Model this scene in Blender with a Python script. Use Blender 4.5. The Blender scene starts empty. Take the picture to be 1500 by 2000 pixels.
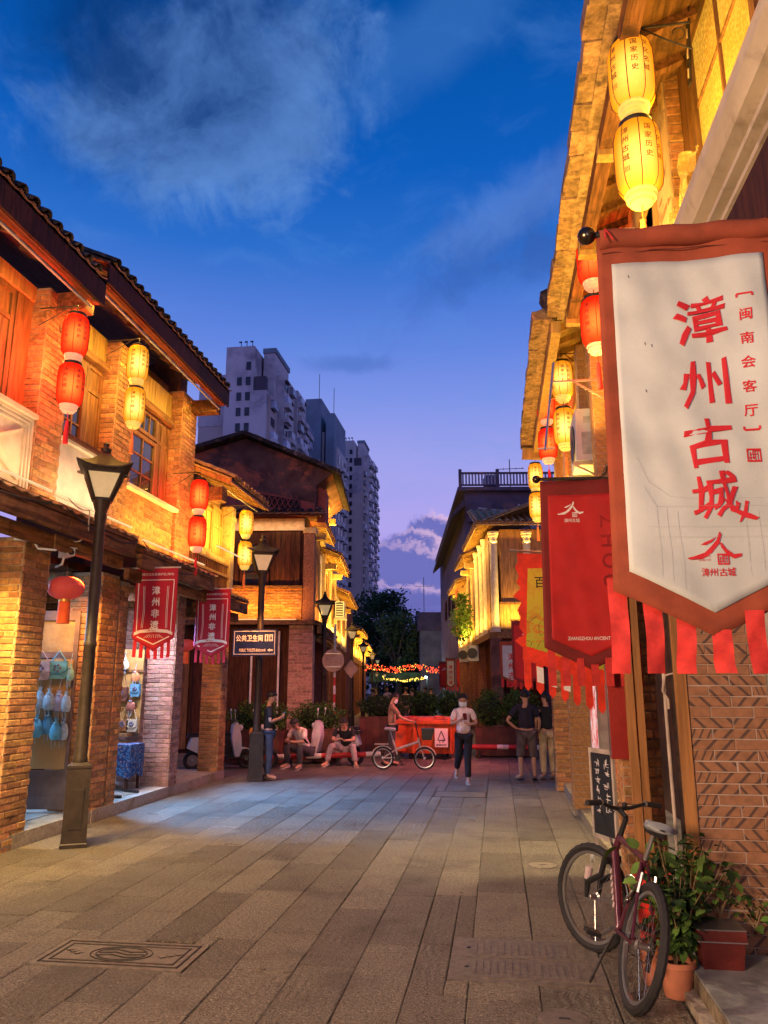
import bpy, bmesh, math, random
from math import sin, cos, tan, pi, radians, hypot, sqrt, atan2, floor
from mathutils import Vector, Matrix

scene = bpy.context.scene
COL = scene.collection
rnd = random.Random(11)

# ------------------------------------------------------------------ camera
cam_d = bpy.data.cameras.new('camera')
cam_d.sensor_fit = 'VERTICAL'; cam_d.sensor_height = 24.0; cam_d.lens = 18.0
cam_d.clip_start = 0.05; cam_d.clip_end = 2000
cam = bpy.data.objects.new('camera', cam_d); COL.objects.link(cam)
cam.location = (0, 0, 1.75)
cam.rotation_euler = (radians(90 + 12.771), 0, radians(8.213))
scene.camera = cam
scene.view_settings.view_transform = 'Standard'
scene.view_settings.look = 'None'
scene.view_settings.exposure = 0.0
scene.view_settings.gamma = 1.0
scene.view_settings.use_curve_mapping = False
scene.cycles.use_denoising = True
scene.cycles.max_bounces = 6
scene.cycles.diffuse_bounces = 3
scene.cycles.glossy_bounces = 3
scene.cycles.transparent_max_bounces = 6
scene.cycles.sample_clamp_indirect = 4.0

def lin(r, g, b):
    def f(c):
        c /= 255.0
        return c / 12.92 if c <= .04045 else ((c + .055) / 1.055) ** 2.4
    return (f(r), f(g), f(b), 1.0)

# ------------------------------------------------------------------ dusk sky
world = bpy.data.worlds.new('World'); scene.world = world; world.use_nodes = True
nt = world.node_tree; nt.nodes.clear()
class NB:
    """small node builder"""
    def __init__(s, nt): s.nt = nt
    def n(s, t, **k):
        nd = s.nt.nodes.new(t)
        for a, b in k.items(): setattr(nd, a, b)
        return nd
    def set(s, sock, v):
        if isinstance(v, bpy.types.NodeSocket): s.nt.links.new(v, sock)
        elif v is not None: sock.default_value = v
    def math(s, op, a, b=None, clamp=False):
        nd = s.n('ShaderNodeMath', operation=op, use_clamp=clamp)
        s.set(nd.inputs[0], a)
        if b is not None: s.set(nd.inputs[1], b)
        return nd.outputs[0]
    def vmath(s, op, a, b=None):
        nd = s.n('ShaderNodeVectorMath', operation=op)
        s.set(nd.inputs[0], a)
        if b is not None: s.set(nd.inputs[1], b)
        return nd.outputs['Value'] if op in ('DOT_PRODUCT', 'LENGTH', 'DISTANCE') else nd.outputs[0]
    def mix(s, f, a, b, blend='MIX'):
        nd = s.n('ShaderNodeMix', data_type='RGBA', blend_type=blend)
        s.set(nd.inputs[0], f); s.set(nd.inputs[6], a); s.set(nd.inputs[7], b)
        return nd.outputs[2]
    def noise(s, vec, scale, detail=4, rough=.55, dist=0):
        nd = s.n('ShaderNodeTexNoise')
        s.set(nd.inputs['Vector'], vec); nd.inputs['Scale'].default_value = scale
        nd.inputs['Detail'].default_value = detail; nd.inputs['Roughness'].default_value = rough
        nd.inputs['Distortion'].default_value = dist
        return nd.outputs['Fac']
    def ramp(s, f, stops, interp='LINEAR'):
        nd = s.n('ShaderNodeValToRGB'); cr = nd.color_ramp; cr.interpolation = interp
        while len(cr.elements) < len(stops): cr.elements.new(.5)
        for e, (p, c) in zip(cr.elements, stops): e.position = p; e.color = c
        s.set(nd.inputs[0], f); return nd.outputs[0]
    def smooth(s, v, lo, hi):
        nd = s.n('ShaderNodeMapRange', interpolation_type='SMOOTHSTEP')
        s.set(nd.inputs[0], v); s.set(nd.inputs[1], lo); s.set(nd.inputs[2], hi)
        return nd.outputs[0]
    def sep(s, v):
        nd = s.n('ShaderNodeSeparateXYZ'); s.set(nd.inputs[0], v); return nd.outputs
    def comb(s, x, y, z):
        nd = s.n('ShaderNodeCombineXYZ'); s.set(nd.inputs[0], x); s.set(nd.inputs[1], y); s.set(nd.inputs[2], z); return nd.outputs[0]

def pixdir(x, y):       # unit direction of a sky feature, measured in the photograph
    t = radians(12.771); yaw = radians(8.213)
    F = Vector((-sin(yaw) * cos(t), cos(yaw) * cos(t), sin(t))); Rr = Vector((cos(yaw), sin(yaw), 0)); U = Rr.cross(F)
    return (F * 1500 + Rr * (x - 750) - U * (y - 1000)).normalized()

b = NB(nt)
tc = b.n('ShaderNodeTexCoord'); D = tc.outputs['Generated']
sx, sy, sz = b.sep(D)
base = b.ramp(sz, [(0.0, lin(140, 120, 185)), (.1, lin(172, 142, 216)), (.2, lin(178, 166, 238)), (.29, lin(158, 162, 236)), (.36, lin(126, 148, 231)), (.42, lin(98, 134, 225)),
                   (.52, lin(44, 110, 204)), (.60, lin(14, 94, 190)), (.72, lin(2, 80, 164)), (1.0, lin(3, 52, 120))])
# cool side (left of the street) against the afterglow on the right
warp = b.n('ShaderNodeTexNoise'); b.set(warp.inputs['Vector'], D); warp.inputs['Scale'].default_value = 5; warp.inputs['Detail'].default_value = 6
wv = b.vmath('SUBTRACT', warp.outputs['Color'], (.5, .5, .5))
def blob(px, py, rx, ry, amt, soft=.35, rot=0.0, warpvec=None, det=6):
    """soft 0..1 mask round a direction, its edge broken up by noise; rx, ry in photo pixels"""
    c = pixdir(px, py)
    right = Vector((c.y, -c.x, 0)).normalized(); up = right.cross(c)
    r2 = right * cos(rot) + up * sin(rot); u2 = up * cos(rot) - right * sin(rot)
    k = 1 / 1500.0
    d = b.vmath('SUBTRACT', D, tuple(c))
    a1 = b.math('DIVIDE', b.vmath('DOT_PRODUCT', d, tuple(r2)), rx * k)
    a2 = b.math('DIVIDE', b.vmath('DOT_PRODUCT', d, tuple(u2)), ry * k)
    dist = b.vmath('LENGTH', b.comb(a1, a2, 0.0))
    nz = b.math('ADD', b.math('MULTIPLY', b.noise(D, det, 7, .62, .9), .7), b.math('MULTIPLY', b.noise(b.vmath('ADD', D, b.vmath('MULTIPLY', wv, (.12, .12, .12))), det * 3.1, 7, .65, .4), .3))
    dist = b.math('ADD', dist, b.math('MULTIPLY', b.math('SUBTRACT', nz, .5), amt))
    return b.math('SUBTRACT', 1.0, b.smooth(dist, 1 - soft, 1 + soft))
c0 = base
# high streaks
st = b.noise(b.vmath('MULTIPLY', b.vmath('ADD', D, b.vmath('MULTIPLY', wv, (.15, .15, .15))), (2.2, 1.2, 6.0)), 3.2, 7, .6)
stm = b.math('MULTIPLY', b.smooth(st, .5, .78), b.smooth(sz, .1, .3))
c0 = b.mix(b.math('MULTIPLY', stm, .22), c0, lin(96, 150, 225))
# big cloud upper left: pale lit underside, dark body
rim = blob(425, 190, 235, 165, 2.0, .3, .3, det=7)
c0 = b.mix(b.math('MULTIPLY', rim, .85), c0, lin(98, 144, 214))
body = blob(345, 95, 235, 165, 2.0, .55, .2, det=6)
body = b.math('MULTIPLY', body, b.math('ADD', .45, b.math('MULTIPLY', b.smooth(b.noise(b.vmath('ADD', D, b.vmath('MULTIPLY', wv, (.2, .2, .2))), 5, 8, .65), .35, .62), .55)))
c0 = b.mix(b.math('MULTIPLY', body, .92), c0, lin(6, 56, 122))
r2 = blob(860, 60, 170, 60, 1.5, .5, .6)
c0 = b.mix(b.math('MULTIPLY', r2, .5), c0, lin(62, 118, 196))
# grey wisps to the right
for (px, py, rx, ry, rot, f) in ((1010, 430, 190, 38, .6, .6), (1080, 500, 90, 30, .3, .65), (880, 470, 60, 26, .6, .4), (690, 712, 70, 12, 0, .4)):
    m = blob(px, py, rx, ry, 3.2, .8, rot, det=15)
    c0 = b.mix(b.math('MULTIPLY', m, f), c0, lin(56, 96, 178))
m = blob(1000, 400, 150, 40, 3.0, .8, .4, det=17)
c0 = b.mix(b.math('MULTIPLY', m, .35), c0, lin(110, 150, 226))
# cumulus low over the street, pink rim to the right
for (px, py, rx, ry) in ((842, 1050, 46, 44), (806, 1082, 60, 46), (785, 1130, 110, 66), (780, 1190, 140, 46)):
    c0 = b.mix(b.math('MULTIPLY', blob(px + 9, py - 3, rx, ry, 1.6, .12, det=34), .8), c0, lin(226, 188, 224))
    c0 = b.mix(b.math('MULTIPLY', blob(px - 5, py + 3, rx, ry, 1.6, .16, det=34), .95), c0, lin(102, 108, 188))
low = b.noise(b.vmath('MULTIPLY', D, (1, 1, 9)), 6, 6, .6)
lm = b.math('MULTIPLY', b.smooth(low, .42, .62), b.math('SUBTRACT', 1.0, b.smooth(sz, .07, .16)))
c0 = b.mix(b.math('MULTIPLY', lm, .6), c0, lin(96, 94, 168))
lm2 = b.math('MULTIPLY', b.smooth(low, .62, .7), b.math('SUBTRACT', 1.0, b.smooth(sz, .06, .1)))
c0 = b.mix(b.math('MULTIPLY', lm2, .8), c0, lin(214, 160, 196))
bg = b.n('ShaderNodeBackground'); b.set(bg.inputs[0], c0); bg.inputs[1].default_value = 1.0
wo = b.n('ShaderNodeOutputWorld'); nt.links.new(bg.outputs[0], wo.inputs[0])

# ------------------------------------------------------------------ materials
MATS = {}
def M(name, col, rough=.7, metal=0.0, var=.25, nscale=6.0, stretch=(1, 1, 1), bump=.15, bscale=40.0, rand=0.0, dirt=None,
      dscale=2.0, emit=None, estr=1.0, spec=.35, trans=0.0, alpha=1.0, coat=0.0, damt=(.5, .7)):
    if name in MATS: return MATS[name]
    m = bpy.data.materials.new(name); m.use_nodes = True; t = m.node_tree; t.nodes.clear(); q = NB(t)
    out = q.n('ShaderNodeOutputMaterial'); p = q.n('ShaderNodeBsdfPrincipled'); t.links.new(p.outputs[0], out.inputs[0])
    geo = q.n('ShaderNodeNewGeometry'); pos = q.vmath('MULTIPLY', geo.outputs['Position'], tuple(stretch))
    c = (col[0], col[1], col[2], 1)
    nz = q.noise(pos, nscale, 6, .6)
    dark = tuple(x * (1 - var) for x in c[:3]) + (1,); lite = tuple(min(1, x * (1 + var)) for x in c[:3]) + (1,)
    cc = q.mix(q.smooth(nz, .3, .7), dark, lite)
    if dirt:
        dz = q.noise(geo.outputs['Position'], dscale, 8, .65, .4)
        cc = q.mix(q.smooth(dz, damt[0], damt[1]), cc, (dirt[0], dirt[1], dirt[2], 1))
    if rand:
        oi = q.n('ShaderNodeObjectInfo')
        rr = q.math('FRACT', q.math('ADD', oi.outputs['Random'], geo.outputs['Random Per Island']))
        hs = q.n('ShaderNodeHueSaturation')
        q.set(hs.inputs['Value'], q.math('ADD', q.math('MULTIPLY', rr, rand * 1.6), 1 - rand * .8))
        q.set(hs.inputs['Hue'], q.math('ADD', .5, q.math('MULTIPLY', q.math('SUBTRACT', q.math('FRACT', q.math('MULTIPLY', rr, 7.31)), .5), rand * .05)))
        q.set(hs.inputs['Color'], cc); cc = hs.outputs[0]
    q.set(p.inputs['Base Color'], cc)
    q.set(p.inputs['Roughness'], q.math('ADD', rough - .08, q.math('MULTIPLY', nz, .16), True) if metal < .5 else rough)
    p.inputs['Metallic'].default_value = metal; p.inputs['Specular IOR Level'].default_value = spec
    p.inputs['Transmission Weight'].default_value = trans; p.inputs['Alpha'].default_value = alpha
    p.inputs['Coat Weight'].default_value = coat
    if bump:
        bz = q.noise(pos, bscale, 5, .6); bp = q.n('ShaderNodeBump'); bp.inputs['Strength'].default_value = bump
        bp.inputs['Distance'].default_value = .02; q.set(bp.inputs['Height'], bz); t.links.new(bp.outputs[0], p.inputs['Normal'])
    if emit:
        p.inputs['Emission Color'].default_value = (emit[0], emit[1], emit[2], 1); p.inputs['Emission Strength'].default_value = estr
    MATS[name] = m; return m

def emitter(name, col, s):
    if name in MATS: return MATS[name]
    m = bpy.data.materials.new(name); m.use_nodes = True; t = m.node_tree; t.nodes.clear(); q = NB(t)
    e = q.n('ShaderNodeEmission'); e.inputs[0].default_value = (*col, 1); e.inputs[1].default_value = s
    t.links.new(e.outputs[0], q.n('ShaderNodeOutputMaterial').inputs[0]); MATS[name] = m; return m

brick_m = M('brick_red', (.4, .19, .075), .82, var=.3, nscale=18, bump=.5, bscale=70, rand=.45, dirt=(.2, .12, .07), dscale=5, damt=(.55, .75))
brick_g = M('brick_grey_pink', (.34, .18, .15), .82, var=.3, nscale=18, bump=.5, bscale=70, rand=.4, dirt=(.4, .34, .3), dscale=5, damt=(.55, .8))
mortar_m = M('mortar', (.42, .3, .2), .9, var=.3, bump=.5, bscale=50)
plaster_w = M('plaster_white', (.62, .53, .42), .8, var=.2, nscale=2.5, bump=.15, bscale=25, dirt=(.42, .36, .28), dscale=2.2, damt=(.55, .85))
plaster_y = M('plaster_ochre', (.62, .42, .2), .8, var=.2, nscale=3, bump=.2, bscale=20, dirt=(.3, .18, .08), dscale=3)
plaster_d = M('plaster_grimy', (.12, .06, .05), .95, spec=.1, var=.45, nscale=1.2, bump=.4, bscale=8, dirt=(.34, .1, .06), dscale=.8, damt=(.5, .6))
conc_d = M('concrete_dark', (.17, .15, .16), .9, var=.3, nscale=1, bump=.2, bscale=6)
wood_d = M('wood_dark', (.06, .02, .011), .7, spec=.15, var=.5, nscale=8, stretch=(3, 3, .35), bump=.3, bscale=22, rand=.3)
wood_m = M('wood_brown', (.2, .092, .034), .6, var=.45, nscale=8, stretch=(3, 3, .3), bump=.3, bscale=22, rand=.25)
wood_h = M('wood_beam', (.2, .095, .04), .8, spec=.15, var=.5, nscale=7, stretch=(3, .3, 3), bump=.5, bscale=18, rand=.25, dirt=(.07, .04, .025), dscale=3)
wood_y = M('wood_light_board', (.42, .25, .08), .6, var=.3, nscale=6, stretch=(3, 3, .3), bump=.2, bscale=20, rand=.2)
tile_d = M('roof_tile_dark', (.04, .028, .025), .9, spec=.15, var=.4, nscale=9, bump=.4, bscale=30, rand=.35, dirt=(.16, .11, .08), dscale=6)
tile_o = M('roof_tile_terracotta', (.38, .17, .08), .8, var=.35, nscale=9, bump=.4, bscale=30, rand=.3, dirt=(.12, .07, .05), dscale=5)
tile_s = M('roof_tile_weathered', (.34, .21, .11), .85, var=.45, nscale=14, bump=.6, bscale=30, rand=.3, dirt=(.1, .06, .04), dscale=7)
kerb_m = M('granite_kerb', (.36, .3, .24), .7, var=.25, nscale=25, bump=.4, bscale=60, rand=.2, dirt=(.2, .15, .1), dscale=2)
slab_in = M('arcade_floor_tile', (.4, .4, .4), .35, var=.15, nscale=8, bump=.1, bscale=30, rand=.12)
iron_m = M('cast_iron', (.05, .042, .038), .5, .6, var=.3, nscale=20, bump=.3, bscale=60)
lampm = M('lamp_post_paint', (.035, .024, .02), .5, .2, var=.25, nscale=12, bump=.1, bscale=40)
glass_f = M('frosted_lamp_glass', (.66, .56, .38), .25, var=.1, bump=.05, bscale=8, emit=(.6, .45, .2), estr=.4)  # lamps are unlit; low emission put in to keep the glass pale
glass_m = M('window_glass', (.03, .035, .05), .06, var=.2, nscale=1, bump=.03, bscale=4, spec=1.0)
def lit_glass():
    m = bpy.data.materials.new('lit_window_glass'); m.use_nodes = True; t = m.node_tree; q = NB(t); p = t.nodes['Principled BSDF']
    g = q.n('ShaderNodeNewGeometry'); v = q.n('ShaderNodeTexVoronoi'); q.set(v.inputs['Vector'], g.outputs['Position']); v.inputs['Scale'].default_value = 38
    big = q.noise(g.outputs['Position'], 1.6, 3, .5); k = q.math('ADD', q.math('MULTIPLY', v.outputs['Distance'], .9), q.math('MULTIPLY', big, 1.1))
    q.set(p.inputs['Base Color'], (.5, .33, .07, 1)); p.inputs['Roughness'].default_value = .25
    q.set(p.inputs['Emission Color'], q.mix(q.smooth(k, .5, 1.2), (.75, .28, .01, 1), (1, .62, .07, 1))); q.set(p.inputs['Emission Strength'], q.math('MULTIPLY', k, .42))
    MATS['lit_window_glass'] = m; return m
glass_y = lit_glass()
black_m = M('black_plastic', (.018, .018, .02), .4, var=.2, bump=.05)
rubber_m = M('tyre_rubber', (.022, .02, .024), .75, var=.25, bump=.2, bscale=80)
white_m = M('white_plastic', (.6, .6, .6), .4, var=.06, bump=.03, dirt=(.4, .38, .34), dscale=4, damt=(.55, .85))
steel_m = M('steel', (.5, .5, .52), .3, .9, var=.1, bump=.03)
led_m = emitter('led_strip', (1, .62, .2), 6.0)
red_c = M('banner_red', (.5, .02, .02), .75, var=.12, nscale=4, bump=.12, bscale=160)
crim_c = M('pennant_crimson', (.42, .015, .04), .75, var=.1, nscale=4, bump=.1, bscale=160)
rib_c = M('ribbon_red', (.56, .035, .03), .8, var=.22, nscale=14, bump=.12, bscale=160)
brn_c = M('banner_rust_border', (.27, .055, .025), .85, var=.22, nscale=5, bump=.15, bscale=180)
maroon_c = M('banner_maroon_border', (.2, .02, .02), .8, var=.12, nscale=5, bump=.15, bscale=180)
wht_c = M('banner_white_cloth', (.5, .52, .5), .85, var=.14, nscale=2.2, bump=.12, bscale=180)
ink_r = M('red_print', (.55, .02, .03), .7, var=.05, bump=0)
ink_w = M('white_print', (.85, .78, .76), .7, var=.04, bump=0)
ink_k = M('black_print', (.02, .015, .015), .7, var=.04, bump=0)
skin_m = M('skin', (.5, .27, .18), .55, var=.08, bump=.03)
hair_m = M('hair_black', (.012, .01, .01), .5, var=.4, nscale=60, bump=.4, bscale=120)

# ------------------------------------------------------------------ mesh builder
ORG = {}
class MB:
    def __init__(s): s.v = []; s.f = []
    def add(s, vs, fs):
        o = len(s.v); s.v += [tuple(v) for v in vs]; s.f += [tuple(i + o for i in f) for f in fs]; return s
    def box(s, x0, x1, y0, y1, z0, z1):
        vs = [(x, y, z) for z in (z0, z1) for y in (y0, y1) for x in (x0, x1)]
        return s.add(vs, [(0, 2, 3, 1), (4, 5, 7, 6), (0, 1, 5, 4), (2, 6, 7, 3), (0, 4, 6, 2), (1, 3, 7, 5)])
    def pbox(s, fr, u0, u1, v0, v1, n0, n1):
        O, U, N = fr
        vs = [O + U * u + N * n + Vector((0, 0, v)) for v in (v0, v1) for n in (n0, n1) for u in (u0, u1)]
        return s.add(vs, [(0, 2, 3, 1), (4, 5, 7, 6), (0, 1, 5, 4), (2, 6, 7, 3), (0, 4, 6, 2), (1, 3, 7, 5)])
    def pprism(s, fr, poly, u0, u1):
        """profile poly [(n, v)...] swept along u"""
        O, U, N = fr; k = len(poly)
        vs = [O + U * u + N * n + Vector((0, 0, v)) for u in (u0, u1) for (n, v) in poly]
        return s.add(vs, [tuple(range(k)), tuple(range(2 * k - 1, k - 1, -1))] + [(i, (i + 1) % k, k + (i + 1) % k, k + i) for i in range(k)])
    def fprism(s, fr, poly, n0, n1):
        """face outline poly [(u, v)...] given thickness n0..n1"""
        O, U, N = fr; k = len(poly)
        vs = [O + U * u + N * n + Vector((0, 0, v)) for n in (n0, n1) for (u, v) in poly]
        return s.add(vs, [tuple(range(k)), tuple(range(2 * k - 1, k - 1, -1))] + [(i, (i + 1) % k, k + (i + 1) % k, k + i) for i in range(k)])
    def bar(s, p, q, w, h=None, up=(0, 0, 1)):
        p = Vector(p); q = Vector(q); d = (q - p).normalized(); h = h or w
        up = Vector(up)
        if abs(d.dot(up)) > .98: up = Vector((0, 1, 0)) if abs(d.y) < .9 else Vector((1, 0, 0))
        a = d.cross(up).normalized() * w / 2; c = a.cross(d).normalized() * h / 2
        vs = [e + i * a + j * c for e in (p, q) for j in (-1, 1) for i in (-1, 1)]
        return s.add(vs, [(0, 2, 3, 1), (4, 5, 7, 6), (0, 1, 5, 4), (2, 6, 7, 3), (0, 4, 6, 2), (1, 3, 7, 5)])
    def tube(s, pts, r, n=8, close=False):
        pts = [Vector(p) for p in pts]; m = len(pts); rs = r if isinstance(r, (list, tuple)) else [r] * m
        o = len(s.v); prev = None
        for i, p in enumerate(pts):
            if close: d = pts[(i + 1) % m] - pts[i - 1]
            else: d = pts[min(i + 1, m - 1)] - pts[max(i - 1, 0)]
            d.normalize()
            if prev is None:
                a = d.cross(Vector((0, 0, 1)))
                if a.length < .05: a = d.cross(Vector((0, 1, 0)))
            else: a = prev - d * prev.dot(d)
            a.normalize(); prev = a; c = d.cross(a)
            for k in range(n):
                t = 2 * pi * k / n; s.v.append(tuple(p + (a * cos(t) + c * sin(t)) * rs[i]))
        for i in range(m if close else m - 1):
            j = (i + 1) % m
            for k in range(n):
                s.f.append((o + i * n + k, o + i * n + (k + 1) % n, o + j * n + (k + 1) % n, o + j * n + k))
        if not close:
            s.f.append(tuple(o + k for k in range(n))[::-1]); s.f.append(tuple(o + (m - 1) * n + k for k in range(n)))
        return s
    def lathe(s, prof, c=(0, 0, 0), n=16, squash=(1, 1), axis='z', rib=0.0, ribn=8):
        o = len(s.v); c = Vector(c); m = len(prof)
        for (r, z) in prof:
            for k in range(n):
                t = 2 * pi * k / n; rr = r * (1 + rib * abs(cos(t * ribn / 2)))
                x, y = rr * cos(t) * squash[0], rr * sin(t) * squash[1]
                s.v.append(tuple(c + (Vector((x, y, z)) if axis == 'z' else Vector((x, z, y)) if axis == 'y' else Vector((z, x, y)))))
        for i in range(m - 1):
            for k in range(n):
                s.f.append((o + i * n + k, o + i * n + (k + 1) % n, o + (i + 1) * n + (k + 1) % n, o + (i + 1) * n + k))
        s.f.append(tuple(o + k for k in range(n))[::-1]); s.f.append(tuple(o + (m - 1) * n + k for k in range(n)))
        return s
    def ball(s, c, r, n=10, m=7):
        rx, ry, rz = r if isinstance(r, (list, tuple)) else (r, r, r)
        c = Vector(c); o = len(s.v)
        for i in range(m + 1):
            a = pi * i / m
            for k in range(n):
                t = 2 * pi * k / n
                s.v.append(tuple(c + Vector((rx * sin(a) * cos(t), ry * sin(a) * sin(t), rz * cos(a)))))
        for i in range(m):
            for k in range(n):
                s.f.append((o + i * n + k, o + (i + 1) * n + k, o + (i + 1) * n + (k + 1) % n, o + i * n + (k + 1) % n))
        return s
    def sheet(s, fn, nu, nv, th=.003):
        """grid surface fn(a, b) -> (point, normal) given thickness"""
        o = len(s.v); k = (nu + 1) * (nv + 1)
        top = []; bot = []
        for j in range(nv + 1):
            for i in range(nu + 1):
                p, nn = fn(i / nu, j / nv); p = Vector(p); nn = Vector(nn)
                top.append(tuple(p + nn * th / 2)); bot.append(tuple(p - nn * th / 2))
        s.v += top + bot
        w = nu + 1
        for j in range(nv):
            for i in range(nu):
                a = o + j * w + i
                s.f.append((a, a + 1, a + w + 1, a + w)); s.f.append((a + k, a + w + k, a + w + 1 + k, a + 1 + k))
        edge = [j for j in range(nu)]
        for i in range(nu):
            a = o + i; s.f.append((a, a + k, a + 1 + k, a + 1)); a = o + nv * w + i; s.f.append((a, a + 1, a + 1 + k, a + k))
        for j in range(nv):
            a = o + j * w; s.f.append((a, a + w, a + w + k, a + k)); a = o + j * w + nu; s.f.append((a, a + k, a + w + k, a + w))
        return s
    def mesh(s, name, mat, org=(0, 0, 0), smooth=False, fix=True):
        me = bpy.data.meshes.new(name); ox, oy, oz = org
        me.from_pydata([(x - ox, y - oy, z - oz) for x, y, z in s.v], [], s.f)
        if fix:
            bm = bmesh.new(); bm.from_mesh(me); bmesh.ops.recalc_face_normals(bm, faces=bm.faces); bm.to_mesh(me); bm.free()
        if mat: me.materials.append(mat)
        if smooth:
            me.polygons.foreach_set('use_smooth', [True] * len(me.polygons))
            if smooth != 'all':
                try: me.set_sharp_from_angle(angle=radians(40))
                except Exception: pass
        return me
    def build(s, name, mat, parent=None, smooth=False, kind=None, fix=True):
        org = ORG.get(parent.name, (0, 0, 0)) if parent else (0, 0, 0)
        ob = bpy.data.objects.new(name, s.mesh(name, mat, org, smooth, fix)); COL.objects.link(ob)
        if parent: ob.parent = parent
        ORG[ob.name] = org
        if kind: ob['kind'] = kind
        return ob

def T(name, label, cat, loc=(0, 0, 0), rot=0.0, group=None, local=False):
    """a thing: an Empty at its base; its parts are given in world coordinates, or in its own when local"""
    o = bpy.data.objects.new(name, None); COL.objects.link(o); o.empty_display_size = .1
    o.location = loc; o.rotation_euler = (0, 0, rot); o['label'] = label; o['category'] = cat
    if group: o['group'] = group
    ORG[o.name] = (0, 0, 0) if local else tuple(loc)
    return o
def tag(o, label, cat, group=None):
    o['label'] = label; o['category'] = cat
    if group: o['group'] = group
    return o
def struct(name, mb, mat, kind='structure', smooth=False, parent=None):
    o = mb.build(name, mat, parent, smooth)
    if not parent: o['kind'] = kind
    return o
def inst(me, name, parent, loc, rot=None, scale=None):
    """another object on a shared mesh, placed in the parent's frame of building coordinates"""
    o = bpy.data.objects.new(name, me); COL.objects.link(o); o.parent = parent
    og = ORG.get(parent.name, (0, 0, 0)) if parent else (0, 0, 0)
    o.location = (loc[0] - og[0], loc[1] - og[1], loc[2] - og[2])
    if rot: o.rotation_euler = rot
    if scale: o.scale = scale
    ORG[o.name] = og
    return o
def kids(o): return [c for c in bpy.data.objects if c.parent == o]
def dup(root, loc, rot=None, label=None, group=None):
    tree = {}
    for c in COL.objects:
        if c.parent: tree.setdefault(c.parent.name, []).append(c)
    def cp(o, par):
        c = o.copy(); COL.objects.link(c); c.parent = par
        for ch in tree.get(o.name, []): cp(ch, c)
        return c
    r = cp(root, None); r.location = loc
    if rot is not None: r.rotation_euler = (0, 0, rot)
    if label: r['label'] = label
    if group: r['group'] = group
    return r

_txt = {}
def glyphs(body, bold=0.0, shear=0.0):
    """vertices and faces of a line of lettering, height 1, centred"""
    key = (body, bold, shear)
    if key in _txt: return _txt[key]
    c = bpy.data.curves.new('t', 'FONT'); c.body = body; c.size = 1; c.align_x = 'CENTER'; c.resolution_u = 2; c.bevel_depth = bold * .8; c.bevel_resolution = 0; c.shear = shear
    o = bpy.data.objects.new('t', c); COL.objects.link(o)
    me = bpy.data.meshes.new_from_object(o.evaluated_get(bpy.context.evaluated_depsgraph_get()))
    vs = [tuple(v.co) for v in me.vertices]; fs = [tuple(p.vertices) for p in me.polygons if p.center.z > -bold * .5 - .001 or not bold]
    bpy.data.objects.remove(o); bpy.data.curves.remove(c); bpy.data.meshes.remove(me)
    ys = [v[1] for v in vs] or [0]; xs = [v[0] for v in vs] or [0]
    my = (max(ys) + min(ys)) / 2; mx = (max(xs) + min(xs)) / 2
    _txt[key] = ([(v[0] - mx, v[1] - my, v[2]) for v in vs], fs, max(xs) - min(xs), max(ys) - min(ys)); return _txt[key]
def put_text(mb, fn, body, cx, cy, size, bold=0.0, width=None, rough=0.0, seed=0, sx=1.0, skew=0.0):
    """lettering mapped through fn(u, v) -> 3D"""
    vs, fs, w, h = glyphs(body, bold)
    k = size; kx = size * sx if width is None else width / max(w, 1e-6)
    r = random.Random(seed)
    out = []
    for x, y, z in vs:
        ax, ay = cx + x * kx, cy + y * k + x * kx * skew
        if rough: ax += rough * 1.1 * sin(ay * 34 + seed * 3); ay += rough * .9 * sin(ax * 29 + seed * 5); bx = ax; ax += rough * sin(ax * 90 + seed + ay * 41) + rough * .2 * sin(ay * 200 + seed); ay += rough * sin(ay * 83 + seed * 2 + bx * 37) + rough * .2 * sin(bx * 190 + seed)
        p = Vector(fn(ax, ay))
        if z: p += (Vector(fn(ax + .001, ay)) - p).cross(Vector(fn(ax, ay + .001)) - p).normalized() * (z * k * .25)
        out.append(tuple(p))
    mb.add(out, fs); return mb

def chars(t, mat, fn, lst, name='character'):
    """each large character a part of its own"""
    for a in lst:
        m = MB(); put_text(m, fn, *a[:-1], **a[-1]); m.build(name, mat, t, fix=False)

def area(name, loc, to, sx, sy, power, col, spread=180):
    l = bpy.data.lights.new(name, 'AREA'); l.shape = 'RECTANGLE'; l.size = sx; l.size_y = sy; l.energy = power; l.color = col; l.spread = radians(spread)
    o = bpy.data.objects.new(name, l); COL.objects.link(o); o.location = loc
    o.rotation_euler = (Vector(to) - Vector(loc)).to_track_quat('-Z', 'Y').to_euler(); return o
def strip(name, p, q, aim, power, col, w=.04, spread=150):
    """long strip lamp from p to q shining along aim"""
    p = Vector(p); q = Vector(q); l = bpy.data.lights.new(name, 'AREA'); l.shape = 'RECTANGLE'; l.size = (q - p).length; l.size_y = w
    l.energy = power; l.color = col; l.spread = radians(spread)
    o = bpy.data.objects.new(name, l); COL.objects.link(o)
    X = (q - p).normalized(); Z = -Vector(aim); Z = (Z - X * Z.dot(X)).normalized(); Y = Z.cross(X)
    mt = Matrix((X, Y, Z)).transposed().to_4x4(); mt.translation = (p + q) / 2; o.matrix_world = mt; return o
def point(name, loc, power, col, r=.05):
    l = bpy.data.lights.new(name, 'POINT'); l.energy = power; l.color = col; l.shadow_soft_size = r
    o = bpy.data.objects.new(name, l); COL.objects.link(o); o.location = loc; return o
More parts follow.
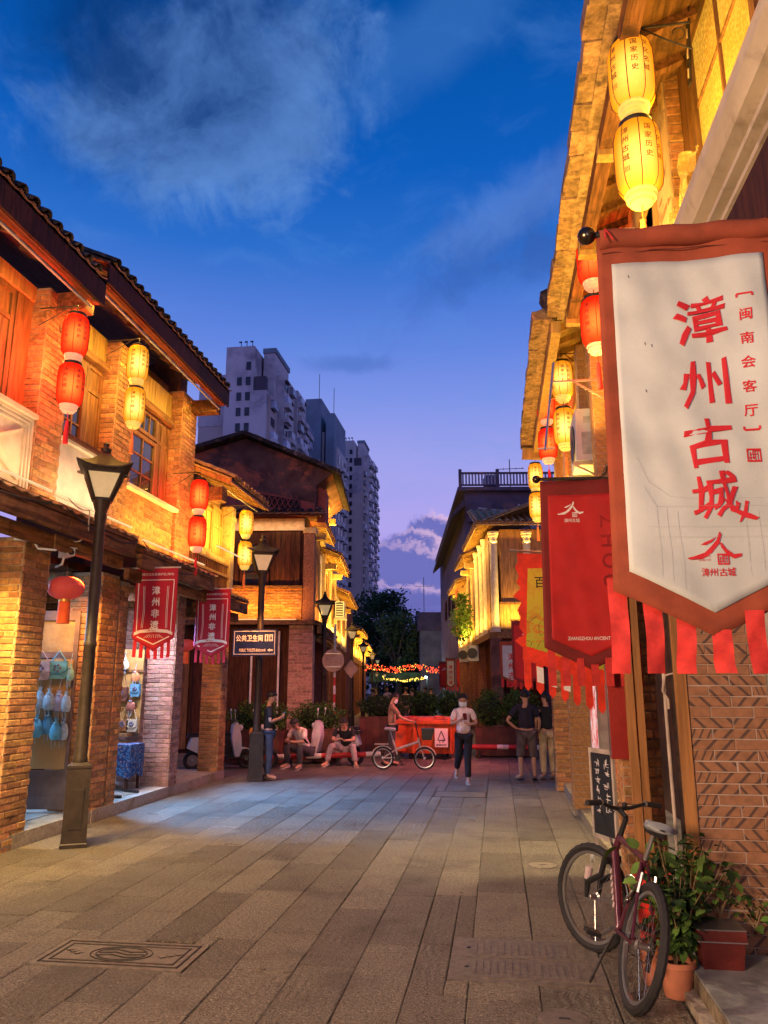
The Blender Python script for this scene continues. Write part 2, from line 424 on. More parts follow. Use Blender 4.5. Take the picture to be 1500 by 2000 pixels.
def spot(name, loc, to, power, col, ang=60, blend=.8, r=.08):
    l = bpy.data.lights.new(name, 'SPOT'); l.energy = power; l.color = col; l.spot_size = radians(ang); l.spot_blend = blend; l.shadow_soft_size = r
    o = bpy.data.objects.new(name, l); COL.objects.link(o); o.location = loc
    o.rotation_euler = (Vector(to) - Vector(loc)).to_track_quat('-Z', 'Y').to_euler(); return o
AMBER = (1, .56, .1); WARM = (1, .62, .28); REDL = (1, .07, .02); YEL = (1, .58, .08); COOL = (.5, .75, 1); PINK = (1, .2, .3)

# ------------------------------------------------------------------ brickwork
BR = {}      # thing name -> [(parent, loc, rot, scale, mesh)]
def brick_mesh(name, mat, w, t, h):
    out = []
    for k in range(4):
        r = random.Random(k + 5); m = MB(); c = .006
        j = lambda a: a + r.uniform(-.0025, .0025)
        x, z = w / 2, h / 2
        back = [(-x, 0, -z), (x, 0, -z), (x, 0, z), (-x, 0, z)]
        mid = [(j(-x), -t + c, j(-z)), (j(x), -t + c, j(-z)), (j(x), -t + c, j(z)), (j(-x), -t + c, j(z))]
        fr = [(-x + c, -t + r.uniform(-.002, .002), -z + c), (x - c, -t, -z + c), (x - c, -t + r.uniform(-.002, .002), z - c), (-x + c, -t, z - c)]
        m.add(back + mid + fr, [(8, 9, 10, 11)] + [(i, (i + 1) % 4, 4 + (i + 1) % 4, 4 + i) for i in range(4)] + [(4 + i, 4 + (i + 1) % 4, 8 + (i + 1) % 4, 8 + i) for i in range(4)])
        out.append(m.mesh(name, mat))
    return out
BW, BH = .235, .062
BM = {'red': brick_mesh('brick', brick_m, BW, .014, BH), 'grey': brick_mesh('brick', brick_g, BW, .014, BH)}
def lay(thing, parent, fr, u0, u1, v0, v1, kind='red', pitch=.075, L=.25, n=0.0, skip=0.0, gap=.011):
    """a running bond of bricks over a face; each is recorded and built by finish_bricks"""
    O, U, N = fr; ang = atan2(N.x, -N.y)     # brick mesh faces -Y
    rows = int((v1 - v0) / pitch); lst = BR.setdefault(thing.name, [])
    for r in range(rows):
        v = v0 + (r + .5) * pitch; u = u0 - (L / 2 if r % 2 else 0)
        while u < u1 - .02:
            a = max(u, u0); e = min(u + L, u1)
            if e - a > .05 and rnd.random() >= skip:
                p = O + U * ((a + e) / 2) + N * (n + rnd.uniform(-.003, .002)) + Vector((0, 0, v))
                lst.append((parent, tuple(p), (rnd.uniform(-.006, .006), 0, ang), ((e - a - gap) / BW, 1, (pitch - gap) / BH), rnd.choice(BM[kind]), thing))
            u += L
def finish_bricks():
    for key, lst in BR.items():
        lst.sort(key=lambda q: (Vector(q[1]) - cam.location).length + (0 if -20 < q[1][0] else 9))
        for par, p, rt, sc, me, th in lst[:295]: inst(me, 'brick', par, p, rt, sc)
        rest = lst[295:]
        if rest:
            groups = {}
            for q in rest: groups.setdefault(q[4].materials[0].name, []).append(q)
            for g, qs in groups.items():
                mb = MB()
                for par, p, rt, sc, me, th in qs:
                    mt = Matrix.Translation(p) @ Matrix.Rotation(rt[2], 4, 'Z') @ Matrix.Diagonal((*sc, 1))
                    mb.add([mt @ v.co for v in me.vertices], [tuple(f.vertices) for f in me.polygons])
                mb.build('brickwork', MATS[g], th, kind='stuff', fix=False)
# ================================================================== ground
V = Vector
X3, Y3 = V((1, 0, 0)), V((0, 1, 0))
TH = radians(7.3); EX = V((cos(TH), sin(TH), 0)); EY = V((-sin(TH), cos(TH), 0)); FO = V((-5.2, 20.5, 0))
def far(x, y, z=0): return FO + EX * x + EY * y + V((0, 0, z))

gm = M('ground_bedding', (.08, .065, .055), .9, var=.3, bump=.3)
m = MB(); m.box(-300, 300, -40, 500, -.6, -.06); struct('ground', m, gm)

def granite(name, col, rough, groove=0.0):
    mt = bpy.data.materials.new(name); mt.use_nodes = True; t = mt.node_tree; t.nodes.clear(); q = NB(t)
    out = q.n('ShaderNodeOutputMaterial'); p = q.n('ShaderNodeBsdfPrincipled'); t.links.new(p.outputs[0], out.inputs[0])
    geo = q.n('ShaderNodeNewGeometry'); oi = q.n('ShaderNodeObjectInfo'); pos = geo.outputs['Position']
    rr = q.math('FRACT', q.math('ADD', oi.outputs['Random'], geo.outputs['Random Per Island']))
    speck = q.noise(pos, 75, 5, .8); patch = q.noise(pos, 1.6, 7, .62, .3); big = q.noise(pos, .5, 4, .6)
    c = q.mix(q.smooth(speck, .4, .6), tuple(x * .55 for x in col) + (1,), tuple(min(1, x * 1.4) for x in col) + (1,)); c = q.mix(q.smooth(q.noise(pos, 40, 3, .75), .54, .62), c, tuple(x * .38 for x in col) + (1,)); c = q.mix(q.smooth(q.noise(pos, 52, 2, .6), .6, .66), c, tuple(x * 2.0 for x in col) + (1,))
    c = q.mix(q.math('MULTIPLY', q.smooth(patch, .48, .72), .6), c, (.09, .07, .05, 1)); c = q.mix(q.smooth(q.noise(pos, 9, 5, .7), .66, .72), c, (.05, .04, .035, 1)); c = q.mix(q.smooth(big, .5, .8), c, tuple(x * .75 for x in col) + (1,))
    hs = q.n('ShaderNodeHueSaturation'); q.set(hs.inputs['Value'], q.math('ADD', .74, q.math('MULTIPLY', rr, .5))); q.set(hs.inputs['Color'], c)
    t.links.new(hs.outputs[0], p.inputs['Base Color'])
    q.set(p.inputs['Roughness'], q.math('ADD', rough, q.math('MULTIPLY', q.math('SUBTRACT', patch, .5), .5), True))
    p.inputs['Specular IOR Level'].default_value = .55
    # chiselled face: pock marks plus faint tooling lines along each slab
    x, y, z = q.sep(pos)
    n1 = q.noise(q.vmath('MULTIPLY', pos, (.7, 1.5, 1)), 30, 4, .65); n2 = q.noise(pos, 80, 3, .6)
    wob = q.math('MULTIPLY', q.noise(pos, 5, 3, .6), 9)
    ln = q.math('SINE', q.math('ADD', q.math('MULTIPLY', x, 105), q.math('ADD', wob, q.math('MULTIPLY', rr, 40))))
    on = q.math('MULTIPLY', q.smooth(q.math('FRACT', q.math('MULTIPLY', rr, 5.7)), .55, .65), q.smooth(q.noise(pos, 2.3, 3, .5), .4, .62))
    h = q.math('ADD', q.math('MULTIPLY', n1, 1.7), q.math('MULTIPLY', n2, 1.0))
    h = q.math('ADD', h, q.math('MULTIPLY', q.math('MULTIPLY', ln, on), .16 + groove))
    bp = q.n('ShaderNodeBump'); bp.inputs['Strength'].default_value = 1.0; bp.inputs['Distance'].default_value = .045
    t.links.new(h, bp.inputs['Height']); t.links.new(bp.outputs[0], p.inputs['Normal'])
    MATS[name] = mt; return mt
gran = granite('street_granite', (.27, .222, .17), .36)

covers = [(-2.55, 5.36, 1.06, .52), (.12, 5.62, .98, .84), (-.67, 13.5, .88, .7)]
def over_cover(x0, x1, y0, y1):
    return any(x1 > cx - w / 2 + .02 and x0 < cx + w / 2 - .02 and y1 > cy - d / 2 + .02 and y0 < cy + d / 2 - .02 for cx, cy, w, d in covers)
slabs = []
cols = []; x = -5.33
while x < 1.05:
    w = rnd.choice((.36, .38, .4, .42)); cols.append((x, min(x + w, 1.09))); x += w
for (x0, x1) in cols:
    y = 2.2 + rnd.uniform(-1.0, 0)
    while y < 24:
        ln = rnd.choice((.75, .9, 1.1, 1.3, 1.6)); segs = [(y, y + ln)]
        for (a, e) in segs: slabs.append((x0, x1, a, e))
        y += ln
base_bx = {}
def slab_mesh(w, l):
    key = (round(w, 2), round(l, 2))
    if key in base_bx: return base_bx[key]
    m = MB(); r = random.Random(hash(key) & 255); a, e = w / 2 - .0025, l / 2 - .0025; c = .006
    n = 3; top = []; vs = []; per = []
    def edge(p, q):
        return [(p[0] + (q[0] - p[0]) * i / n + (r.uniform(-.003, .003) if i else 0), p[1] + (q[1] - p[1]) * i / n + (r.uniform(-.003, .003) if i else 0)) for i in range(n)]
    cs = [(-a, -e), (a, -e), (a, e), (-a, e)]
    for i in range(4): per += edge(cs[i], cs[(i + 1) % 4])
    k = len(per)
    vs = [(x, y, -.055) for x, y in per] + [(x, y, -c) for x, y in per] + [(x * (1 - c / a), y * (1 - c / e), 0) for x, y in per]
    fs = [(i, (i + 1) % k, k + (i + 1) % k, k + i) for i in range(k)] + [(k + i, k + (i + 1) % k, 2 * k + (i + 1) % k, 2 * k + i) for i in range(k)] + [tuple(range(2 * k, 3 * k))]
    m.add(vs, fs); me = m.mesh('paving_slab', gran); base_bx[key] = me; return me
m = MB(); m.box(-5.34, 1.1, -6, 24, -.058, -.05); street = struct('street', m, gm)
ORG[street.name] = (0, 0, 0)
sl = [q for q in slabs if not over_cover(*q)]
cut = [q for q in slabs if over_cover(*q)]
for x0, x1, a, e in cut:                       # slabs trimmed round the covers
    for cx, cy, w, d in covers:
        if x1 > cx - w / 2 + .02 and x0 < cx + w / 2 - .02 and e > cy - d / 2 and a < cy + d / 2:
            xa, xb = max(x0, cx - w / 2), min(x1, cx + w / 2)
            if a < cy - d / 2 - .06: sl.append((xa, xb, a, cy - d / 2))
            if e > cy + d / 2 + .06: sl.append((xa, xb, cy + d / 2, e))
            if x0 < cx - w / 2 - .06: sl.append((x0, cx - w / 2, a, e))
            if x1 > cx + w / 2 + .06: sl.append((cx + w / 2, x1, a, e))
            break
def vis(q):
    cx, cy = (q[0] + q[1]) / 2, (q[2] + q[3]) / 2
    return (Vector((cx, cy)) - Vector((0, 0))).length + (40 if cy < 2.3 or cx < -.75 * cy - .5 else 0)
sl.sort(key=vis)
for i, (x0, x1, a, e) in enumerate(sl[:295]):
    inst(slab_mesh(x1 - x0, e - a), 'paving_slab', street, ((x0 + x1) / 2, (a + e) / 2, rnd.uniform(-.0035, .0015)), (rnd.uniform(-.003, .003), rnd.uniform(-.004, .004), 0))
m = MB()
for (x0, x1, a, e) in sl[295:]: m.box(x0 + .004, x1 - .004, a + .004, e - .004, -.05, rnd.uniform(-.004, 0))
m.build('paving', gran, street, kind='stuff')
# the crossing lane and the street beyond it
m = MB()
for i in range(60):
    yy = 24.0 + i * .9
    for j in range(20):
        p = far(-.4 + j * .33 + (.0), yy - 20.5 + (.45 if j % 2 else 0))
        U = EX * .322; W = EY * .89; z = rnd.uniform(-.054, -.05)
        if p.y < 24.0: continue
        vs = [p + V((0, 0, z)), p + U + V((0, 0, z)), p + U + W + V((0, 0, z)), p + W + V((0, 0, z))]
        m.add(vs, [(0, 1, 2, 3)])
o = m.build('far_street', gran); o['kind'] = 'structure'
m = MB()
for i in range(34):
    for j in range(6):
        x0 = -5.36 - (i + 1) * .62; y0 = 15.35 + j * .86
        m.box(x0, x0 + .61, y0, y0 + .85, -.055, rnd.uniform(-.004, 0))
for i in range(30):
    for j in range(10):
        x0 = 1.12 + i * .62; y0 = 15.0 + j * .86
        m.box(x0, x0 + .61, y0, y0 + .85, -.055, rnd.uniform(-.004, 0))
o = m.build('crossing_lane', gran); o['kind'] = 'structure'

# ------------------------------------------------------------------ covers let into the street
cov_m = M('cover_stone_inlay', (.15, .118, .09), .5, var=.3, nscale=20, bump=.35, bscale=70)
cx, cy, w, d = covers[0]
t = T('manhole_cover', 'rectangular stone cover with a carved oval emblem in the left foreground paving', 'manhole cover', (cx, cy, 0))
m = MB(); m.box(cx - w / 2 + .006, cx + w / 2 - .006, cy - d / 2 + .006, cy + d / 2 - .006, -.05, .001); m.build('plate', cov_m, t)
m = MB()
for a, hgt in ((.05, .006), (.1, .005)):
    for (x0, x1, y0, y1) in ((-w / 2 + a, w / 2 - a, -d / 2 + a, -d / 2 + a + .012), (-w / 2 + a, w / 2 - a, d / 2 - a - .012, d / 2 - a), (-w / 2 + a, -w / 2 + a + .012, -d / 2 + a, d / 2 - a), (w / 2 - a - .012, w / 2 - a, -d / 2 + a, d / 2 - a)):
        m.box(cx + x0, cx + x1, cy + y0, cy + y1, .001, hgt)
m.build('border', iron_m, t)
m = MB()
for r_ in (.17, .14): m.tube([(cx + r_ * 1.25 * cos(k * pi / 16), cy + r_ * .8 * sin(k * pi / 16), .003) for k in range(32)], .004, 5, True)
for k in (-.05, 0, .05): m.tube([(cx - .16, cy + k, .003), (cx - .05, cy + k + .02, .004), (cx + .05, cy + k - .02, .004), (cx + .16, cy + k, .003)], .005, 5)
for s in (-1, 1):
    for k in range(3):
        x0 = cx + s * (.3 + k * .045)
        m.tube([(x0, cy - .05 + k * .03, .003), (x0 + .05, cy + k * .03, .003), (x0, cy + .05 + k * .03, .003), (x0 - .05, cy + k * .03, .003)], .004, 5, True)
m.build('emblem', iron_m, t, smooth=True)
cx, cy, w, d = covers[1]
t = T('utility_cover', 'wide double cast cover with ribbed plates in the paving beside the black mountain bike', 'manhole cover', (cx, cy, 0))
m = MB(); m.box(cx - w / 2 + .006, cx + w / 2 - .006, cy - d / 2 + .006, cy + d / 2 - .006, -.05, .0015); m.build('frame', cov_m, t)
for k in (-1, 1):
    m = MB(); y0 = cy + k * .185; m.box(cx - w / 2 + .08, cx + w / 2 - .08, y0 - .17, y0 + .17, -.02, .006)
    pl = m.build('plate', cov_m, t)
    m = MB()
    for i in range(15):
        xx = cx - w / 2 + .16 + i * .046; m.box(xx, xx + .016, y0 - .12, y0 + .12, .006, .0105)
    m.build('ribbing', cov_m, pl)
    m = MB(); m.box(cx - .385, cx - .36, y0 - .01, y0 + .01, .006, .012); m.build('lifting_slot', black_m, pl)
cx, cy, w, d = covers[2]
t = T('drain_cover', 'small plain rectangular cover in the paving near the walking woman', 'manhole cover', (cx, cy, 0))
m = MB(); m.box(cx - w / 2 + .006, cx + w / 2 - .006, cy - d / 2 + .006, cy + d / 2 - .006, -.05, .001); m.build('plate', cov_m, t)
m = MB()
for (x0, x1, y0, y1) in ((-w / 2, w / 2, -d / 2, -d / 2 + .03), (-w / 2, w / 2, d / 2 - .03, d / 2), (-w / 2, -w / 2 + .03, -d / 2, d / 2), (w / 2 - .03, w / 2, -d / 2, d / 2)):
    m.box(cx + x0, cx + x1, cy + y0, cy + y1, -.02, .004)
m.build('frame', iron_m, t)
for (x, y, lab) in ((.39, 8.42, 'small round lidded opening in the pale paving slabs left of the light pillar'), (.3, 4.72, 'round iron lid in the paving just in front of the mountain bike')):
    t = T('manhole_cover', lab, 'manhole cover', (x, y, 0))
    MB().lathe([(.14, -.02), (.14, .004), (.125, .007), (0.001, .008)], (x, y, 0), 24).build('lid', cov_m, t)
    MB().box(x - .03, x + .03, y - .01, y + .01, .006, .0095).build('lifting_slot', black_m, t)
# trash
# ------------------------------------------------------------------ left kerb and arcade floor
kb = T('kerb_row', 'row of long granite kerb stones edging the left arcade', 'kerb', (-5.35, 9, 0))
kb['kind'] = 'structure'; del kb['category']; kb.name = 'left_kerb'; ORG[kb.name] = (-5.35, 9, 0)
y = 2.0
while y < 15.2:
    l = rnd.choice((1.1, 1.4, 1.7)); e = min(y + l, 15.25)
    m = MB(); m.box(-5.72, -5.37 + rnd.uniform(-.01, .01), y + .005, e - .005, -.06, .15 + rnd.uniform(-.005, .005)); m.build('kerb_stone', kerb_m, kb); y = e
m = MB(); m.box(-9.4, -5.73, -6, 15.25, -.06, .13); af = struct('arcade_floor', m, gm); ORG[af.name] = (0, 0, 0)
tm = MB().box(-.295, .295, -.295, .295, -.02, 0).mesh('floor_tile', slab_in)
for i in range(6):
    for j in range(16): inst(tm, 'floor_tile', af, (-6.03 - i * .6, 5.9 + j * .6, .152))

# ================================================================== shared facade pieces
def window(fr, th, u0, u1, v0, v1, cols=2, rows=3, glass=None, wood=None, n=0.0, fw=.06, label=None):
    glass = glass or glass_m; wood = wood or wood_m
    m = MB(); m.pbox(fr, u0, u0 + fw, v0, v1, n - .05, n + .03); m.pbox(fr, u1 - fw, u1, v0, v1, n - .05, n + .03)
    m.pbox(fr, u0 + fw, u1 - fw, v0, v0 + fw, n - .05, n + .028); m.pbox(fr, u0 + fw, u1 - fw, v1 - fw, v1, n - .05, n + .028)
    w = m.build('window', wood, th)
    if label: w['label'] = label
    cw = (u1 - u0 - 2 * fw) / cols; rh = (v1 - v0 - 2 * fw) / rows
    m = MB()
    for i in range(1, cols): m.pbox(fr, u0 + fw + i * cw - .014, u0 + fw + i * cw + .014, v0 + fw, v1 - fw, n - .03, n + .016)
    for j in range(1, rows): m.pbox(fr, u0 + fw, u1 - fw, v0 + fw + j * rh - .012, v0 + fw + j * rh + .012, n - .028, n + .013)
    if m.v: m.build('glazing_bar', wood, w)
    for i in range(cols):
        for j in range(rows):
            MB().pbox(fr, u0 + fw + i * cw + .004, u0 + fw + (i + 1) * cw - .004, v0 + fw + j * rh + .004, v0 + fw + (j + 1) * rh - .004, n - .012, n - .004).build('pane', glass, w)
    return w
def planks(fr, th, u0, u1, v0, v1, k, wood, n=0.0, name='shutter', horiz=False):
    f = MB(); f.pbox(fr, u0, u1, v0, v1, n - .05, n - .008); sh = f.build(name, wood, th)
    for i in range(k):
        if horiz:
            a = v0 + (v1 - v0) * i / k; e = v0 + (v1 - v0) * (i + 1) / k
            MB().pbox(fr, u0, u1, a + .004, e - .004, n - .01, n + .012 + rnd.uniform(-.004, .004)).build('plank', wood, sh)
        else:
            a = u0 + (u1 - u0) * i / k; e = u0 + (u1 - u0) * (i + 1) / k
            MB().pbox(fr, a + .004, e - .004, v0, v1, n - .01, n + .012 + rnd.uniform(-.004, .004)).build('plank', wood, sh)
    return sh
def panel_door(fr, th, u0, u1, v0, v1, wood, n=0.0, name='shutter'):
    """framed leaf with a sunk panel above and boards below"""
    m = MB(); fw = .07; m.pbox(fr, u0, u1, v0, v1, n - .04, n - .01)
    for (a, e, c, d) in ((u0, u0 + fw, v0, v1), (u1 - fw, u1, v0, v1), (u0 + fw, u1 - fw, v0, v0 + fw), (u0 + fw, u1 - fw, v1 - fw, v1), (u0 + fw, u1 - fw, v1 - .42, v1 - .36)):
        m.pbox(fr, a, e, c, d, n - .009, n + .02 if c == v0 and d == v1 else n + .016)
    s = m.build(name, wood, th); k = max(2, int((u1 - u0) / .13))
    for i in range(k):
        a = u0 + fw + (u1 - u0 - 2 * fw) * i / k; e = u0 + fw + (u1 - u0 - 2 * fw) * (i + 1) / k
        MB().pbox(fr, a + .003, e - .003, v0 + fw, v1 - .43, n - .009, n + .003 + rnd.uniform(-.002, .003)).build('plank', wood, s)
    return s

def cover_tile(name, mat, r=.075, L=.34):
    m = MB(); n = 6; vs = []
    for s, rr, z0 in ((0, r, 0), (1, r * .88, .018)):
        for k in range(n + 1):
            t = pi * k / n; vs.append((rr * cos(t), s * L, rr * sin(t) * .95 + z0))
        for k in range(n + 1):
            t = pi * k / n; vs.append(((rr - .014) * cos(t), s * L, (rr - .014) * sin(t) * .95 + z0))
    w = n + 1; fs = []
    for k in range(n):
        fs.append((k, k + 1, 2 * w + k + 1, 2 * w + k)); fs.append((w + k, 3 * w + k, 3 * w + k + 1, w + k + 1)); fs.append((k, w + k, w + k + 1, k + 1))
    fs += [(0, 2 * w, 3 * w, w), (w - 1, 2 * w - 1, 4 * w - 1, 3 * w - 1)]
    m.add(vs, fs); return m.mesh(name, mat, smooth=True)
CT = {k: cover_tile('roof_tile', v) for k, v in (('d', tile_d), ('o', tile_o), ('s', tile_s))}
PT = {}
def pan_tile(mat):
    if mat.name in PT: return PT[mat.name]
    m = MB(); vs = []; n = 5
    for s in (0, 1):
        for zz in (0, -.016):
            for k in range(n + 1):
                t = k / n * 2 - 1; vs.append((t * .12, s * .32, .03 * t * t - .012 + zz + s * .014))
    w = n + 1; fs = []
    for k in range(n): fs += [(k, k + 1, 2 * w + k + 1, 2 * w + k), (w + k, 3 * w + k, 3 * w + k + 1, w + k + 1), (k, w + k, w + k + 1, k + 1)]
    m.add(vs, fs); PT[mat.name] = m.mesh('pan_tile', mat, smooth=True); return PT[mat.name]
def eaves(fr, th, u0, u1, n_edge, v_edge, n_wall, slope=.42, rows=3, kind='d', fascia=.28, deep=3.0, board=None, soffit=None, sag=.02, rafters=True, joint=.215, ends=True, pan=None):
    """a tiled eave seen from the street: soffit boards on rafters, a fascia board, pan and cover tiles in rows"""
    O, U, N = fr; board = board or wood_d; soffit = soffit or wood_h
    dn = Vector((-N.x, -N.y, slope)).normalized()        # up the slope, away from the street
    roof = MB()
    e0 = O + N * n_edge + V((0, 0, v_edge))
    def P(u, s, h): return e0 + U * u + dn * s + V((0, 0, h))
    vs = [P(u, s, h) for h in (-.05, -.015) for s in (0, deep) for u in (u0, u1)]
    roof.add(vs, [(0, 2, 3, 1), (4, 5, 7, 6), (0, 1, 5, 4), (2, 6, 7, 3), (0, 4, 6, 2), (1, 3, 7, 5)])
    rf = roof.build('roof', soffit, th)
    if fascia:
        k = max(1, int((u1 - u0) / 1.4)); 
        for i in range(k):
            a = u0 + (u1 - u0) * i / k; c = u0 + (u1 - u0) * (i + 1) / k
            MB().pbox((O, U, N), a + .002, c - .002, v_edge - fascia, v_edge + .0 + rnd.uniform(-.006, .006), n_edge - .03, n_edge + .0).build('fascia_board', board, rf)
    if rafters:
        u = u0 + .15; k = 0
        while u < u1 - .1:
            mb = MB(); mb.bar(P(u, .02, -.09), P(u, (n_edge - n_wall) / dn.xy.length + .05, -.09), .06, .075); mb.build('rafter', soffit, rf); u += .42; k += 1
    ang = atan2(U.y, U.x); pitch = math.asin(dn.z)
    # tiles: +Y of the tile mesh runs up the slope
    yaw = atan2(-N.y, -N.x) - pi / 2
    def rot(j): return (pitch + j, rnd.uniform(-.03, .03), yaw)
    cnt = int((u1 - u0) / joint); rest = MB()
    for i in range(cnt + 1):
        u = u0 + (i + .5) * joint if i < cnt else None
        if u is None: break
        for r in range(rows):
            p = P(u, -.05 + r * .29, .018 + rnd.uniform(-.006, .006)); inst(CT[kind], 'roof_tile', rf, p, rot(0))
            p = P(u + joint / 2, -.035 + r * .29, .004); inst(pan_tile(pan or tile_o), 'pan_tile', rf, p, rot(0), (joint / .2, 1, 1))
        for r in range(rows, int(deep / .29)):
            p = P(u, -.05 + r * .29, .02)
            mt = Matrix.Translation(p) @ Matrix.Rotation(yaw, 4, 'Z') @ Matrix.Rotation(pitch, 4, 'X')
            n_ = 4
            vs = [mt @ V((.075 * cos(pi * k / n_), s * .3, .07 * sin(pi * k / n_))) for s in (0, 1) for k in range(n_ + 1)]
            rest.add(vs, [(k, k + 1, n_ + 2 + k, n_ + 1 + k) for k in range(n_)])
    if rest.v: rest.build('roof_tiling', CT[kind].materials[0], th, kind='stuff', fix=False)
    return rf

# ================================================================== left side, near: three shop houses
FL = (V((-5.37, 0, 0)), Y3, X3)                       # street front, u = along the street, n = towards the street
def pillar(th, x0, x1, y0, y1, z0, z1, kind='red', name='brick_pillar', pitch=.075, faces='sx', L=.25):
    """masonry pier with bricks on the faces the street sees: s = towards the camera, x = street side"""
    side = 1 if x1 < 0 else -1
    m = MB().box(x0, x1, y0, y1, z0, z1); p = m.build(name, mortar_m, th)
    if 's' in faces: lay(th, p, (V((x0, y0, 0)), X3, V((0, -1, 0))), 0, x1 - x0, z0, z1, kind, pitch, L)
    if 'x' in faces:
        if side > 0: lay(th, p, (V((x1, y0, 0)), Y3, X3), 0, y1 - y0, z0, z1, kind, pitch, L)
        else: lay(th, p, (V((x0, y0, 0)), Y3, V((-1, 0, 0))), 0, y1 - y0, z0, z1, kind, pitch, L)
    return p

A = T('shop_house', 'brick shop house at the left edge with white lattice panel and tall wooden shutters', 'building', (-5.4, 7.5, 0), group='old shop houses along the street')
pillar(A, -5.9, -5.385, 8.1, 8.64, -.04, 3.45); pillar(A, -5.9, -5.385, 9.95, 10.44, -.04, 3.3)
pillar(A, -5.9, -5.4, 5.9, 6.4, -.04, 3.45)
pillar(A, -5.75, -5.385, 8.08, 8.62, 3.9, 6.62); pillar(A, -5.75, -5.385, 9.92, 10.42, 3.9, 6.75)
pillar(A, -5.75, -5.4, 5.9, 6.4, 3.9, 6.6)
# tall shutters left of the first pier and the window bay between the piers
fw = (V((-5.62, 0, 0)), Y3, X3)
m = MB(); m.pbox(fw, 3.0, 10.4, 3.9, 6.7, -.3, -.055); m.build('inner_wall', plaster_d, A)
for (a, e) in ((6.42, 7.1), (7.12, 7.75)): panel_door(fw, A, a, e, 4.92, 6.42, wood_m)
MB().pbox(fw, 7.76, 8.07, 4.92, 6.42, -.05, .03).build('door_jamb', wood_m, A)
MB().pbox(fw, 4.0, 8.07, 6.43, 6.62, -.05, .06).build('lintel', wood_y, A)
for (a, e, w_) in ((8.66, 8.9, wood_m), (9.45, 9.9, wood_m)): panel_door(fw, A, a, e, 4.92, 6.25, w_)
window(fw, A, 8.91, 9.44, 4.92, 5.85, 2, 3, glass_m, wood_m, label='window with small panes behind the red lantern pair')
MB().pbox(fw, 8.9, 9.45, 5.86, 6.25, -.05, .015).build('transom', wood_m, A)
MB().pbox(fw, 8.64, 9.92, 6.26, 6.36, -.05, .1).build('lintel', wood_h, A)
planks(fw, A, 8.64, 9.92, 6.37, 6.78, 6, wood_y, .02, 'frieze_board')
# parapet panels
def moulding(fr, th, u0, u1, v0, v1, mat, steps=3, n=0.0, name='moulding'):
    m = MB()
    for k in range(steps):
        a = .045 * k; w = .03
        for (c, d, e, f) in ((u0 + a, u1 - a, v1 - a - w, v1 - a), (u0 + a, u1 - a, v0 + a, v0 + a + w), (u0 + a, u0 + a + w, v0 + a + w, v1 - a - w), (u1 - a - w, u1 - a, v0 + a + w, v1 - a - w)):
            m.pbox(fr, c, d, e, f, n, n + .05 - k * .013)
    return m.build(name, mat, th)
pw = MB(); pw.pbox(FL, 6.42, 8.06, 3.88, 4.86, -.2, -.08); p1 = pw.build('parapet_panel', plaster_w, A); p1['label'] = 'white plaster parapet with a raised diamond lattice'
moulding(FL, p1, 6.42, 8.06, 3.9, 4.86, plaster_w, 3, -.079)
m = MB()
c1 = (7.25, 4.38)
for (du, dv) in ((-.62, -.3), (-.62, .3), (.62, -.3), (.62, .3)):
    a = FL[0] + Y3 * (c1[0] + du * 1.0) + X3 * -.06 + V((0, 0, c1[1] + dv)); e = FL[0] + Y3 * c1[0] + X3 * -.06 + V((0, 0, c1[1])); m.bar(a, e, .035, .05, X3)
m.build('lattice_bar', plaster_w, p1)
MB().ball((-5.41, c1[0], c1[1]), (.04, .07, .07), 8, 6).build('rosette', plaster_w, p1, smooth=True)
MB().pbox(FL, 6.42, 8.06, 4.865, 4.92, -.2, .02).build('sill', plaster_w, A)
MB().pbox(FL, 8.63, 9.93, 3.88, 4.82, -.2, -.07).build('parapet_panel', plaster_w, A)
MB().pbox(FL, 8.63, 9.93, 4.825, 4.865, -.2, -.01).build('sill', plaster_w, A)
MB().pbox(FL, 8.63, 9.93, 4.87, 4.92, -.2, .03).build('sill', wood_d, A)
# ledge canopy between the floors
def canopy(th, fr, u0, u1, v, nn, v2=None, kind='s', thick=.16, bm=wood_h):
    v2 = v if v2 is None else v2
    m = MB(); m.pprism(fr, [(-.02, v + .12), (-.02, v), (nn, v - .1), (nn, v - .05)], u0, u1); o = m.build('canopy', bm, th)
    m = MB()
    k = int((u1 - u0) / .9) + 1
    for i in range(k):
        a = u0 + (u1 - u0) * i / k; e = u0 + (u1 - u0) * (i + 1) / k
        MB().pbox(fr, a + .003, e - .003, v - .3 + rnd.uniform(-.01, .01), v - .11, nn - .1, nn - .02 + rnd.uniform(-.01, .01)).build('beam', bm, o)
        MB().pbox(fr, a + .003, e - .003, v - .47, v - .305, nn - .28, nn - .2 + rnd.uniform(-.015, .01)).build('beam', bm, o)
    i = 0; u = u0 + .1
    while u < u1 - .05:
        p = fr[0] + fr[1] * u + fr[2] * (nn + .02) + V((0, 0, v - .035)); yaw = atan2(-fr[2].y, -fr[2].x) - pi / 2
        inst(pan_tile(tile_s), 'pan_tile', o, p, (.35 + rnd.uniform(-.04, .04), rnd.uniform(-.05, .05), yaw), (.95, 1.1, 1)); u += .225
    return o
canopy(A, FL, 4.0, 10.05, 3.82, .42)
# tiled main roof
eaves(FL, A, 3.4, 8.2, .66, 6.72, -.2, rows=3, kind='d', fascia=.34, deep=4.6, joint=.22)
MB().pbox(FL, 3.4, 8.2, 6.4, 6.47, .5, .6).build('gutter_board', M('gutter_red_brown', (.26, .06, .03), .6), A)
m = MB(); m.box(-9.4, -9.1, -4, 10.2, 0, 8.4); m.build('back_wall', plaster_d, A)
for (z, d) in ((6.62, .1),): MB().box(-5.38, -4.98, 8.22, 8.42, 6.38, 6.62).build('bracket_beam', wood_h, A)

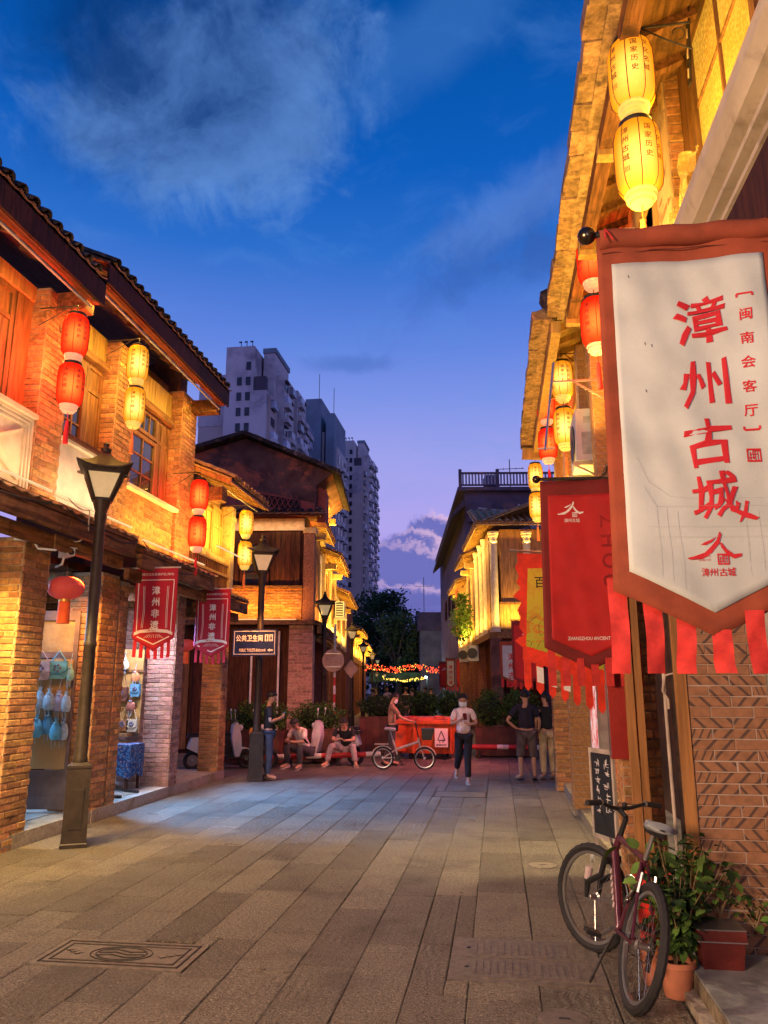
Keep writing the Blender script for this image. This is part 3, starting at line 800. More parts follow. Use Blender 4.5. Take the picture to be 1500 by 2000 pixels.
B = T('shop_house', 'brick shop house with brick parapet and long dark tiled eaves, second on the left', 'building', (-5.4, 11.5, 0), group='old shop houses along the street')
pillar(B, -5.72, -5.385, 10.48, 10.75, -.04, 3.25, name='brick_pillar', faces='x')
pillar(B, -5.86, -5.385, 12.55, 12.9, .15, 3.3, kind='grey')
pillar(B, -5.75, -5.385, 12.28, 12.9, 3.8, 6.9)
m = MB(); m.pbox(FL, 10.43, 12.27, 3.75, 4.66, -.25, -.09); bp_ = m.build('brick_parapet', mortar_m, B)
lay(B, bp_, (V((-5.46, 0, 0)), Y3, X3), 10.43, 12.27, 3.76, 4.66)
MB().pbox(FL, 10.43, 12.27, 4.665, 4.72, -.25, .02).build('sill', plaster_w, B)
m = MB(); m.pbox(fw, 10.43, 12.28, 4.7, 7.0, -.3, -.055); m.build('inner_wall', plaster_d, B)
for (a, e) in ((10.46, 10.82), (11.78, 12.02), (12.03, 12.27)): panel_door(fw, B, a, e, 4.74, 6.2, wood_m)
window(fw, B, 10.84, 11.76, 4.74, 5.75, 2, 3, glass_m, wood_m, label='casement window with large panes right of the yellow lantern pair')
window(fw, B, 10.84, 11.76, 5.78, 6.2, 4, 1, glass_m, wood_m)
MB().pbox(fw, 10.43, 12.28, 6.21, 6.33, -.05, .1).build('lintel', wood_h, B)
planks(fw, B, 10.43, 12.28, 6.34, 6.8, 8, wood_y, .02, 'frieze_board')
canopy(B, FL, 10.08, 12.95, 3.68, .5)
eaves(FL, B, 8.25, 12.75, .66, 7.05, -.2, rows=3, kind='d', fascia=.32, deep=5.0, joint=.22)
MB().pbox(FL, 8.25, 12.7, 6.74, 6.81, .5, .6).build('gutter_board', MATS['gutter_red_brown'], B)
MB().box(-5.38, -4.9, 12.62, 12.84, 6.62, 6.85).build('bracket_beam', wood_h, B)
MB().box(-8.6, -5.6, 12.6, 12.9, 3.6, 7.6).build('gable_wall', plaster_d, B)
m = MB(); m.bar((-5.6, 8.1, 7.35), (-9.2, 8.1, 8.85), .22, .3); m.bar((-5.6, 8.35, 7.62), (-9.2, 8.35, 9.12), .3, .1); m.build('verge', tile_d, B)

Cc = T('low_shop_house', 'low ochre shop house lit yellow with slatted balustrade before the crossing lane', 'building', (-5.4, 14, 0), group='old shop houses along the street')
pillar(Cc, -5.78, -5.385, 14.85, 15.2, .15, 3.2)
fc = (V((-5.55, 0, 0)), Y3, X3)
MB().pbox(fc, 12.92, 15.22, 3.6, 5.5, -.4, -.06).build('inner_wall', plaster_y, Cc)
MB().box(-5.6, -5.36, 15.0, 15.22, 3.55, 5.4).build('corner_post', plaster_y, Cc)
MB().box(-5.62, -5.34, 14.98, 15.24, 5.1, 5.2).build('post_cap', plaster_y, Cc)
panel_door(fc, Cc, 12.95, 13.5, 4.3, 5.3, wood_y, 0)
window(fc, Cc, 13.75, 14.35, 4.32, 5.2, 2, 2, glass_y, wood_y, label='lit yellow window of the low house')
panel_door(fc, Cc, 14.4, 14.95, 4.3, 5.3, wood_y, 0); planks(fc, Cc, 13.52, 13.73, 4.3, 5.3, 2, wood_y, 0)
MB().pbox(fc, 12.92, 15.0, 4.18, 4.29, -.05, .1).build('sill', plaster_y, Cc)
r1 = MB().pbox(FL, 12.95, 15.15, 4.13, 4.17, -.06, -.01).build('balustrade', wood_y, Cc); MB().pbox(FL, 12.95, 15.15, 3.9, 3.95, -.055, -.005).build('rail', wood_y, r1)
MB().pbox(FL, 12.95, 15.15, 3.5, 3.56, -.06, .0).build('rail', plaster_w, r1)
bs = MB().pbox(FL, -.013, .013, 3.56, 4.13, -.045, -.02).mesh('baluster', wood_m, (-5.37, 0, 0))
for i in range(24): inst(bs, 'baluster', r1, (-5.37, 13.0 + i * .092, 0))
canopy(Cc, FL, 12.98, 15.3, 3.5, .35)
eaves(FL, Cc, 12.95, 15.35, .7, 5.46, -.18, rows=3, kind='o', fascia=.1, deep=2.6, joint=.22, board=tile_o, soffit=wood_y)
MB().box(-5.38, -4.85, 13.0, 13.25, 5.05, 5.3).build('bracket_beam', wood_h, Cc)
MB().box(-8.5, -5.6, 14.95, 15.2, 3.3, 5.6).build('gable_wall', plaster_d, Cc)

# the rest of the street behind the camera, added to block sky light
for (x0, x1, y0, y1, h_, lab) in ((-9.4, -5.4, -9, 3.3, 7.6, 'plain brick shop house behind the camera on the left'), (-9.6, -5.5, -26, -9.1, 8.4, 'farther plain shop house behind the camera on the left'), (1.25, 6, -12, -3.2, 8.2, 'plain shop house behind the camera on the right'), (1.3, 6, -26, -12.1, 8.0, 'farther plain shop house behind the camera on the right'), (-5.3, 1.2, -30, -26.2, 8.5, 'house closing the street far behind the camera')):
    t = T('shop_house', lab, 'building', ((x0 + x1) / 2, (y0 + y1) / 2, 0), group='old shop houses along the street')
    MB().box(x0, x1, y0, y1, -.05, h_).build('wall', M('rear_brick', (.26, .13, .07), .85, var=.3), t)
    sx_ = -1 if x0 > 0 else 1; e_ = x1 if x0 < 0 else x0
    if y1 > -26: MB().box(min(e_, e_ + sx_ * .7), max(e_, e_ + sx_ * .7), y0, y1, h_ - .5, h_ - .35).build('eave', wood_h, t); MB().box(min(e_, e_ + sx_ * .4), max(e_, e_ + sx_ * .4), y0, y1, 3.6, 3.75).build('canopy', wood_h, t)
# ================================================================== the left arcade, inside
ar = T('arcade_interior', 'dark timber back wall and ceiling of the left arcade behind the brick pillars', 'wall', (-8, 10, 0))
fb = (V((-8.3, 0, 0)), Y3, X3)
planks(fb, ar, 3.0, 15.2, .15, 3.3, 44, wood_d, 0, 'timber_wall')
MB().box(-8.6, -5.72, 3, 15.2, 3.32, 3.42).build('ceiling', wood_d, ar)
bm_ = MB().box(-1.45, 1.25, -.07, .07, -.2, 0).mesh('ceiling_beam', wood_h)
for i in range(12): inst(bm_, 'ceiling_beam', ar, (-7.1, 4 + i * 1.0, 3.32))
MB().box(-8.29, -8.2, 8.0, 9.7, .15, 2.5).build('shop_door', M('grey_blue_door', (.12, .14, .17), .5), ar)
MB().box(-8.29, -8.22, 10.9, 11.9, 1.0, 2.6).build('shelf_back', wood_m, ar)
# short inner brick pier seen behind the hanging door leaf
ip = T('inner_brick_pier', 'pale pinkish brick pier behind the open door leaf in the left arcade', 'pillar', (-6.3, 11.2, 0))
pillar(ip, -6.75, -6.42, 11.2, 11.5, .15, 3.3, kind='grey', name='pier')
ip2 = T('inner_brick_pier', 'dim brick pier behind the floral table in the left arcade', 'pillar', (-6.4, 13.0, 0))
pillar(ip2, -6.55, -6.2, 13.1, 13.5, .15, 3.3, kind='grey', name='pier')
# door leaf used as a display board
dl = T('display_door', 'greyish wooden door leaf hung with blue bags between the first two left pillars', 'door', (-6.0, 9.7, 0))
wgrey = M('door_grey_brown', (.17, .13, .14), .55, var=.2, bump=.1)
straw = M('woven_straw', (.5, .33, .15), .8, var=.15, nscale=60, stretch=(6, 6, 1), bump=.5, bscale=160)
fd = (V((-6.2, 9.7, 0)), V((.985, .17, 0)).normalized(), V((.17, -.985, 0)).normalized())
m = MB(); W_ = .62
for (a, e, c, d) in ((0, .09, .2, 2.75), (W_ - .06, W_, .2, 2.75), (.09, W_ - .06, .2, .35), (.09, W_ - .06, 2.62, 2.75), (.09, W_ - .06, 2.12, 2.2), (.09, W_ - .06, .62, .68)): m.pbox(fd, a, e, c, d, -.04, 0)
m.build('frame', wgrey, dl)
MB().pbox(fd, .09, W_ - .06, .35, .62, -.035, -.02).build('lower_panel', wgrey, dl)
MB().pbox(fd, .09, W_ - .06, 2.2, 2.62, -.035, -.02).build('upper_panel', M('cane_panel', (.3, .24, .14), .7, bump=.4, bscale=90), dl)
MB().pbox(fd, .08, W_ - .04, .7, 2.1, -.015, .008).build('woven_mat', straw, dl)
MB().pbox(fd, .02, .07, 1.35, 1.42, 0, .006).build('blue_sticker', M('sticker_blue', (.3, .55, .8), .5), dl)
MB().lathe([(.032, 0), (.032, .006)], tuple(fd[0] + fd[1] * .05 + V((0, -.008, 1.24))), 12, axis='y').build('green_sticker', M('sticker_green', (.35, .8, .1), .5), dl)
MB().pbox(fd, -.04, -.0, 1.38, 1.55, -.01, .01).build('switch_plate', white_m, dl)
bagc = [M('bag_lilac', (.42, .42, .62), .8, bump=.2), M('bag_sky_blue', (.12, .42, .66), .8, bump=.2), M('bag_pale_blue', (.38, .52, .68), .8, bump=.2, var=.2, nscale=30), M('bag_denim', (.1, .3, .5), .8, bump=.2), M('bag_mint', (.25, .5, .5), .8, bump=.2)]
def bag(lab, u, v, w, h, mat, strap=.14, pouch=False, nn=.05, fr=fd, grp='blue cloth bags hanging on the open door leaf'):
    t = T('cloth_bag', lab, 'bag', tuple(fr[0] + fr[1] * u + fr[2] * nn + V((0, 0, v))), group=grp)
    c = fr[0] + fr[1] * u + fr[2] * nn + V((0, 0, v)); m = MB()
    if pouch:
        prof = [(.002, -h / 2), (w * .34, -h * .48), (w * .5, -h * .3), (w * .46, 0), (w * .3, h * .22), (w * .13, h * .33), (w * .2, h * .5), (.002, h * .5)]
        m.lathe(prof, c, 12, (1, .45)); m.build('bag_body', mat, t, smooth=True)
        k = MB(); k.tube([c + V((s_ * w * .14, -.03, h * .33 - q_ * .01)) for s_, q_ in ((-1, 0), (-.4, 1), (.4, 1), (1, 0))], .008, 5)
        k.tube([c + V((-.01, 0, h * .35)), c + V((0, .02, h * .5 + strap))], .004, 5); k.tube([c + V((.02, -.02, -h * .45)), c + V((.025, -.02, -h * .45 - .09))], .004, 5); k.tube([c + V((-.03, -.02, -h * .45)), c + V((-.02, -.02, -h * .45 - .11))], .004, 5)
        k.build('cord', bagc[2], t)
    else:
        poly = [(-w / 2, h / 2), (-w / 2 - .005, -h * .3), (-w * .42, -h / 2), (w * .42, -h / 2), (w / 2 + .005, -h * .3), (w / 2, h / 2)]
        f2 = (c, fr[1], fr[2]); m.fprism(f2, poly, -.03, .03); m.build('bag_body', mat, t)
        m = MB(); m.fprism(f2, [(-w * .5, h * .5), (-w * .5, -.0), (-w * .25, -h * .2), (w * .25, -h * .2), (w * .5, 0), (w * .5, h * .5)], .031, .042); m.build('flap', mat, t)
        m = MB()
        for k in range(5): m.ball(c + fr[1] * (w * .16 * cos(k * 1.26)) + fr[2] * .045 + V((0, 0, h * .12 + w * .16 * sin(k * 1.26))), .018, 6, 4)
        m.build('flower_print', M('bag_print', (.12, .12, .2), .8), t)
        k = MB(); k.tube([c + fr[1] * (-w * .4) + V((0, 0, h / 2)), c + V((0, 0, h / 2 + strap)), c + fr[1] * (w * .4) + V((0, 0, h / 2))], .008, 5); k.build('strap', mat, t)
bag('lilac shoulder bag with dark flower print, top left on the open door', .18, 1.95, .25, .24, bagc[0])
bag('sky blue shoulder bag with flower print, top middle on the open door', .4, 1.96, .24, .23, bagc[1], nn=.03)
bag('small mint coloured pouch at the right end of the top row of bags', .57, 1.93, .12, .22, bagc[4], pouch=True)
bag('pale blue drawstring pouch, leftmost of the middle row', .2, 1.6, .15, .28, bagc[2], pouch=True)
bag('pale blue patterned drawstring pouch, second in the middle row', .33, 1.58, .18, .28, bagc[2], pouch=True, nn=.07)
bag('wide pale patterned drawstring pouch, third in the middle row', .45, 1.56, .2, .27, bagc[0], pouch=True, nn=.05)
bag('pale pouch at the right end of the middle row', .56, 1.55, .15, .27, bagc[2], pouch=True, nn=.08)
bag('bright blue drawstring pouch, leftmost of the bottom row', .18, 1.24, .22, .3, bagc[1], pouch=True)
bag('denim blue drawstring pouch in the middle of the bottom row', .33, 1.28, .19, .3, bagc[3], pouch=True, nn=.03)
bag('light blue drawstring pouch, right in the bottom row', .45, 1.2, .17, .28, bagc[1], pouch=True, nn=.07)
bag('pale drawstring pouch at the right end of the bottom row', .54, 1.2, .15, .28, bagc[2], pouch=True, nn=.04)
# board with leather bags behind the second pillar
bdp = T('bag_display_board', 'ochre display board with leather bags between second and third left pillars', 'display board', (-6.5, 12.2, 0))
fr2 = (V((-6.46, 12.4, 0)), X3, V((0, -1, 0)))
MB().pbox(fr2, 0, .6, 1.0, 2.35, -.03, 0).build('board', M('board_ochre', (.42, .24, .08), .7), bdp)
MB().pbox(fr2, -.02, .62, 1.98, 2.02, 0, .03).build('rail', wood_m, bdp)
MB().pbox(fr2, 0, .5, .95, 1.0, 0, .22).build('shelf', wood_m, bdp); MB().pbox(fr2, 0, .5, .83, .87, 0, .22).build('shelf', wood_m, bdp)
for (lab, u, v, w, h, col, po, st) in (('brown fringed leather bag on the ochre board', .28, 1.62, .2, .22, (.16, .06, .04), False, .3), ('pale green round pouch on the ochre board', .1, 1.4, .16, .17, (.45, .45, .22), False, .12),
                                      ('tan rounded leather bag low on the ochre board', .34, 1.12, .2, .17, (.36, .16, .07), False, .2), ('cream rounded bag low at the right of the ochre board', .5, 1.12, .18, .2, (.55, .44, .32), False, .2),
                                      ('small white round purse low at the left of the ochre board', .12, 1.08, .12, .12, (.7, .66, .6), True, .1), ('reddish tasselled bag at the right of the ochre board', .45, 1.45, .17, .2, (.3, .1, .07), True, .2)):
    bag(lab, u, v, w, h, M('leather_' + str(int(u * 100)), col, .6, bump=.1), st, po, .05, fr2, 'leather bags on the ochre display board')
for i, (u, v, cc_, lab) in enumerate(((.5, 1.92, (.5, .2, .08), 'orange round pouch at the top right of the ochre board'), (.1, 1.85, (.2, .12, .3), 'small violet pouch at the top left of the ochre board'), (.3, 2.12, (.55, .5, .4), 'pale cloth bag hooked above the rail of the ochre board'), (.52, 1.68, (.1, .25, .4), 'blue striped bag at the right edge of the ochre board'))):
    bag(lab, u, v, .16, .2, M('goods_%d' % i, cc_, .7, var=.3, nscale=30), .1, i % 2 == 0, .06, fr2, 'leather bags on the ochre display board')
sh_ = T('shop_shelf', 'wooden shelf crowded with jars and boxes at the back of the left arcade', 'shelf', (-8.1, 10.2, .15))
for z in (.5, 1.0, 1.5, 2.0, 2.5): MB().box(-8.28, -7.95, 9.75, 12.4, z, z + .03).build('shelf_board', wood_m, sh_)
for y in (9.75, 11.05, 12.38): MB().box(-8.28, -7.95, y, y + .03, .15, 2.6).build('upright', wood_m, sh_)
r_ = random.Random(6)
for i in range(70):
    z = .53 + .5 * (i % 4); y = 9.85 + (i // 4) * .145 + r_.uniform(-.02, .02); h_ = r_.uniform(.12, .3); m = MB()
    m.lathe([(.04, z), (.05, z + .02), (.05, z + h_ * .7), (.03, z + h_ * .85), (.03, z + h_)], (-8.05, y, 0), 8) if i % 3 else m.box(-8.14, -8.0, y - .05, y + .05, z, z + h_)
    m.build('goods', M('goods_%d' % (i % 4), (.5, .3, .1)), sh_)
# table under a floral cloth
tb = T('display_table', 'small table draped with a blue floral cloth in the left arcade', 'table', (-5.95, 12.1, 0))
clo = bpy.data.materials.new('floral_cloth'); clo.use_nodes = True; q = NB(clo.node_tree); P_ = clo.node_tree.nodes['Principled BSDF']
g_ = q.n('ShaderNodeNewGeometry'); v_ = q.n('ShaderNodeTexVoronoi'); q.set(v_.inputs['Vector'], g_.outputs['Position']); v_.inputs['Scale'].default_value = 22
cc = q.mix(q.smooth(v_.outputs['Distance'], .25, .4), (.5, .3, .28, 1), (.03, .06, .22, 1)); cc = q.mix(q.smooth(q.noise(g_.outputs['Position'], 30, 3), .5, .6), cc, (.12, .3, .6, 1)); q.set(P_.inputs['Base Color'], cc); P_.inputs['Roughness'].default_value = .8
MATS['floral_cloth'] = clo
def drape(a, b_):
    # a runs round the table, b_ down the skirt
    per = [(-6.35, 11.85), (-5.72, 11.85), (-5.72, 12.35), (-6.35, 12.35)]
    s = a * 4 % 4; i = int(s) % 4; f_ = s - int(s); p, q2 = per[i], per[(i + 1) % 4]
    x, y = p[0] + (q2[0] - p[0]) * f_, p[1] + (q2[1] - p[1]) * f_; cx, cy = -6.035, 12.1; k = 1 + b_ * (.05 + .06 * sin(a * 60))
    return (cx + (x - cx) * k, cy + (y - cy) * k, .84 - b_ * (.47 + .03 * sin(a * 31))), (0, 0, 0)
m = MB(); m.sheet(drape, 64, 5, .002); m.box(-6.35, -5.72, 11.85, 12.35, .835, .85); m.build('tablecloth', clo, tb, smooth=True)
for (x, y) in ((-6.3, 11.9), (-5.78, 11.9), (-6.3, 12.3), (-5.78, 12.3)): MB().box(x - .02, x + .02, y - .02, y + .02, .15, .84).build('leg', wood_d, tb)
t = T('bent_pipe_stand', 'curved dark metal tube stand resting on the arcade edge beside the second pillar', 'stand', (-5.5, 11.0, .15))
m = MB(); m.tube([(-5.75, 10.9, .75), (-5.72, 11.1, .4), (-5.6, 11.5, .22), (-5.5, 11.75, .17)], .022, 8); m.tube([(-5.8, 10.9, .3), (-5.62, 11.0, .2), (-5.5, 11.2, .17)], .022, 8); m.tube([(-5.74, 10.95, .36), (-5.68, 11.3, .3)], .015, 6); m.build('tube', iron_m, t, smooth=True)

# ------------------------------------------------------------------ lanterns
def paper(name, col, hot, s, sh):
    m = bpy.data.materials.new(name); m.use_nodes = True; t = m.node_tree; t.nodes.clear(); q = NB(t)
    tc = q.n('ShaderNodeTexCoord'); d = q.vmath('LENGTH', q.vmath('SUBTRACT', tc.outputs['Object'], (0, 0, .2)))
    lp = q.n('ShaderNodeLayerWeight'); lp.inputs[0].default_value = .35
    glow = q.math('POWER', q.math('SUBTRACT', 1.0, lp.outputs['Facing']), 3.0)
    x, y, z = q.sep(tc.outputs['Object']); vz = q.math('SUBTRACT', 1.0, q.smooth(q.math('ABSOLUTE', q.math('SUBTRACT', z, .2)), .02, .24))
    nz = q.noise(tc.outputs['Object'], 26, 4, .6, 1.5)
    k = q.math('MULTIPLY', glow, vz); k = q.math('MULTIPLY', k, q.math('ADD', .75, q.math('MULTIPLY', nz, .5)), True)
    e = q.n('ShaderNodeEmission'); q.set(e.inputs[0], q.mix(k, (*col, 1), (*hot, 1))); q.set(e.inputs[1], q.math('ADD', s, q.math('MULTIPLY', k, sh)))
    df = q.n('ShaderNodeBsdfDiffuse'); df.inputs[0].default_value = (*[c * .5 for c in col], 1)
    ad = q.n('ShaderNodeAddShader'); t.links.new(e.outputs[0], ad.inputs[0]); t.links.new(df.outputs[0], ad.inputs[1])
    t.links.new(ad.outputs[0], q.n('ShaderNodeOutputMaterial').inputs[0]); MATS[name] = m; return m
LP = {'y': paper('lantern_paper_yellow', (1, .33, .01), (1, .74, .16), .8, 1.5), 'r': paper('lantern_paper_red', (1, .016, .004), (1, .2, .03), .8, 1.5)}
LRM = {'y': M('lantern_rim_lit', (.6, .45, .12), .6, emit=(1, .62, .12), estr=.65, bump=.3, bscale=200), 'r': M('lantern_rim_pink', (.7, .35, .25), .6, emit=(1, .42, .22), estr=.6, bump=.3, bscale=200)}
rib_m = M('lantern_wire', (.16, .05, .01), .6); LT = {'y': M('lantern_print_brown', (.2, .08, .01), .7), 'r': M('lantern_print_red', (.28, .01, .01), .7)}
tas = {'y': M('tassel_orange', (.9, .22, .05), .7, emit=(1, .2, .04), estr=.18), 'r': M('tassel_red', (.75, .02, .03), .7, emit=(1, .02, .02), estr=.12)}
lprof = [(.086, .015), (.103, .03), (.119, .06), (.127, .11), (.129, .2), (.129, .3), (.126, .37), (.114, .42), (.095, .445), (.08, .45)]
def lrad(z):
    for (r0, z0), (r1, z1) in zip(lprof, lprof[1:]):
        if z0 <= z <= z1: return r0 + (r1 - r0) * (z - z0) / (z1 - z0)
    return .1
def lantern(colr, label, loc, tassel=False, group=None):
    t = T('paper_lantern', label, 'lantern', loc, group=group, local=True)
    MB().lathe(lprof, n=40).build('paper_body', LP[colr], t, smooth='all')
    for k in range(8):
        a = 2 * pi * k / 8 + .2; m = MB(); m.tube([(cos(a) * (r + .002), sin(a) * (r + .002), z) for r, z in lprof], .0028, 4); m.build('wire_rib', rib_m, t)
    m = MB(); m.lathe([(.085, .445), (.092, .455), (.092, .475), (.07, .48)], n=24); m.build('top_ring', iron_m, t, smooth=True)
    m = MB()
    for (r, z) in ((.09, .018), (.082, -.012), (.064, -.036)): m.lathe([(r - .006, z - .018), (r, z - .012), (r, z + .01), (r - .006, z + .014)], n=24)
    m.build('bottom_rings', LRM[colr], t, smooth=True)
    m = MB(); m.tube([(0, 0, .47), (0, 0, .56)], .004, 5); m.build('hanging_wire', iron_m, t)
    # lettering on two sides
    m = MB()
    for a0, txts, off in ((-pi / 2 + .05, ('国家历史', '文化名城'), .035), (-pi / 2 + 1.25, ('漳州古城',), 0), (-pi / 2 - 1.2, ('漳州古城',), 0)):
        def fn(u, v, a0=a0):
            r = lrad(min(.43, max(.03, v))) + .004; a = a0 + u / .129; return (r * cos(a), r * sin(a), v)
        for i, tx in enumerate(txts):
            for j, ch in enumerate(tx):
                put_text(m, fn, ch, (-off + 2 * off * i) if len(txts) > 1 else 0, .36 - j * .058, .042, .02)
        if len(txts) == 1: put_text(m, fn, '回', 0, .115, .034, .01)
    m.build('lettering', LT[colr], t, fix=False)
    if tassel:
        m = MB(); m.tube([(0, 0, -.05), (0, 0, -.14)], .004, 5); m.lathe([(.008, -.14), (.018, -.15), (.014, -.17), (.02, -.2), (.026, -.38), (.002, -.385)], n=10); m.build('tassel', tas[colr], t, smooth=True)
    return t
lanterns = []
def pair(colr, x, y, z1, z2, lab, s=1.1, rot=0, label2=None, power=9):
    """upper lantern with body from z1, lower from z2, tassel on the lower"""
    a = lantern(colr, 'upper lantern of ' + lab, (x, y, z1), False, 'lanterns hung in pairs under the eaves'); c = lantern(colr, 'lower lantern of ' + lab, (x, y, z2), True, 'lanterns hung in pairs under the eaves')
    for o in (a, c): o.scale = (s, s, s); o.rotation_euler = (0, 0, rot + (.3 if o is c else 0))
    point('lantern_wall_fill', (x + (-.24 if x < 0 else .2), y + .05, z1 - .02), power, YEL if colr == 'y' else REDL, .1)  # added lamp outside the paper, carrying the lantern glow to the wall
pair('r', -4.88, 7.9, 5.57, 4.94, 'the red pair nearest the camera on the left', 1.17, 1.0, power=80)
pair('y', -4.88, 9.5, 5.92, 5.29, 'the yellow pair before the brick house on the left', 1.13, 1.2, power=22)
pair('r', -4.88, 12.0, 4.62, 3.98, 'the red pair before the low ochre house on the left', 1.16, 1.0, power=70)
pair('y', -4.88, 14.5, 4.68, 4.05, 'the yellow pair at the corner of the crossing lane', 1.1, 1.0, power=20)
RL = [('y', 1.04, 4.68, 5.56, 4.9, 'the near yellow pair over the white banner', 1.17), ('r', 1.1, 7.4, 5.77, 5.07, 'the red pair half hidden behind the white banner', 1.16), ('y', 1.035, 10.4, 5.69, 4.99, 'the yellow pair beside the air conditioner on the right', 1.16),
      ('r', .94, 12.3, 6.01, 5.35, 'the red pair behind the yellow one on the right', 1.16), ('y', .84, 14.4, 5.39, 4.82, 'the far yellow pair at the end of the right row', 1.1)]
for q_ in RL: pair(q_[0], q_[1], q_[2], q_[3], q_[4], q_[5], q_[6], .2, power=30 if q_[0] == 'r' else 14)
# scrolled iron brackets that carry them
for (x0, x1, y, z) in ((-5.37, -4.88, 7.9, 6.24), (-5.37, -4.88, 9.5, 6.56), (-5.37, -4.88, 12.0, 5.29), (-5.37, -4.88, 14.5, 5.3), (1.46, 1.04, 4.68, 6.22), (1.46, 1.1, 7.4, 6.42), (1.32, 1.03, 10.4, 6.35), (1.32, .94, 12.3, 6.66), (1.32, .84, 14.4, 6.01)):
    side = 'left' if x0 < 0 else 'right'
    k_ = [7.9, 9.5, 12.0, 14.5] if x0 < 0 else [4.68, 7.4, 10.4, 12.3, 14.4]
    t = T('lantern_bracket', 'thin scrolled iron bracket holding the %s lantern pair on the %s' % ((['nearest red', 'nearest yellow', 'second red', 'last yellow'] if x0 < 0 else ['big near yellow', 'half hidden red', 'middle yellow', 'farther red', 'last yellow'])[k_.index(y)], side), 'bracket', (x0, y, z), group='iron lantern brackets on the %s' % side)
    m = MB(); m.tube([(x0, y, z), (x1, y, z)], .009, 6); m.tube([(x0, y, z - .22), (x0 + (x1 - x0) * .4, y, z - .12), (x1 - (x1 - x0) * .2, y, z)], .006, 6)
    m.tube([(x0 + (x1 - x0) * (.2 + .1 * cos(k * .6)), y, z - .08 + .05 * sin(k * .6)) for k in range(9)], .004, 5); m.build('arm', iron_m, t, smooth=True)
# big round lantern hanging from the arcade
t = T('round_lantern', 'wide round red silk lantern with orange fringe hanging by the first left pillar', 'lantern', (-5.33, 8.95, 2.95), local=True)
silk = M('lantern_silk_red', (.5, .08, .07), .6, emit=(1, .05, .03), estr=.16, var=.1)
pr = [(.215 * sin(k * pi / 16), -.15 * cos(k * pi / 16)) for k in range(2, 15)]
MB().lathe(pr, n=48, rib=.05, ribn=16).build('silk_body', silk, t, smooth='all')
MB().lathe([(.07, -.17), (.072, -.14), (.07, -.14)], n=24).build('gold_ring', M('gold_trim', (.6, .35, .08), .4, .6), t)
MB().lathe([(.068, -.17), (.07, -.3), (.074, -.44), (.001, -.44)], n=30, rib=.04, ribn=28).build('fringe', M('fringe_orange_red', (.75, .1, .02), .7, emit=(1, .1, .02), estr=.12), t)
MB().tube([(0, 0, .14), (0, 0, .3)], .004, 5).build('hanging_wire', iron_m, t)
t = T('round_lantern', 'small round red lantern with fringe deep in the left arcade beside the crimson pennants', 'lantern', (-5.75, 13.9, 2.5), local=True)
MB().lathe([(r * .75, z * .75) for r, z in pr], n=32, rib=.05, ribn=12).build('silk_body', silk, t, smooth='all')
MB().lathe([(.05, -.12), (.055, -.34), (.001, -.34)], n=20, rib=.04, ribn=20).build('fringe', MATS['fringe_orange_red'], t)
MB().tube([(0, 0, .1), (0, 0, .8)], .004, 5).build('hanging_wire', iron_m, t)
# cctv cameras
def cctv(loc, rot, lab):
    t = T('security_camera', lab, 'camera', loc, rot, local=True)
    m = MB(); m.box(-.05, .05, -.16, .12, -.04, .045); m.build('housing', white_m, t)
    m = MB(); m.box(-.06, .06, -.2, .1, .047, .056); m.build('sunshield', white_m, t)
    MB().lathe([(.035, -.17), (.035, -.16), (.001, -.16)], (0, 0, 0), 12, axis='y').build('lens', black_m, t)
    m = MB(); m.tube([(0, .05, -.04), (0, .1, -.12), (0, .3, -.13)], .014, 7); m.build('arm', white_m, t)
cctv((-5.28, 8.8, 3.36), .9, 'white box security camera above the big round red lantern'); cctv((-5.3, 8.05, 3.42), -1.2, 'small white security camera on the first left pillar')
# bare bulb
t = T('bare_bulb', 'bright bare bulb glowing between the second and third left pillars', 'lamp', (-5.95, 11.5, 2.5))
MB().ball((-5.95, 11.5, 2.5), .03, 12, 8).build('bulb', emitter('bulb_white', (1, .86, .6), 25), t); MB().tube([(-5.95, 11.5, 2.53), (-5.95, 11.5, 3.3)], .006, 5).build('cord', black_m, t)
point('bare_bulb_light', (-5.95, 11.42, 2.45), 18, (1, .75, .45), .03)

# ------------------------------------------------------------------ crimson pennants
def pennant_fn(x0, x1, ztop, zside, ztip, y, ph=0.0, amp=.012, yaw=0.0):
    w = x1 - x0
    def fn(u, v):           # u 0..1 across, v = height
        x = x0 + u * w; d = amp * sin(u * 7 + ph) * (ztop - v) / (ztop - ztip) + amp * .6 * sin(v * 6 + ph)
        return (x + d * .2, y + d + (u - .5) * w * yaw, v)
    return fn
def bottom(u, zs, zt): return zt + (zs - zt) * abs(u - .5) * 2
def cloth(t, name, mat, fn, u0, u1, top, zs, zt, off=0.0, nu=24, nv=24, th=.003, label=None):
    m = MB()
    def f(a, b_):
        u = u0 + (u1 - u0) * a; zb = bottom((a), zs, zt); v = zb + (top - zb) * (1 - b_); p = fn(u, v); return (p[0], p[1] - off, p[2]), (0, -1, 0)
    m.sheet(f, nu, nv, th); o = m.build(name, mat, t, smooth='all'); return o
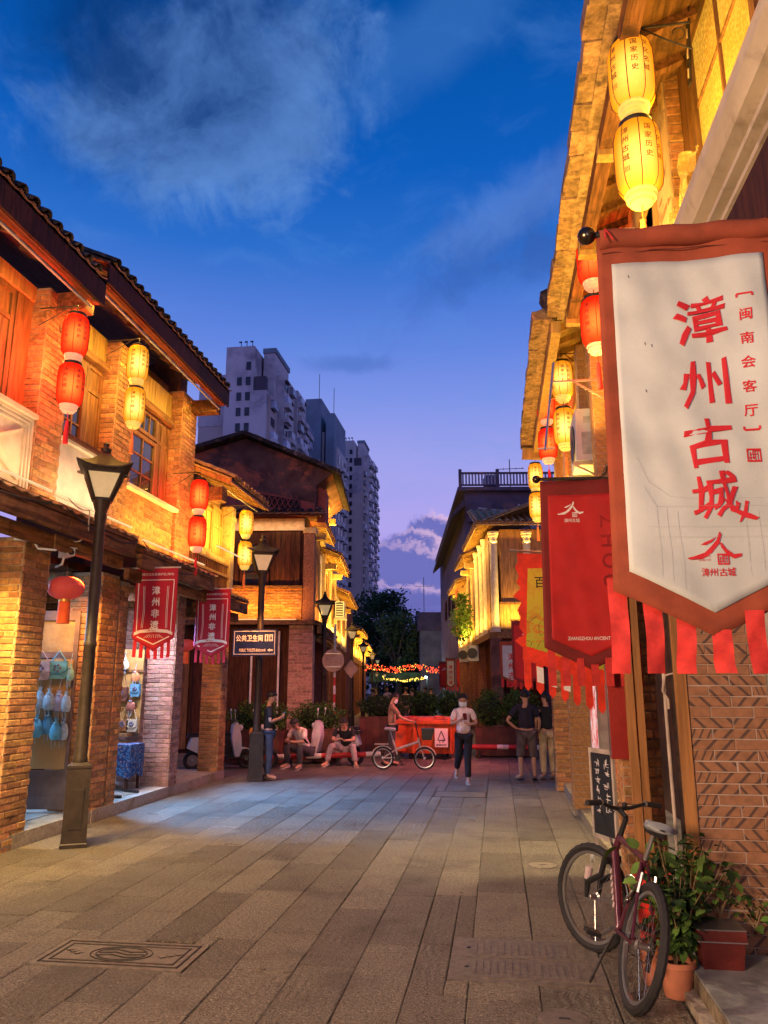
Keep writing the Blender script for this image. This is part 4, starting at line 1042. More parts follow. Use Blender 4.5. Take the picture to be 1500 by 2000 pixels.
for (x0, x1, y, lab) in ((-5.16, -4.52, 10.5, 'crimson pennant printed in white, nearer of the two left pennants'), (-5.24, -4.6, 13.0, 'crimson pennant printed in white, farther of the two, left of the blue sign')):
    t = T('heritage_pennant', lab, 'banner', (x0, y, 3.4), group='crimson pennants on the left'); fn = pennant_fn(x0, x1, 3.42, 2.42, 2.22, y, x0 * 9)
    cloth(t, 'cloth', crim_c, fn, 0, 1, 3.42, 2.42, 2.24)
    w = x1 - x0; f2 = lambda a, c, fn=fn: (lambda p: (p[0], p[1] - .005, p[2]))(fn(a, c)); f3 = lambda a, c, fn=fn, w=w: (lambda p: (p[0], p[1] - .006, p[2]))(fn(.5 + a / w, c))
    m = MB()
    def ln(m, pts, wd=.012):
        for p, q2 in zip(pts, pts[1:]): m.bar(f2(*p), f2(*q2), wd, .002, (0, 1, 0))
    ln(m, [(.1, 2.5), (.08, 3.25), (.92, 3.25), (.9, 2.5)]); ln(m, [(.12, 2.44), (.5, 2.33), (.88, 2.44)], .016)
    for s in (-1, 1):
        for k in (.27, .3): ln(m, [(.5 + s * k, 2.56), (.5 + s * (k - .02), 2.8), (.5 + s * k, 3.16)], .006)
    for k in range(-4, 5): ln(m, [(.5 + k * .03, 2.47), (.5 + k * .055, 2.42)], .004)
    m.build('printed_lines', ink_w, t)
    m = MB()
    chars(t, ink_w, f3, [(ch, -.005, 3.1 - i * .165, .125, .03, {}) for i, ch in enumerate('漳州非遗')])
    put_text(m, f3, '闽南文化生态保护区(漳州)', 0, 3.33, .04, .01, width=.52); m.build('lettering', ink_w, t, fix=False)
    m = MB()
    rb = [(-.29, 2.5), (-.2, 2.535), (0, 2.55), (.2, 2.535), (.29, 2.5), (.29, 2.455), (.2, 2.49), (0, 2.505), (-.2, 2.49), (-.29, 2.455)]
    m.add([(lambda p: (p[0], p[1] - .003, p[2]))(f3(a, c)) for a, c in rb], [(0, 1, 8, 9), (1, 2, 7, 8), (2, 3, 6, 7), (3, 4, 5, 6)]); m.build('printed_scroll', ink_w, t, fix=False)
    m = MB(); f4 = lambda a, c, fn=fn, w=w: (lambda p: (p[0], p[1] - .011, p[2]))(fn(.5 + a / w, c)); put_text(m, f4, '漳州古城', 0, 2.523, .028, .012, width=.2); m.build('scroll_lettering', ink_r, t, fix=False)
    for k in range(6):
        u = .04 + k * .158
        m = MB(); m.sheet(lambda a, b_, u=u: ((lambda p: (p[0], p[1] + .004 + .004 * sin(k + b_ * 5), p[2]))(fn(u + a * .085, (2.36 + .07 * abs(u - .5)) - b_ * .24)), (0, -1, 0)), 2, 5, .002); m.build('ribbon', crim_c, t)
    m = MB(); m.tube([(-5.4, y, 3.43), (x1 + .03, y, 3.43)], .011, 8); m.build('pole', white_m, t); m = MB(); m.tube([(-5.4, y, 3.32), (-5.25, y, 3.43)], .007, 6); m.build('pole_bracket', iron_m, t)

# ------------------------------------------------------------------ street lamps
def street_lamp(loc, rot, lab, s=1.0, group='pagoda topped street lamps on the left'):
    t = T('street_lamp', lab, 'street lamp', loc, rot, group, local=True)
    def sqr(m, prof):
        o = len(m.v)
        for r, z in prof: m.v += [(-r, -r, z), (r, -r, z), (r, r, z), (-r, r, z)]
        for i in range(len(prof) - 1):
            for k in range(4): m.f.append((o + 4 * i + k, o + 4 * i + (k + 1) % 4, o + 4 * i + 4 + (k + 1) % 4, o + 4 * i + 4 + k))
        m.f.append((o + 3, o + 2, o + 1, o)); m.f.append(tuple(o + 4 * (len(prof) - 1) + k for k in range(4)))
        return m
    sqr(MB(), [(.142, 0), (.142, .04), (.133, .05), (.125, .84), (.13, .845), (.13, .87), (.1, .885), (.078, .9)]).build('base', lampm, t)
    MB().box(-.07, .07, -.1375, -.128, .2, .62).build('access_door', lampm, t)
    bo_ = MB().lathe([(.012, 0), (.012, .02), (.001, .022)], n=6).mesh('bolt', steel_m)
    for bx, by in ((-.12, -.12), (.12, -.12), (.12, .12), (-.12, .12)): inst(bo_, 'bolt', t, (bx, by, .04))
    m = MB(); m.lathe([(.075, .86), (.082, .9), (.082, .94), (.073, .97), (.068, 2.2), (.074, 2.21), (.074, 2.25), (.067, 2.26), (.062, 3.72)], n=16); m.build('pole', lampm, t, smooth=True)
    m = MB(); m.lathe([(.062, 3.7), (.075, 3.78), (.07, 3.84), (.1, 3.93), (.11, 3.98), (.001, 3.98)], n=16); m.build('collar', lampm, t, smooth=True)
    # tapered glass box and its frame
    b0, b1, z0, z1 = .095, .215, 3.98, 4.32
    sqr(MB(), [(b0 - .012, z0 + .01), (b1 - .014, z1)]).build('glass', glass_f, t)
    m = MB()
    cs = [(-1, -1), (1, -1), (1, 1), (-1, 1)]
    for i in range(4):
        a, c = cs[i], cs[(i + 1) % 4]
        m.bar((a[0] * b0, a[1] * b0, z0), (a[0] * b1, a[1] * b1, z1), .032)
        m.bar((a[0] * b0, a[1] * b0, z0 + .012), (c[0] * b0, c[1] * b0, z0 + .012), .026); m.bar((a[0] * b1, a[1] * b1, z1), (c[0] * b1, c[1] * b1, z1), .04)
    m.build('frame', lampm, t)
    # swept pagoda roof, corners curling up
    m = MB(); n = 8
    def rf(a, b_):       # b_ 0 centre .. 1 edge
        ang = a * 2 * pi; k = 1 / max(abs(cos(ang)), abs(sin(ang))); cr = (k - 1) / .414
        r = (.03 + .25 * b_) * k if b_ > 0 else .0; z = 4.66 - .31 * b_ ** .55 + (.06 * cr ** 2) * b_ ** 3
        return (r * cos(ang) * (1 + .16 * cr * b_ ** 2), r * sin(ang) * (1 + .16 * cr * b_ ** 2), z), (0, 0, 1)
    m.sheet(rf, 32, n, .022); m.build('roof', lampm, t, smooth=True)
    MB().lathe([(.06, 4.6), (.07, 4.64), (.03, 4.67), (.04, 4.71), (.001, 4.74)], n=12).build('finial', lampm, t, smooth=True)
    t.scale = (s, s, s); return t
l1 = street_lamp((-4.76, 8.62, 0), .5, 'large dark street lamp standing nearest on the left before the brick pillars')
l2 = street_lamp((-4.6, 14.78, 0), .35, 'grey street lamp carrying the blue toilets sign')
for i, (x, y, lab) in enumerate(((-4.74, 21.2, 'street lamp beside the round road sign'), (-5.93, 31.8, 'street lamp under the air conditioner down the far street'), (-7.6, 44.3, 'third street lamp down the far street'), (-9.1, 57, 'fourth street lamp down the far street'), (-10.4, 68, 'farthest street lamp before the trees'))):
    d_ = dup(l2, (x, y, 0), .2, lab); d_.scale = (.92, .92, .92)
# public toilets sign
t = T('toilets_sign', 'dark blue public toilets sign with white lettering on the second street lamp', 'sign', (-4.66, 14.6, 2.6))
navy = M('sign_navy', (.012, .02, .09), .35)
fs = (V((-5.1, 14.62, 0)), V((1, .02, 0)), V((.02, -1, 0)))
MB().pbox(fs, 0, .88, 2.32, 2.83, -.03, 0).build('board', navy, t)
m = MB()
for (a, e, c, d) in ((.03, .85, 2.79, 2.8), (.03, .85, 2.35, 2.36), (.03, .04, 2.36, 2.79), (.84, .85, 2.36, 2.79)): m.pbox(fs, a, e, c, d, .001, .004)
m.build('border', ink_w, t)
fS = lambda u, v: tuple(fs[0] + fs[1] * u + fs[2] * .004 + V((0, 0, v)))
chars(t, ink_w, fS, [(ch, .12 + i * .11, 2.66, .13, .035, dict(sx=.8)) for i, ch in enumerate('公共卫生间')]); m = MB()
put_text(m, fS, 'PUBLIC TOILETS', .3, 2.43, .085, .02, width=.32); put_text(m, fS, '距此200米', .57, 2.43, .06, .02, width=.2); put_text(m, fS, '➔', .75, 2.43, .07, .01) if False else None
m.build('lettering', ink_w, t, fix=False)
m = MB()
for k, u in enumerate((.68, .77)):
    m.pbox(fs, u - .035, u + .035, 2.6, 2.73, .001, .003)
m.build('pictogram_plate', ink_w, t)
m = MB()
for k, u in enumerate((.68, .77)):
    c = fs[0] + fs[1] * u + fs[2] * .006 + V((0, 0, 2.705)); m.lathe([(.014, 0), (.014, .002)], tuple(c), 10, axis='y'); m.fprism(fs, [(u - .012 - k * .01, 2.64), (u - .014, 2.69), (u + .014, 2.69), (u + .012 + k * .01, 2.64)], .004, .007); m.pbox(fs, u - .008, u + .008, 2.605, 2.641, .004, .007)
m.build('pictogram', navy, t)
m = MB(); m.fprism(fs, [(.7, 2.43), (.75, 2.46), (.75, 2.445), (.81, 2.445), (.81, 2.415), (.75, 2.415), (.75, 2.4)], .002, .005); m.build('arrow', ink_w, t)

# loose wiring slung along the left ledge
for (lab, pts_) in (('black cable sagging along the first left ledge', [(-4.93, 4.5, 3.75), (-4.92, 6.2, 3.68), (-4.93, 8.1, 3.8), (-4.95, 9.2, 3.66), (-4.96, 10.1, 3.74)]), ('black cable slung along the second left ledge down to the pennant poles', [(-4.9, 10.1, 3.75), (-4.88, 11.2, 3.5), (-4.9, 12.2, 3.6), (-4.95, 12.9, 3.45), (-5.1, 13.6, 3.6), (-5.05, 14.8, 3.4)]),
                    ('beige conduit curling from the ledge down to the security camera', [(-4.95, 8.2, 3.92), (-4.9, 8.6, 3.86), (-4.98, 8.75, 3.62), (-5.15, 8.72, 3.5), (-5.36, 8.6, 3.46)])):
    t = T('loose_cable', lab, 'cable', pts_[0]); pp = []
    for i in range(len(pts_) - 1):
        for k in range(6): f_ = k / 6; pp.append(V(pts_[i]).lerp(V(pts_[i + 1]), f_) - V((0, 0, .05 * sin(pi * f_))))
    MB().tube(pp + [V(pts_[-1])], .008, 5).build('wire', black_m if 'black' in lab else M('conduit_beige', (.5, .4, .33), .6), t, smooth=True)
# ================================================================== right side, near
FR = (V((1.2, 0, 0)), Y3, V((-1, 0, 0)))
kr = MB(); kr.box(1.14, 3.2, -6, 14.6, -.06, .12); af2 = struct('right_arcade_floor', kr, M('stone_floor_right', (.3, .28, .24), .6, var=.3, nscale=3, bump=.3, bscale=30)); ORG[af2.name] = (0, 0, 0)
y = 1.0
while y < 14.6:
    l = rnd.choice((.9, 1.2, 1.5)); e = min(y + l, 14.62)
    MB().box(1.06 + rnd.uniform(-.01, .01), 1.3, y + .004, e - .004, -.06, .14 + rnd.uniform(-.006, .004)).build('kerb_stone', M('kerb_right', (.22, .17, .12), .8, var=.3, nscale=20, bump=.4, bscale=50, rand=.2), af2); y = e
# patterned brick: dark slanting stripes glazed into each brick
def pattern_brick(name, col, dark):
    mt = bpy.data.materials.new(name); mt.use_nodes = True; t = mt.node_tree; t.nodes.clear(); q = NB(t)
    p = q.n('ShaderNodeBsdfPrincipled'); t.links.new(p.outputs[0], q.n('ShaderNodeOutputMaterial').inputs[0])
    g = q.n('ShaderNodeNewGeometry'); oi = q.n('ShaderNodeObjectInfo'); tc = q.n('ShaderNodeTexCoord'); x, y, z = q.sep(tc.outputs['Object'])
    sg = q.math('SIGN', q.math('SUBTRACT', q.math('FRACT', q.math('MULTIPLY', oi.outputs['Random'], 17.3)), .5))
    ph = q.math('MULTIPLY', oi.outputs['Random'], 9)
    s = q.math('FRACT', q.math('ADD', q.math('ADD', q.math('MULTIPLY', x, 11), q.math('MULTIPLY', q.math('MULTIPLY', z, 10), sg)), ph))
    k = q.math('MULTIPLY', q.smooth(s, .02, .06), q.math('SUBTRACT', 1.0, q.smooth(s, .26, .31)))
    k = q.math('MULTIPLY', k, q.smooth(q.math('FRACT', q.math('MULTIPLY', oi.outputs['Random'], 5.9)), .12, .14))
    nz = q.noise(g.outputs['Position'], 22, 4)
    c = q.mix(q.smooth(nz, .3, .7), tuple(v * .82 for v in col) + (1,), tuple(v * 1.12 for v in col) + (1,))
    c = q.mix(q.math('MULTIPLY', k, .9), c, (*dark, 1)); q.set(p.inputs['Base Color'], c); p.inputs['Roughness'].default_value = .6
    bp = q.n('ShaderNodeBump'); bp.inputs['Strength'].default_value = .15; q.set(bp.inputs['Height'], q.noise(g.outputs['Position'], 90, 3)); t.links.new(bp.outputs[0], p.inputs['Normal'])
    MATS[name] = mt; return mt
pb1 = pattern_brick('patterned_brick', (.33, .155, .08), (.075, .045, .04))
BM['pat'] = brick_mesh('brick', pb1, BW, .006, BH)
pb2 = pattern_brick('patterned_brick_ochre', (.4, .2, .07), (.3, .15, .055)); BM['pato'] = brick_mesh('brick', pb2, BW, .006, BH)
mort_l = M('mortar_pale', (.42, .32, .27), .85, var=.2)
def pierR(th, x0, x1, y0, y1, z0, z1, kind, pitch=.075, faces='sx', L=.27):
    p = MB().box(x0, x1, y0, y1, z0, z1).build('brick_pillar', mort_l if kind != 'red' else mortar_m, th)
    if 's' in faces: lay(th, p, (V((x0, y0, 0)), X3, V((0, -1, 0))), 0, x1 - x0, z0, z1, kind, pitch, L, gap=.011 if kind == 'red' else .004)
    if 'x' in faces: lay(th, p, (V((x0, y0, 0)), Y3, V((-1, 0, 0))), 0, y1 - y0, z0, z1, kind, pitch, L, gap=.011 if kind == 'red' else .004)
    return p
Rb = T('near_shop_house', 'shop house at the right edge with patterned brick pillar, lit windows and cream cornice', 'building', (1.5, 5.5, 0), group='old shop houses along the street')
pierR(Rb, 1.24, 1.74, 5.45, 5.9, .12, 3.9, 'pat', .068)
MB().box(1.17, 1.235, 5.43, 5.5, .14, 3.9).build('door_post', M('post_orange_wood', (.36, .16, .05), .55, var=.3, stretch=(4, 4, .3)), Rb)
MB().box(1.745, 1.8, 5.4, 5.5, .12, 3.9).build('door_post', M('post_pale', (.45, .4, .34), .6), Rb)
pierR(Rb, 1.0, 1.32, 6.9, 7.2, .12, 3.6, 'red', .075)
MB().box(1.02, 1.08, 6.55, 6.62, .12, 3.4).build('timber_post', MATS['post_orange_wood'], Rb); MB().box(1.095, 1.15, 6.55, 6.62, .12, 3.4).build('timber_post', MATS['post_orange_wood'], Rb)
MB().box(1.14, 3.0, -3, 14.4, 3.6, 3.9).build('floor_beam', wood_d, Rb)
MB().box(3.0, 3.2, -3, 14.4, .1, 8.3).build('inner_wall', plaster_d, Rb)
MB().box(2.2, 3.0, 5.6, 14.3, .12, 3.6).build('shop_front', M('shop_front_dark', (.09, .045, .03), .6, var=.5, nscale=2, bump=.2), Rb)
# drain pipes
t = T('drain_pipe', 'dark rusty drain pipe with a thin white pipe tied to it beside the patterned pillar', 'pipe', (1.19, 5.6, 0))
MB().tube([(1.2, 5.58, .12), (1.2, 5.58, 3.7)], .042, 12).build('down_pipe', M('rust_black', (.03, .015, .012), .55, .2, var=.5, nscale=14), t, smooth=True)
MB().tube([(1.12, 5.55, .12), (1.115, 5.55, 1.5), (1.13, 5.55, 3.7)], .011, 8).build('thin_pipe', M('pipe_beige', (.45, .36, .3), .6), t, smooth=True)
m = MB(); m.tube([(1.12, 5.53, 1.82), (1.2, 5.52, 1.84), (1.25, 5.54, 1.83)], .006, 5); m.tube([(1.12, 5.53, 1.82), (1.1, 5.53, 1.72), (1.13, 5.53, 1.66), (1.13, 5.53, 1.6)], .009, 5); m.build('cloth_tie', MATS['pipe_beige'], t)
# upper storey
fw2 = (V((1.62, 0, 0)), Y3, V((-1, 0, 0)))
MB().pbox(fw2, -2.5, 5.5, 3.9, 8.2, -.25, -.06).build('inner_wall', plaster_d, Rb)
pierR(Rb, 1.46, 1.78, 5.5, 5.95, 3.9, 6.6, 'red', .08)
MB().box(1.445, 1.458, 5.5, 5.95, 3.9, 6.6).build('plaster_strip', plaster_y, Rb)
m = MB(); m.box(1.42, 1.84, 5.46, 6.0, 6.6, 6.66); m.box(1.38, 1.88, 5.42, 6.04, 6.66, 6.72); m.box(1.44, 1.82, 5.48, 5.98, 6.72, 6.95); m.build('pillar_capital', plaster_y, Rb)
w = window(fw2, Rb, 3.95, 5.3, 4.75, 7.2, 2, 4, glass_y, wood_m, fw=.08, label='yellow lit upper window with patterned glass')
planks(fw2, Rb, 2.4, 3.9, 4.6, 7.2, 10, M('shutter_dark_red', (.13, .025, .015), .6, var=.4, stretch=(3, 3, .3)), 0)
MB().pbox(fw2, 5.31, 5.5, 3.9, 7.2, -.05, .05).build('window_jamb', wood_m, Rb)
# cream cornice
m = MB(); m.pprism(FR, [(-.42, 4.62), (-.42, 4.0), (-.2, 4.0), (-.2, 4.04), (-.1, 4.04), (-.1, 4.13), (-.145, 4.145), (-.145, 4.17), (-.07, 4.18), (-.07, 4.21), (-.11, 4.22), (-.11, 4.25), (-.04, 4.26), (-.04, 4.29), (-.07, 4.3), (-.07, 4.34), (.0, 4.36), (.04, 4.44), (.04, 4.52)], 0.8, 5.44)
m.build('cornice', M('cornice_cream', (.62, .52, .36), .7, var=.15, nscale=5, stretch=(1, .3, 1), bump=.15, dirt=(.36, .28, .18), dscale=3), Rb)
t = T('perforated_strip', 'black perforated metal strip hanging at the top right beside the lit window', 'bracket', (1.5, 5.0, 6.3))
m = MB(); m.bar((1.5, 4.95, 5.95), (1.5, 4.75, 7.0), .07, .012, (1, 0, 0)); m.build('strip', iron_m, t)
m = MB()
for k in range(7): m.bar((1.49, 4.94 - k * .03, 6.0 + k * .14), (1.49, 4.925 - k * .03, 6.06 + k * .14), .02, .006, (1, 0, 0))
m.build('slot', plaster_y, t)
# crumpled plastic sheet caught on the wall
pl = M('plastic_sheet', (.5, .36, .14), .2, var=.4, nscale=20, alpha=.4, bump=1.0, bscale=25)
t = T('plastic_sheet', 'crumpled translucent plastic sheet hanging beside the upper right window', 'plastic sheet', (1.45, 4.95, 4.9))
m = MB()
def crump(a, b_):
    w = .05 + .13 * sin(min(1, b_ * 1.2) * pi) ** .7 * (1 - .3 * b_); x = 1.46 + .05 * sin(b_ * 9 + a * 7) + .02 * sin(b_ * 31 + a * 17)
    return (x - .08 * sin(b_ * 3), 4.98 + (a - .5) * w * 2.2 + .03 * sin(b_ * 13), 5.42 - b_ * .95 + .02 * sin(a * 14 + b_ * 20)), (1, 0, 0)
m.sheet(crump, 14, 30, .002); m.build('sheet', pl, t)
# long eave above
eaves(FR, Rb, 2.6, 8.95, .33, 6.28, -.3, slope=.4, rows=3, kind='s', fascia=.0, deep=2.6, joint=.25, soffit=wood_h, pan=tile_s)
es = MB().box(-.13, .13, -.145, .145, -.07, .05).mesh('edge_stone', tile_s)
ed = MB().pbox(FR, 2.6, 8.95, 6.16, 6.2, .2, .33).build('eave_edge', tile_s, Rb)
for i in range(21): inst(es, 'edge_stone', ed, (.87 + rnd.uniform(-.015, .015), 2.75 + i * .3, 6.24 + rnd.uniform(-.012, .012)), (0, rnd.uniform(-.1, .1), rnd.uniform(-.04, .04)))
MB().bar((1.02, 2.6, 6.1), (1.02, 8.9, 6.1), .12, .16).build('eave_beam', wood_h, Rb)
for yy in (3.2, 5.7, 7.2, 8.7): MB().bar((1.6, yy, 6.0), (.95, yy, 6.05), .1, .16).build('eave_bracket', wood_y, Rb)
MB().pbox(FR, 6.0, 9.0, 3.9, 6.9, -.5, -.28).build('upper_wall', plaster_y, Rb)
fy = (V((1.47, 0, 0)), Y3, V((-1, 0, 0)))
pierR(Rb, 1.22, 1.46, 6.95, 7.25, 3.9, 6.1, 'pato'); pierR(Rb, 1.2, 1.46, 8.7, 8.98, 3.9, 6.1, 'pato')
panel_door(fy, Rb, 6.1, 6.9, 4.7, 6.0, wood_y); window(fy, Rb, 7.4, 8.5, 4.7, 5.9, 3, 2, glass_y, wood_y)
R1 = T('lantern_shop_house', 'right hand shop house with weathered tile edge behind the hanging lanterns and air conditioner', 'building', (1.3, 11.5, 0), group='old shop houses along the street')
pierR(R1, 1.16, 1.45, 10.0, 10.3, .12, 3.6, 'pato'); pierR(R1, .98, 1.3, 11.3, 11.6, .12, 3.6, 'pato'); pierR(R1, .96, 1.3, 14.1, 14.5, .0, 3.6, 'red')
MB().pbox(FR, 9.0, 14.6, 3.9, 7.2, -.5, -.1).build('upper_wall', plaster_y, R1)
f13 = (V((1.3, 0, 0)), Y3, V((-1, 0, 0)))
for (a, e) in ((9.2, 9.8), (10.9, 12.0), (12.9, 13.9)): window(f13, R1, a, e, 4.6, 5.9, 2, 3, glass_y, wood_y)
for yy in (10.0, 12.3, 14.2): pierR(R1, 1.2, 1.32, yy, yy + .3, 3.9, 6.3, 'pato', faces='s')
eaves(FR, R1, 9.02, 14.3, .5, 6.32, -.1, slope=.4, rows=3, kind='s', fascia=.0, deep=3.0, joint=.25, soffit=wood_y, pan=tile_s)
ed = MB().pbox(FR, 9.02, 14.3, 6.2, 6.24, .36, .5).build('eave_edge', tile_s, R1)
for i in range(18): inst(es, 'edge_stone', ed, (.7 + rnd.uniform(-.015, .015), 9.15 + i * .3, 6.28 + rnd.uniform(-.012, .012)), (0, rnd.uniform(-.1, .1), rnd.uniform(-.04, .04)))
MB().bar((.86, 9.05, 6.12), (.86, 14.3, 6.12), .12, .16).build('eave_beam', wood_y, R1)
MB().bar((1.3, 14.2, 6.0), (.6, 14.2, 6.05), .12, .2).build('eave_bracket', wood_y, R1)
MB().bar((.75, 9.02, 6.36), (1.6, 9.02, 6.75), .3, .35).build('verge', tile_d, R1)
MB().box(1.5, 6.2, 14.3, 14.6, 0, 7.2).build('gable_wall', plaster_d, R1)
canopy(R1, FR, 6.0, 14.4, 3.72, .15)
# air conditioner
t = T('air_conditioner', 'white outdoor air conditioning unit on a steel bracket beside the right lanterns', 'air conditioner', (1.2, 9.4, 4.4))
m = MB(); m.box(1.05, 1.42, 9.2, 9.95, 4.42, 5.08); m.build('casing', white_m, t)
m = MB(); m.box(1.11, 1.36, 9.19, 9.199, 4.5, 4.78); m.box(1.14, 1.26, 9.192, 9.199, 4.9, 4.98); m.build('side_panel', M('panel_grey', (.4, .4, .38), .5), t)
m = MB(); m.lathe([(.24, 0), (.24, -.012), (.2, -.014), (.06, -.012), (.05, -.02), (.001, -.02)], (1.05, 9.62, 4.75), 24, axis='x'); m.build('fan_grille', black_m, t)
m = MB()
for yy in (9.25, 9.9): m.bar((1.5, yy, 4.4), (1.0, yy, 4.4), .04, .04); m.bar((1.5, yy, 4.1), (1.02, yy, 4.38), .03, .03)
m.build('bracket', steel_m, t)
m = MB(); m.tube([(1.3, 9.2, 4.6), (1.25, 9.1, 4.3), (1.35, 9.1, 3.9)], .012, 6); m.build('cable', black_m, t, smooth=True)
t = T('steel_arm', 'thin steel arms reaching from the right wall before the yellow lanterns', 'bracket', (1.0, 8.2, 5.0))
m = MB(); m.bar((1.3, 8.2, 5.05), (.72, 8.2, 5.05), .02, .02); m.bar((1.3, 8.2, 4.8), (.95, 8.2, 5.03), .02, .02); m.bar((.74, 8.25, 5.3), (.58, 8.0, 4.2), .02, .02); m.bar((.5, 8.0, 4.22), (.68, 8.0, 4.22), .015, .015); m.build('arm', steel_m, t)
# sign boards between the pillars
t = T('red_notice_box', 'plain red box sign with a lit picture on its street side, over the chalkboard', 'sign', (1.0, 6.8, 1.2))
redp = M('red_paint', (.33, .02, .015), .45, var=.1)
MB().box(.905, 1.1, 6.75, 7.25 - .4, 1.17, 2.7).build('box', redp, t)
MB().box(.9, .904, 6.76, 6.84, 1.19, 2.68).build('edge_trim', steel_m, t)
adv = bpy.data.materials.new('advert_picture'); adv.use_nodes = True; q = NB(adv.node_tree); P_ = adv.node_tree.nodes['Principled BSDF']; g_ = q.n('ShaderNodeNewGeometry')
cc = q.mix(q.smooth(q.noise(g_.outputs['Position'], 9, 3), .45, .55), (.7, .5, .55, 1), (.5, .06, .05, 1)); q.set(P_.inputs['Base Color'], cc); q.set(P_.inputs['Emission Color'], cc); P_.inputs['Emission Strength'].default_value = .55; P_.inputs['Roughness'].default_value = .3
t2 = T('light_box', 'tall lit advertising case with silver frame facing the street beyond the red notice box', 'light box', (1.1, 9.3, .9))
MB().box(1.06, 1.3, 8.7, 9.5, .88, 2.6).build('case', M('case_grey', (.3, .26, .27), .4, .4), t2)
MB().box(1.05, 1.058, 8.78, 9.42, .98, 2.5).build('picture', adv, t2)
m = MB(); m.box(1.046, 1.06, 8.7, 8.76, .88, 2.6); m.box(1.046, 1.06, 9.44, 9.5, .88, 2.6); m.box(1.046, 1.06, 8.76, 9.44, .88, .95); m.build('frame', steel_m, t2)
# chalkboard on a wheeled trolley
t = T('chalkboard_trolley', 'black chalkboard with white handwriting on a small wheeled trolley by the right arcade', 'chalkboard', (1.1, 8, .12))
fk = (V((1.03, 7.75, 0)), V((-.45, 1, 0)).normalized() * .999, V((-1, -.45, 0)).normalized())
MB().pbox(fk, 0, .36, .38, 1.12, -.02, 0).build('board', black_m, t)
m = MB()
for (a, e, c, d) in ((-.03, 0, .35, 1.16), (.36, .39, .35, 1.16), (0, .36, 1.12, 1.16), (0, .36, .34, .38)): m.pbox(fk, a, e, c, d, -.025, .008)
m.build('frame', MATS['pipe_beige'], t)
m = MB(); fK = lambda u, v: tuple(fk[0] + fk[1] * u + fk[2] * .003 + V((0, 0, v)))
rs_ = random.Random(12)
for cu, n_, sz in ((.1, 5, .085), (.25, 6, .07)):        # handwriting too small to read: loose chalk strokes
    for i in range(n_):
        m = MB()
        for k in range(6):
            u, v = cu + rs_.uniform(-.4, .4) * sz, 1.03 - i * sz * 1.2 + rs_.uniform(-.35, .35) * sz; h_ = rs_.random() < .5
            m.bar(fK(u - (.3 if h_ else .03) * sz, v + (0 if h_ else .3) * sz), fK(u + (.3 if h_ else -.03) * sz, v + (.05 if h_ else -.3) * sz), .005, .002, tuple(fk[2]))
        m.build('chalk_mark', ink_w, t)
for (u, n_) in ((0, .06), (.34, .06), (0, -.1), (.34, -.1)):
    c = fk[0] + fk[1] * u + fk[2] * n_ + V((0, 0, .16)); MB().lathe([(.001, -.012), (.04, -.012), (.04, .012), (.001, .012)], tuple(c), 12, axis='x').build('wheel', MATS['panel_grey'], t)
m = MB()
for u in (0, .34): m.bar(fk[0] + fk[1] * u + fk[2] * .08 + V((0, 0, .2)), fk[0] + fk[1] * u - fk[2] * .12 + V((0, 0, .2)), .025, .025); m.bar(fk[0] + fk[1] * u + V((0, 0, .2)), fk[0] + fk[1] * u + V((0, 0, .38)), .025, .025)
m.build('trolley_frame', MATS['pipe_beige'], t)
# food poster
t = T('food_poster', 'bright red and yellow lit food poster standing inside the right arcade behind the handlebar', 'poster', (1.2, 8.6, .38))
fp = (V((1.12, 8.62, 0)), X3, V((0, -1, 0)))
MB().pbox(fp, 0, .3, .36, 1.0, -.02, 0).build('board', M('poster_yellow', (.8, .5, .15), .5, emit=(1, .55, .15), estr=.4), t)
m = MB(); m.pbox(fp, 0, .3, .84, .995, .001, .004); m.fprism(fp, [(.02, .42), (.04, .55), (.12, .62), (.22, .6), (.28, .5), (.28, .42)], .001, .004); m.fprism(fp, [(.05, .7), (.08, .8), (.2, .81), (.26, .72), (.2, .68)], .001, .004); m.build('red_print', M('poster_red', (.8, .05, .02), .5, emit=(1, .06, .02), estr=.5), t)
m = MB(); m.fprism(fp, [(.1, .66), (.13, .76), (.22, .75), (.24, .66)], .005, .007); m.build('white_print', M('poster_white', (.8, .75, .7), .5, emit=(1, .9, .8), estr=.4), t)

# ================================================================== the big white banner
def roof_emblem(m, fn, cx, cy, s):
    """the small swept-roof mark printed on the banners"""
    L = [(-1.0, -.38), (-.92, -.45), (-.45, -.42), (-.1, -.2), (.2, .15), (.33, .52), (.25, .62), (.12, .3), (-.1, .05), (-.35, -.18), (-.75, -.32)]
    m.add([fn(cx + a * s, cy + b_ * s) for a, b_ in L], [(0, 1, 10), (1, 2, 9, 10), (2, 3, 8, 9), (3, 4, 7, 8), (4, 5, 6, 7)])
    L = [(-.48, .12), (-.3, .1), (-.05, .22), (.12, .42), (-.1, .3), (-.3, .22)]
    m.add([fn(cx + a * s, cy + b_ * s) for a, b_ in L], [(0, 1, 5), (1, 2, 4, 5), (2, 3, 4)])
    R_ = [(.22, .2), (.3, .18), (.45, -.05), (.7, -.25), (1.0, -.22), (.98, -.34), (.7, -.42), (.45, -.28), (.27, 0)]
    m.add([fn(cx + a * s, cy + b_ * s) for a, b_ in R_], [(0, 1, 8), (1, 2, 7, 8), (2, 3, 6, 7), (3, 4, 5, 6)])
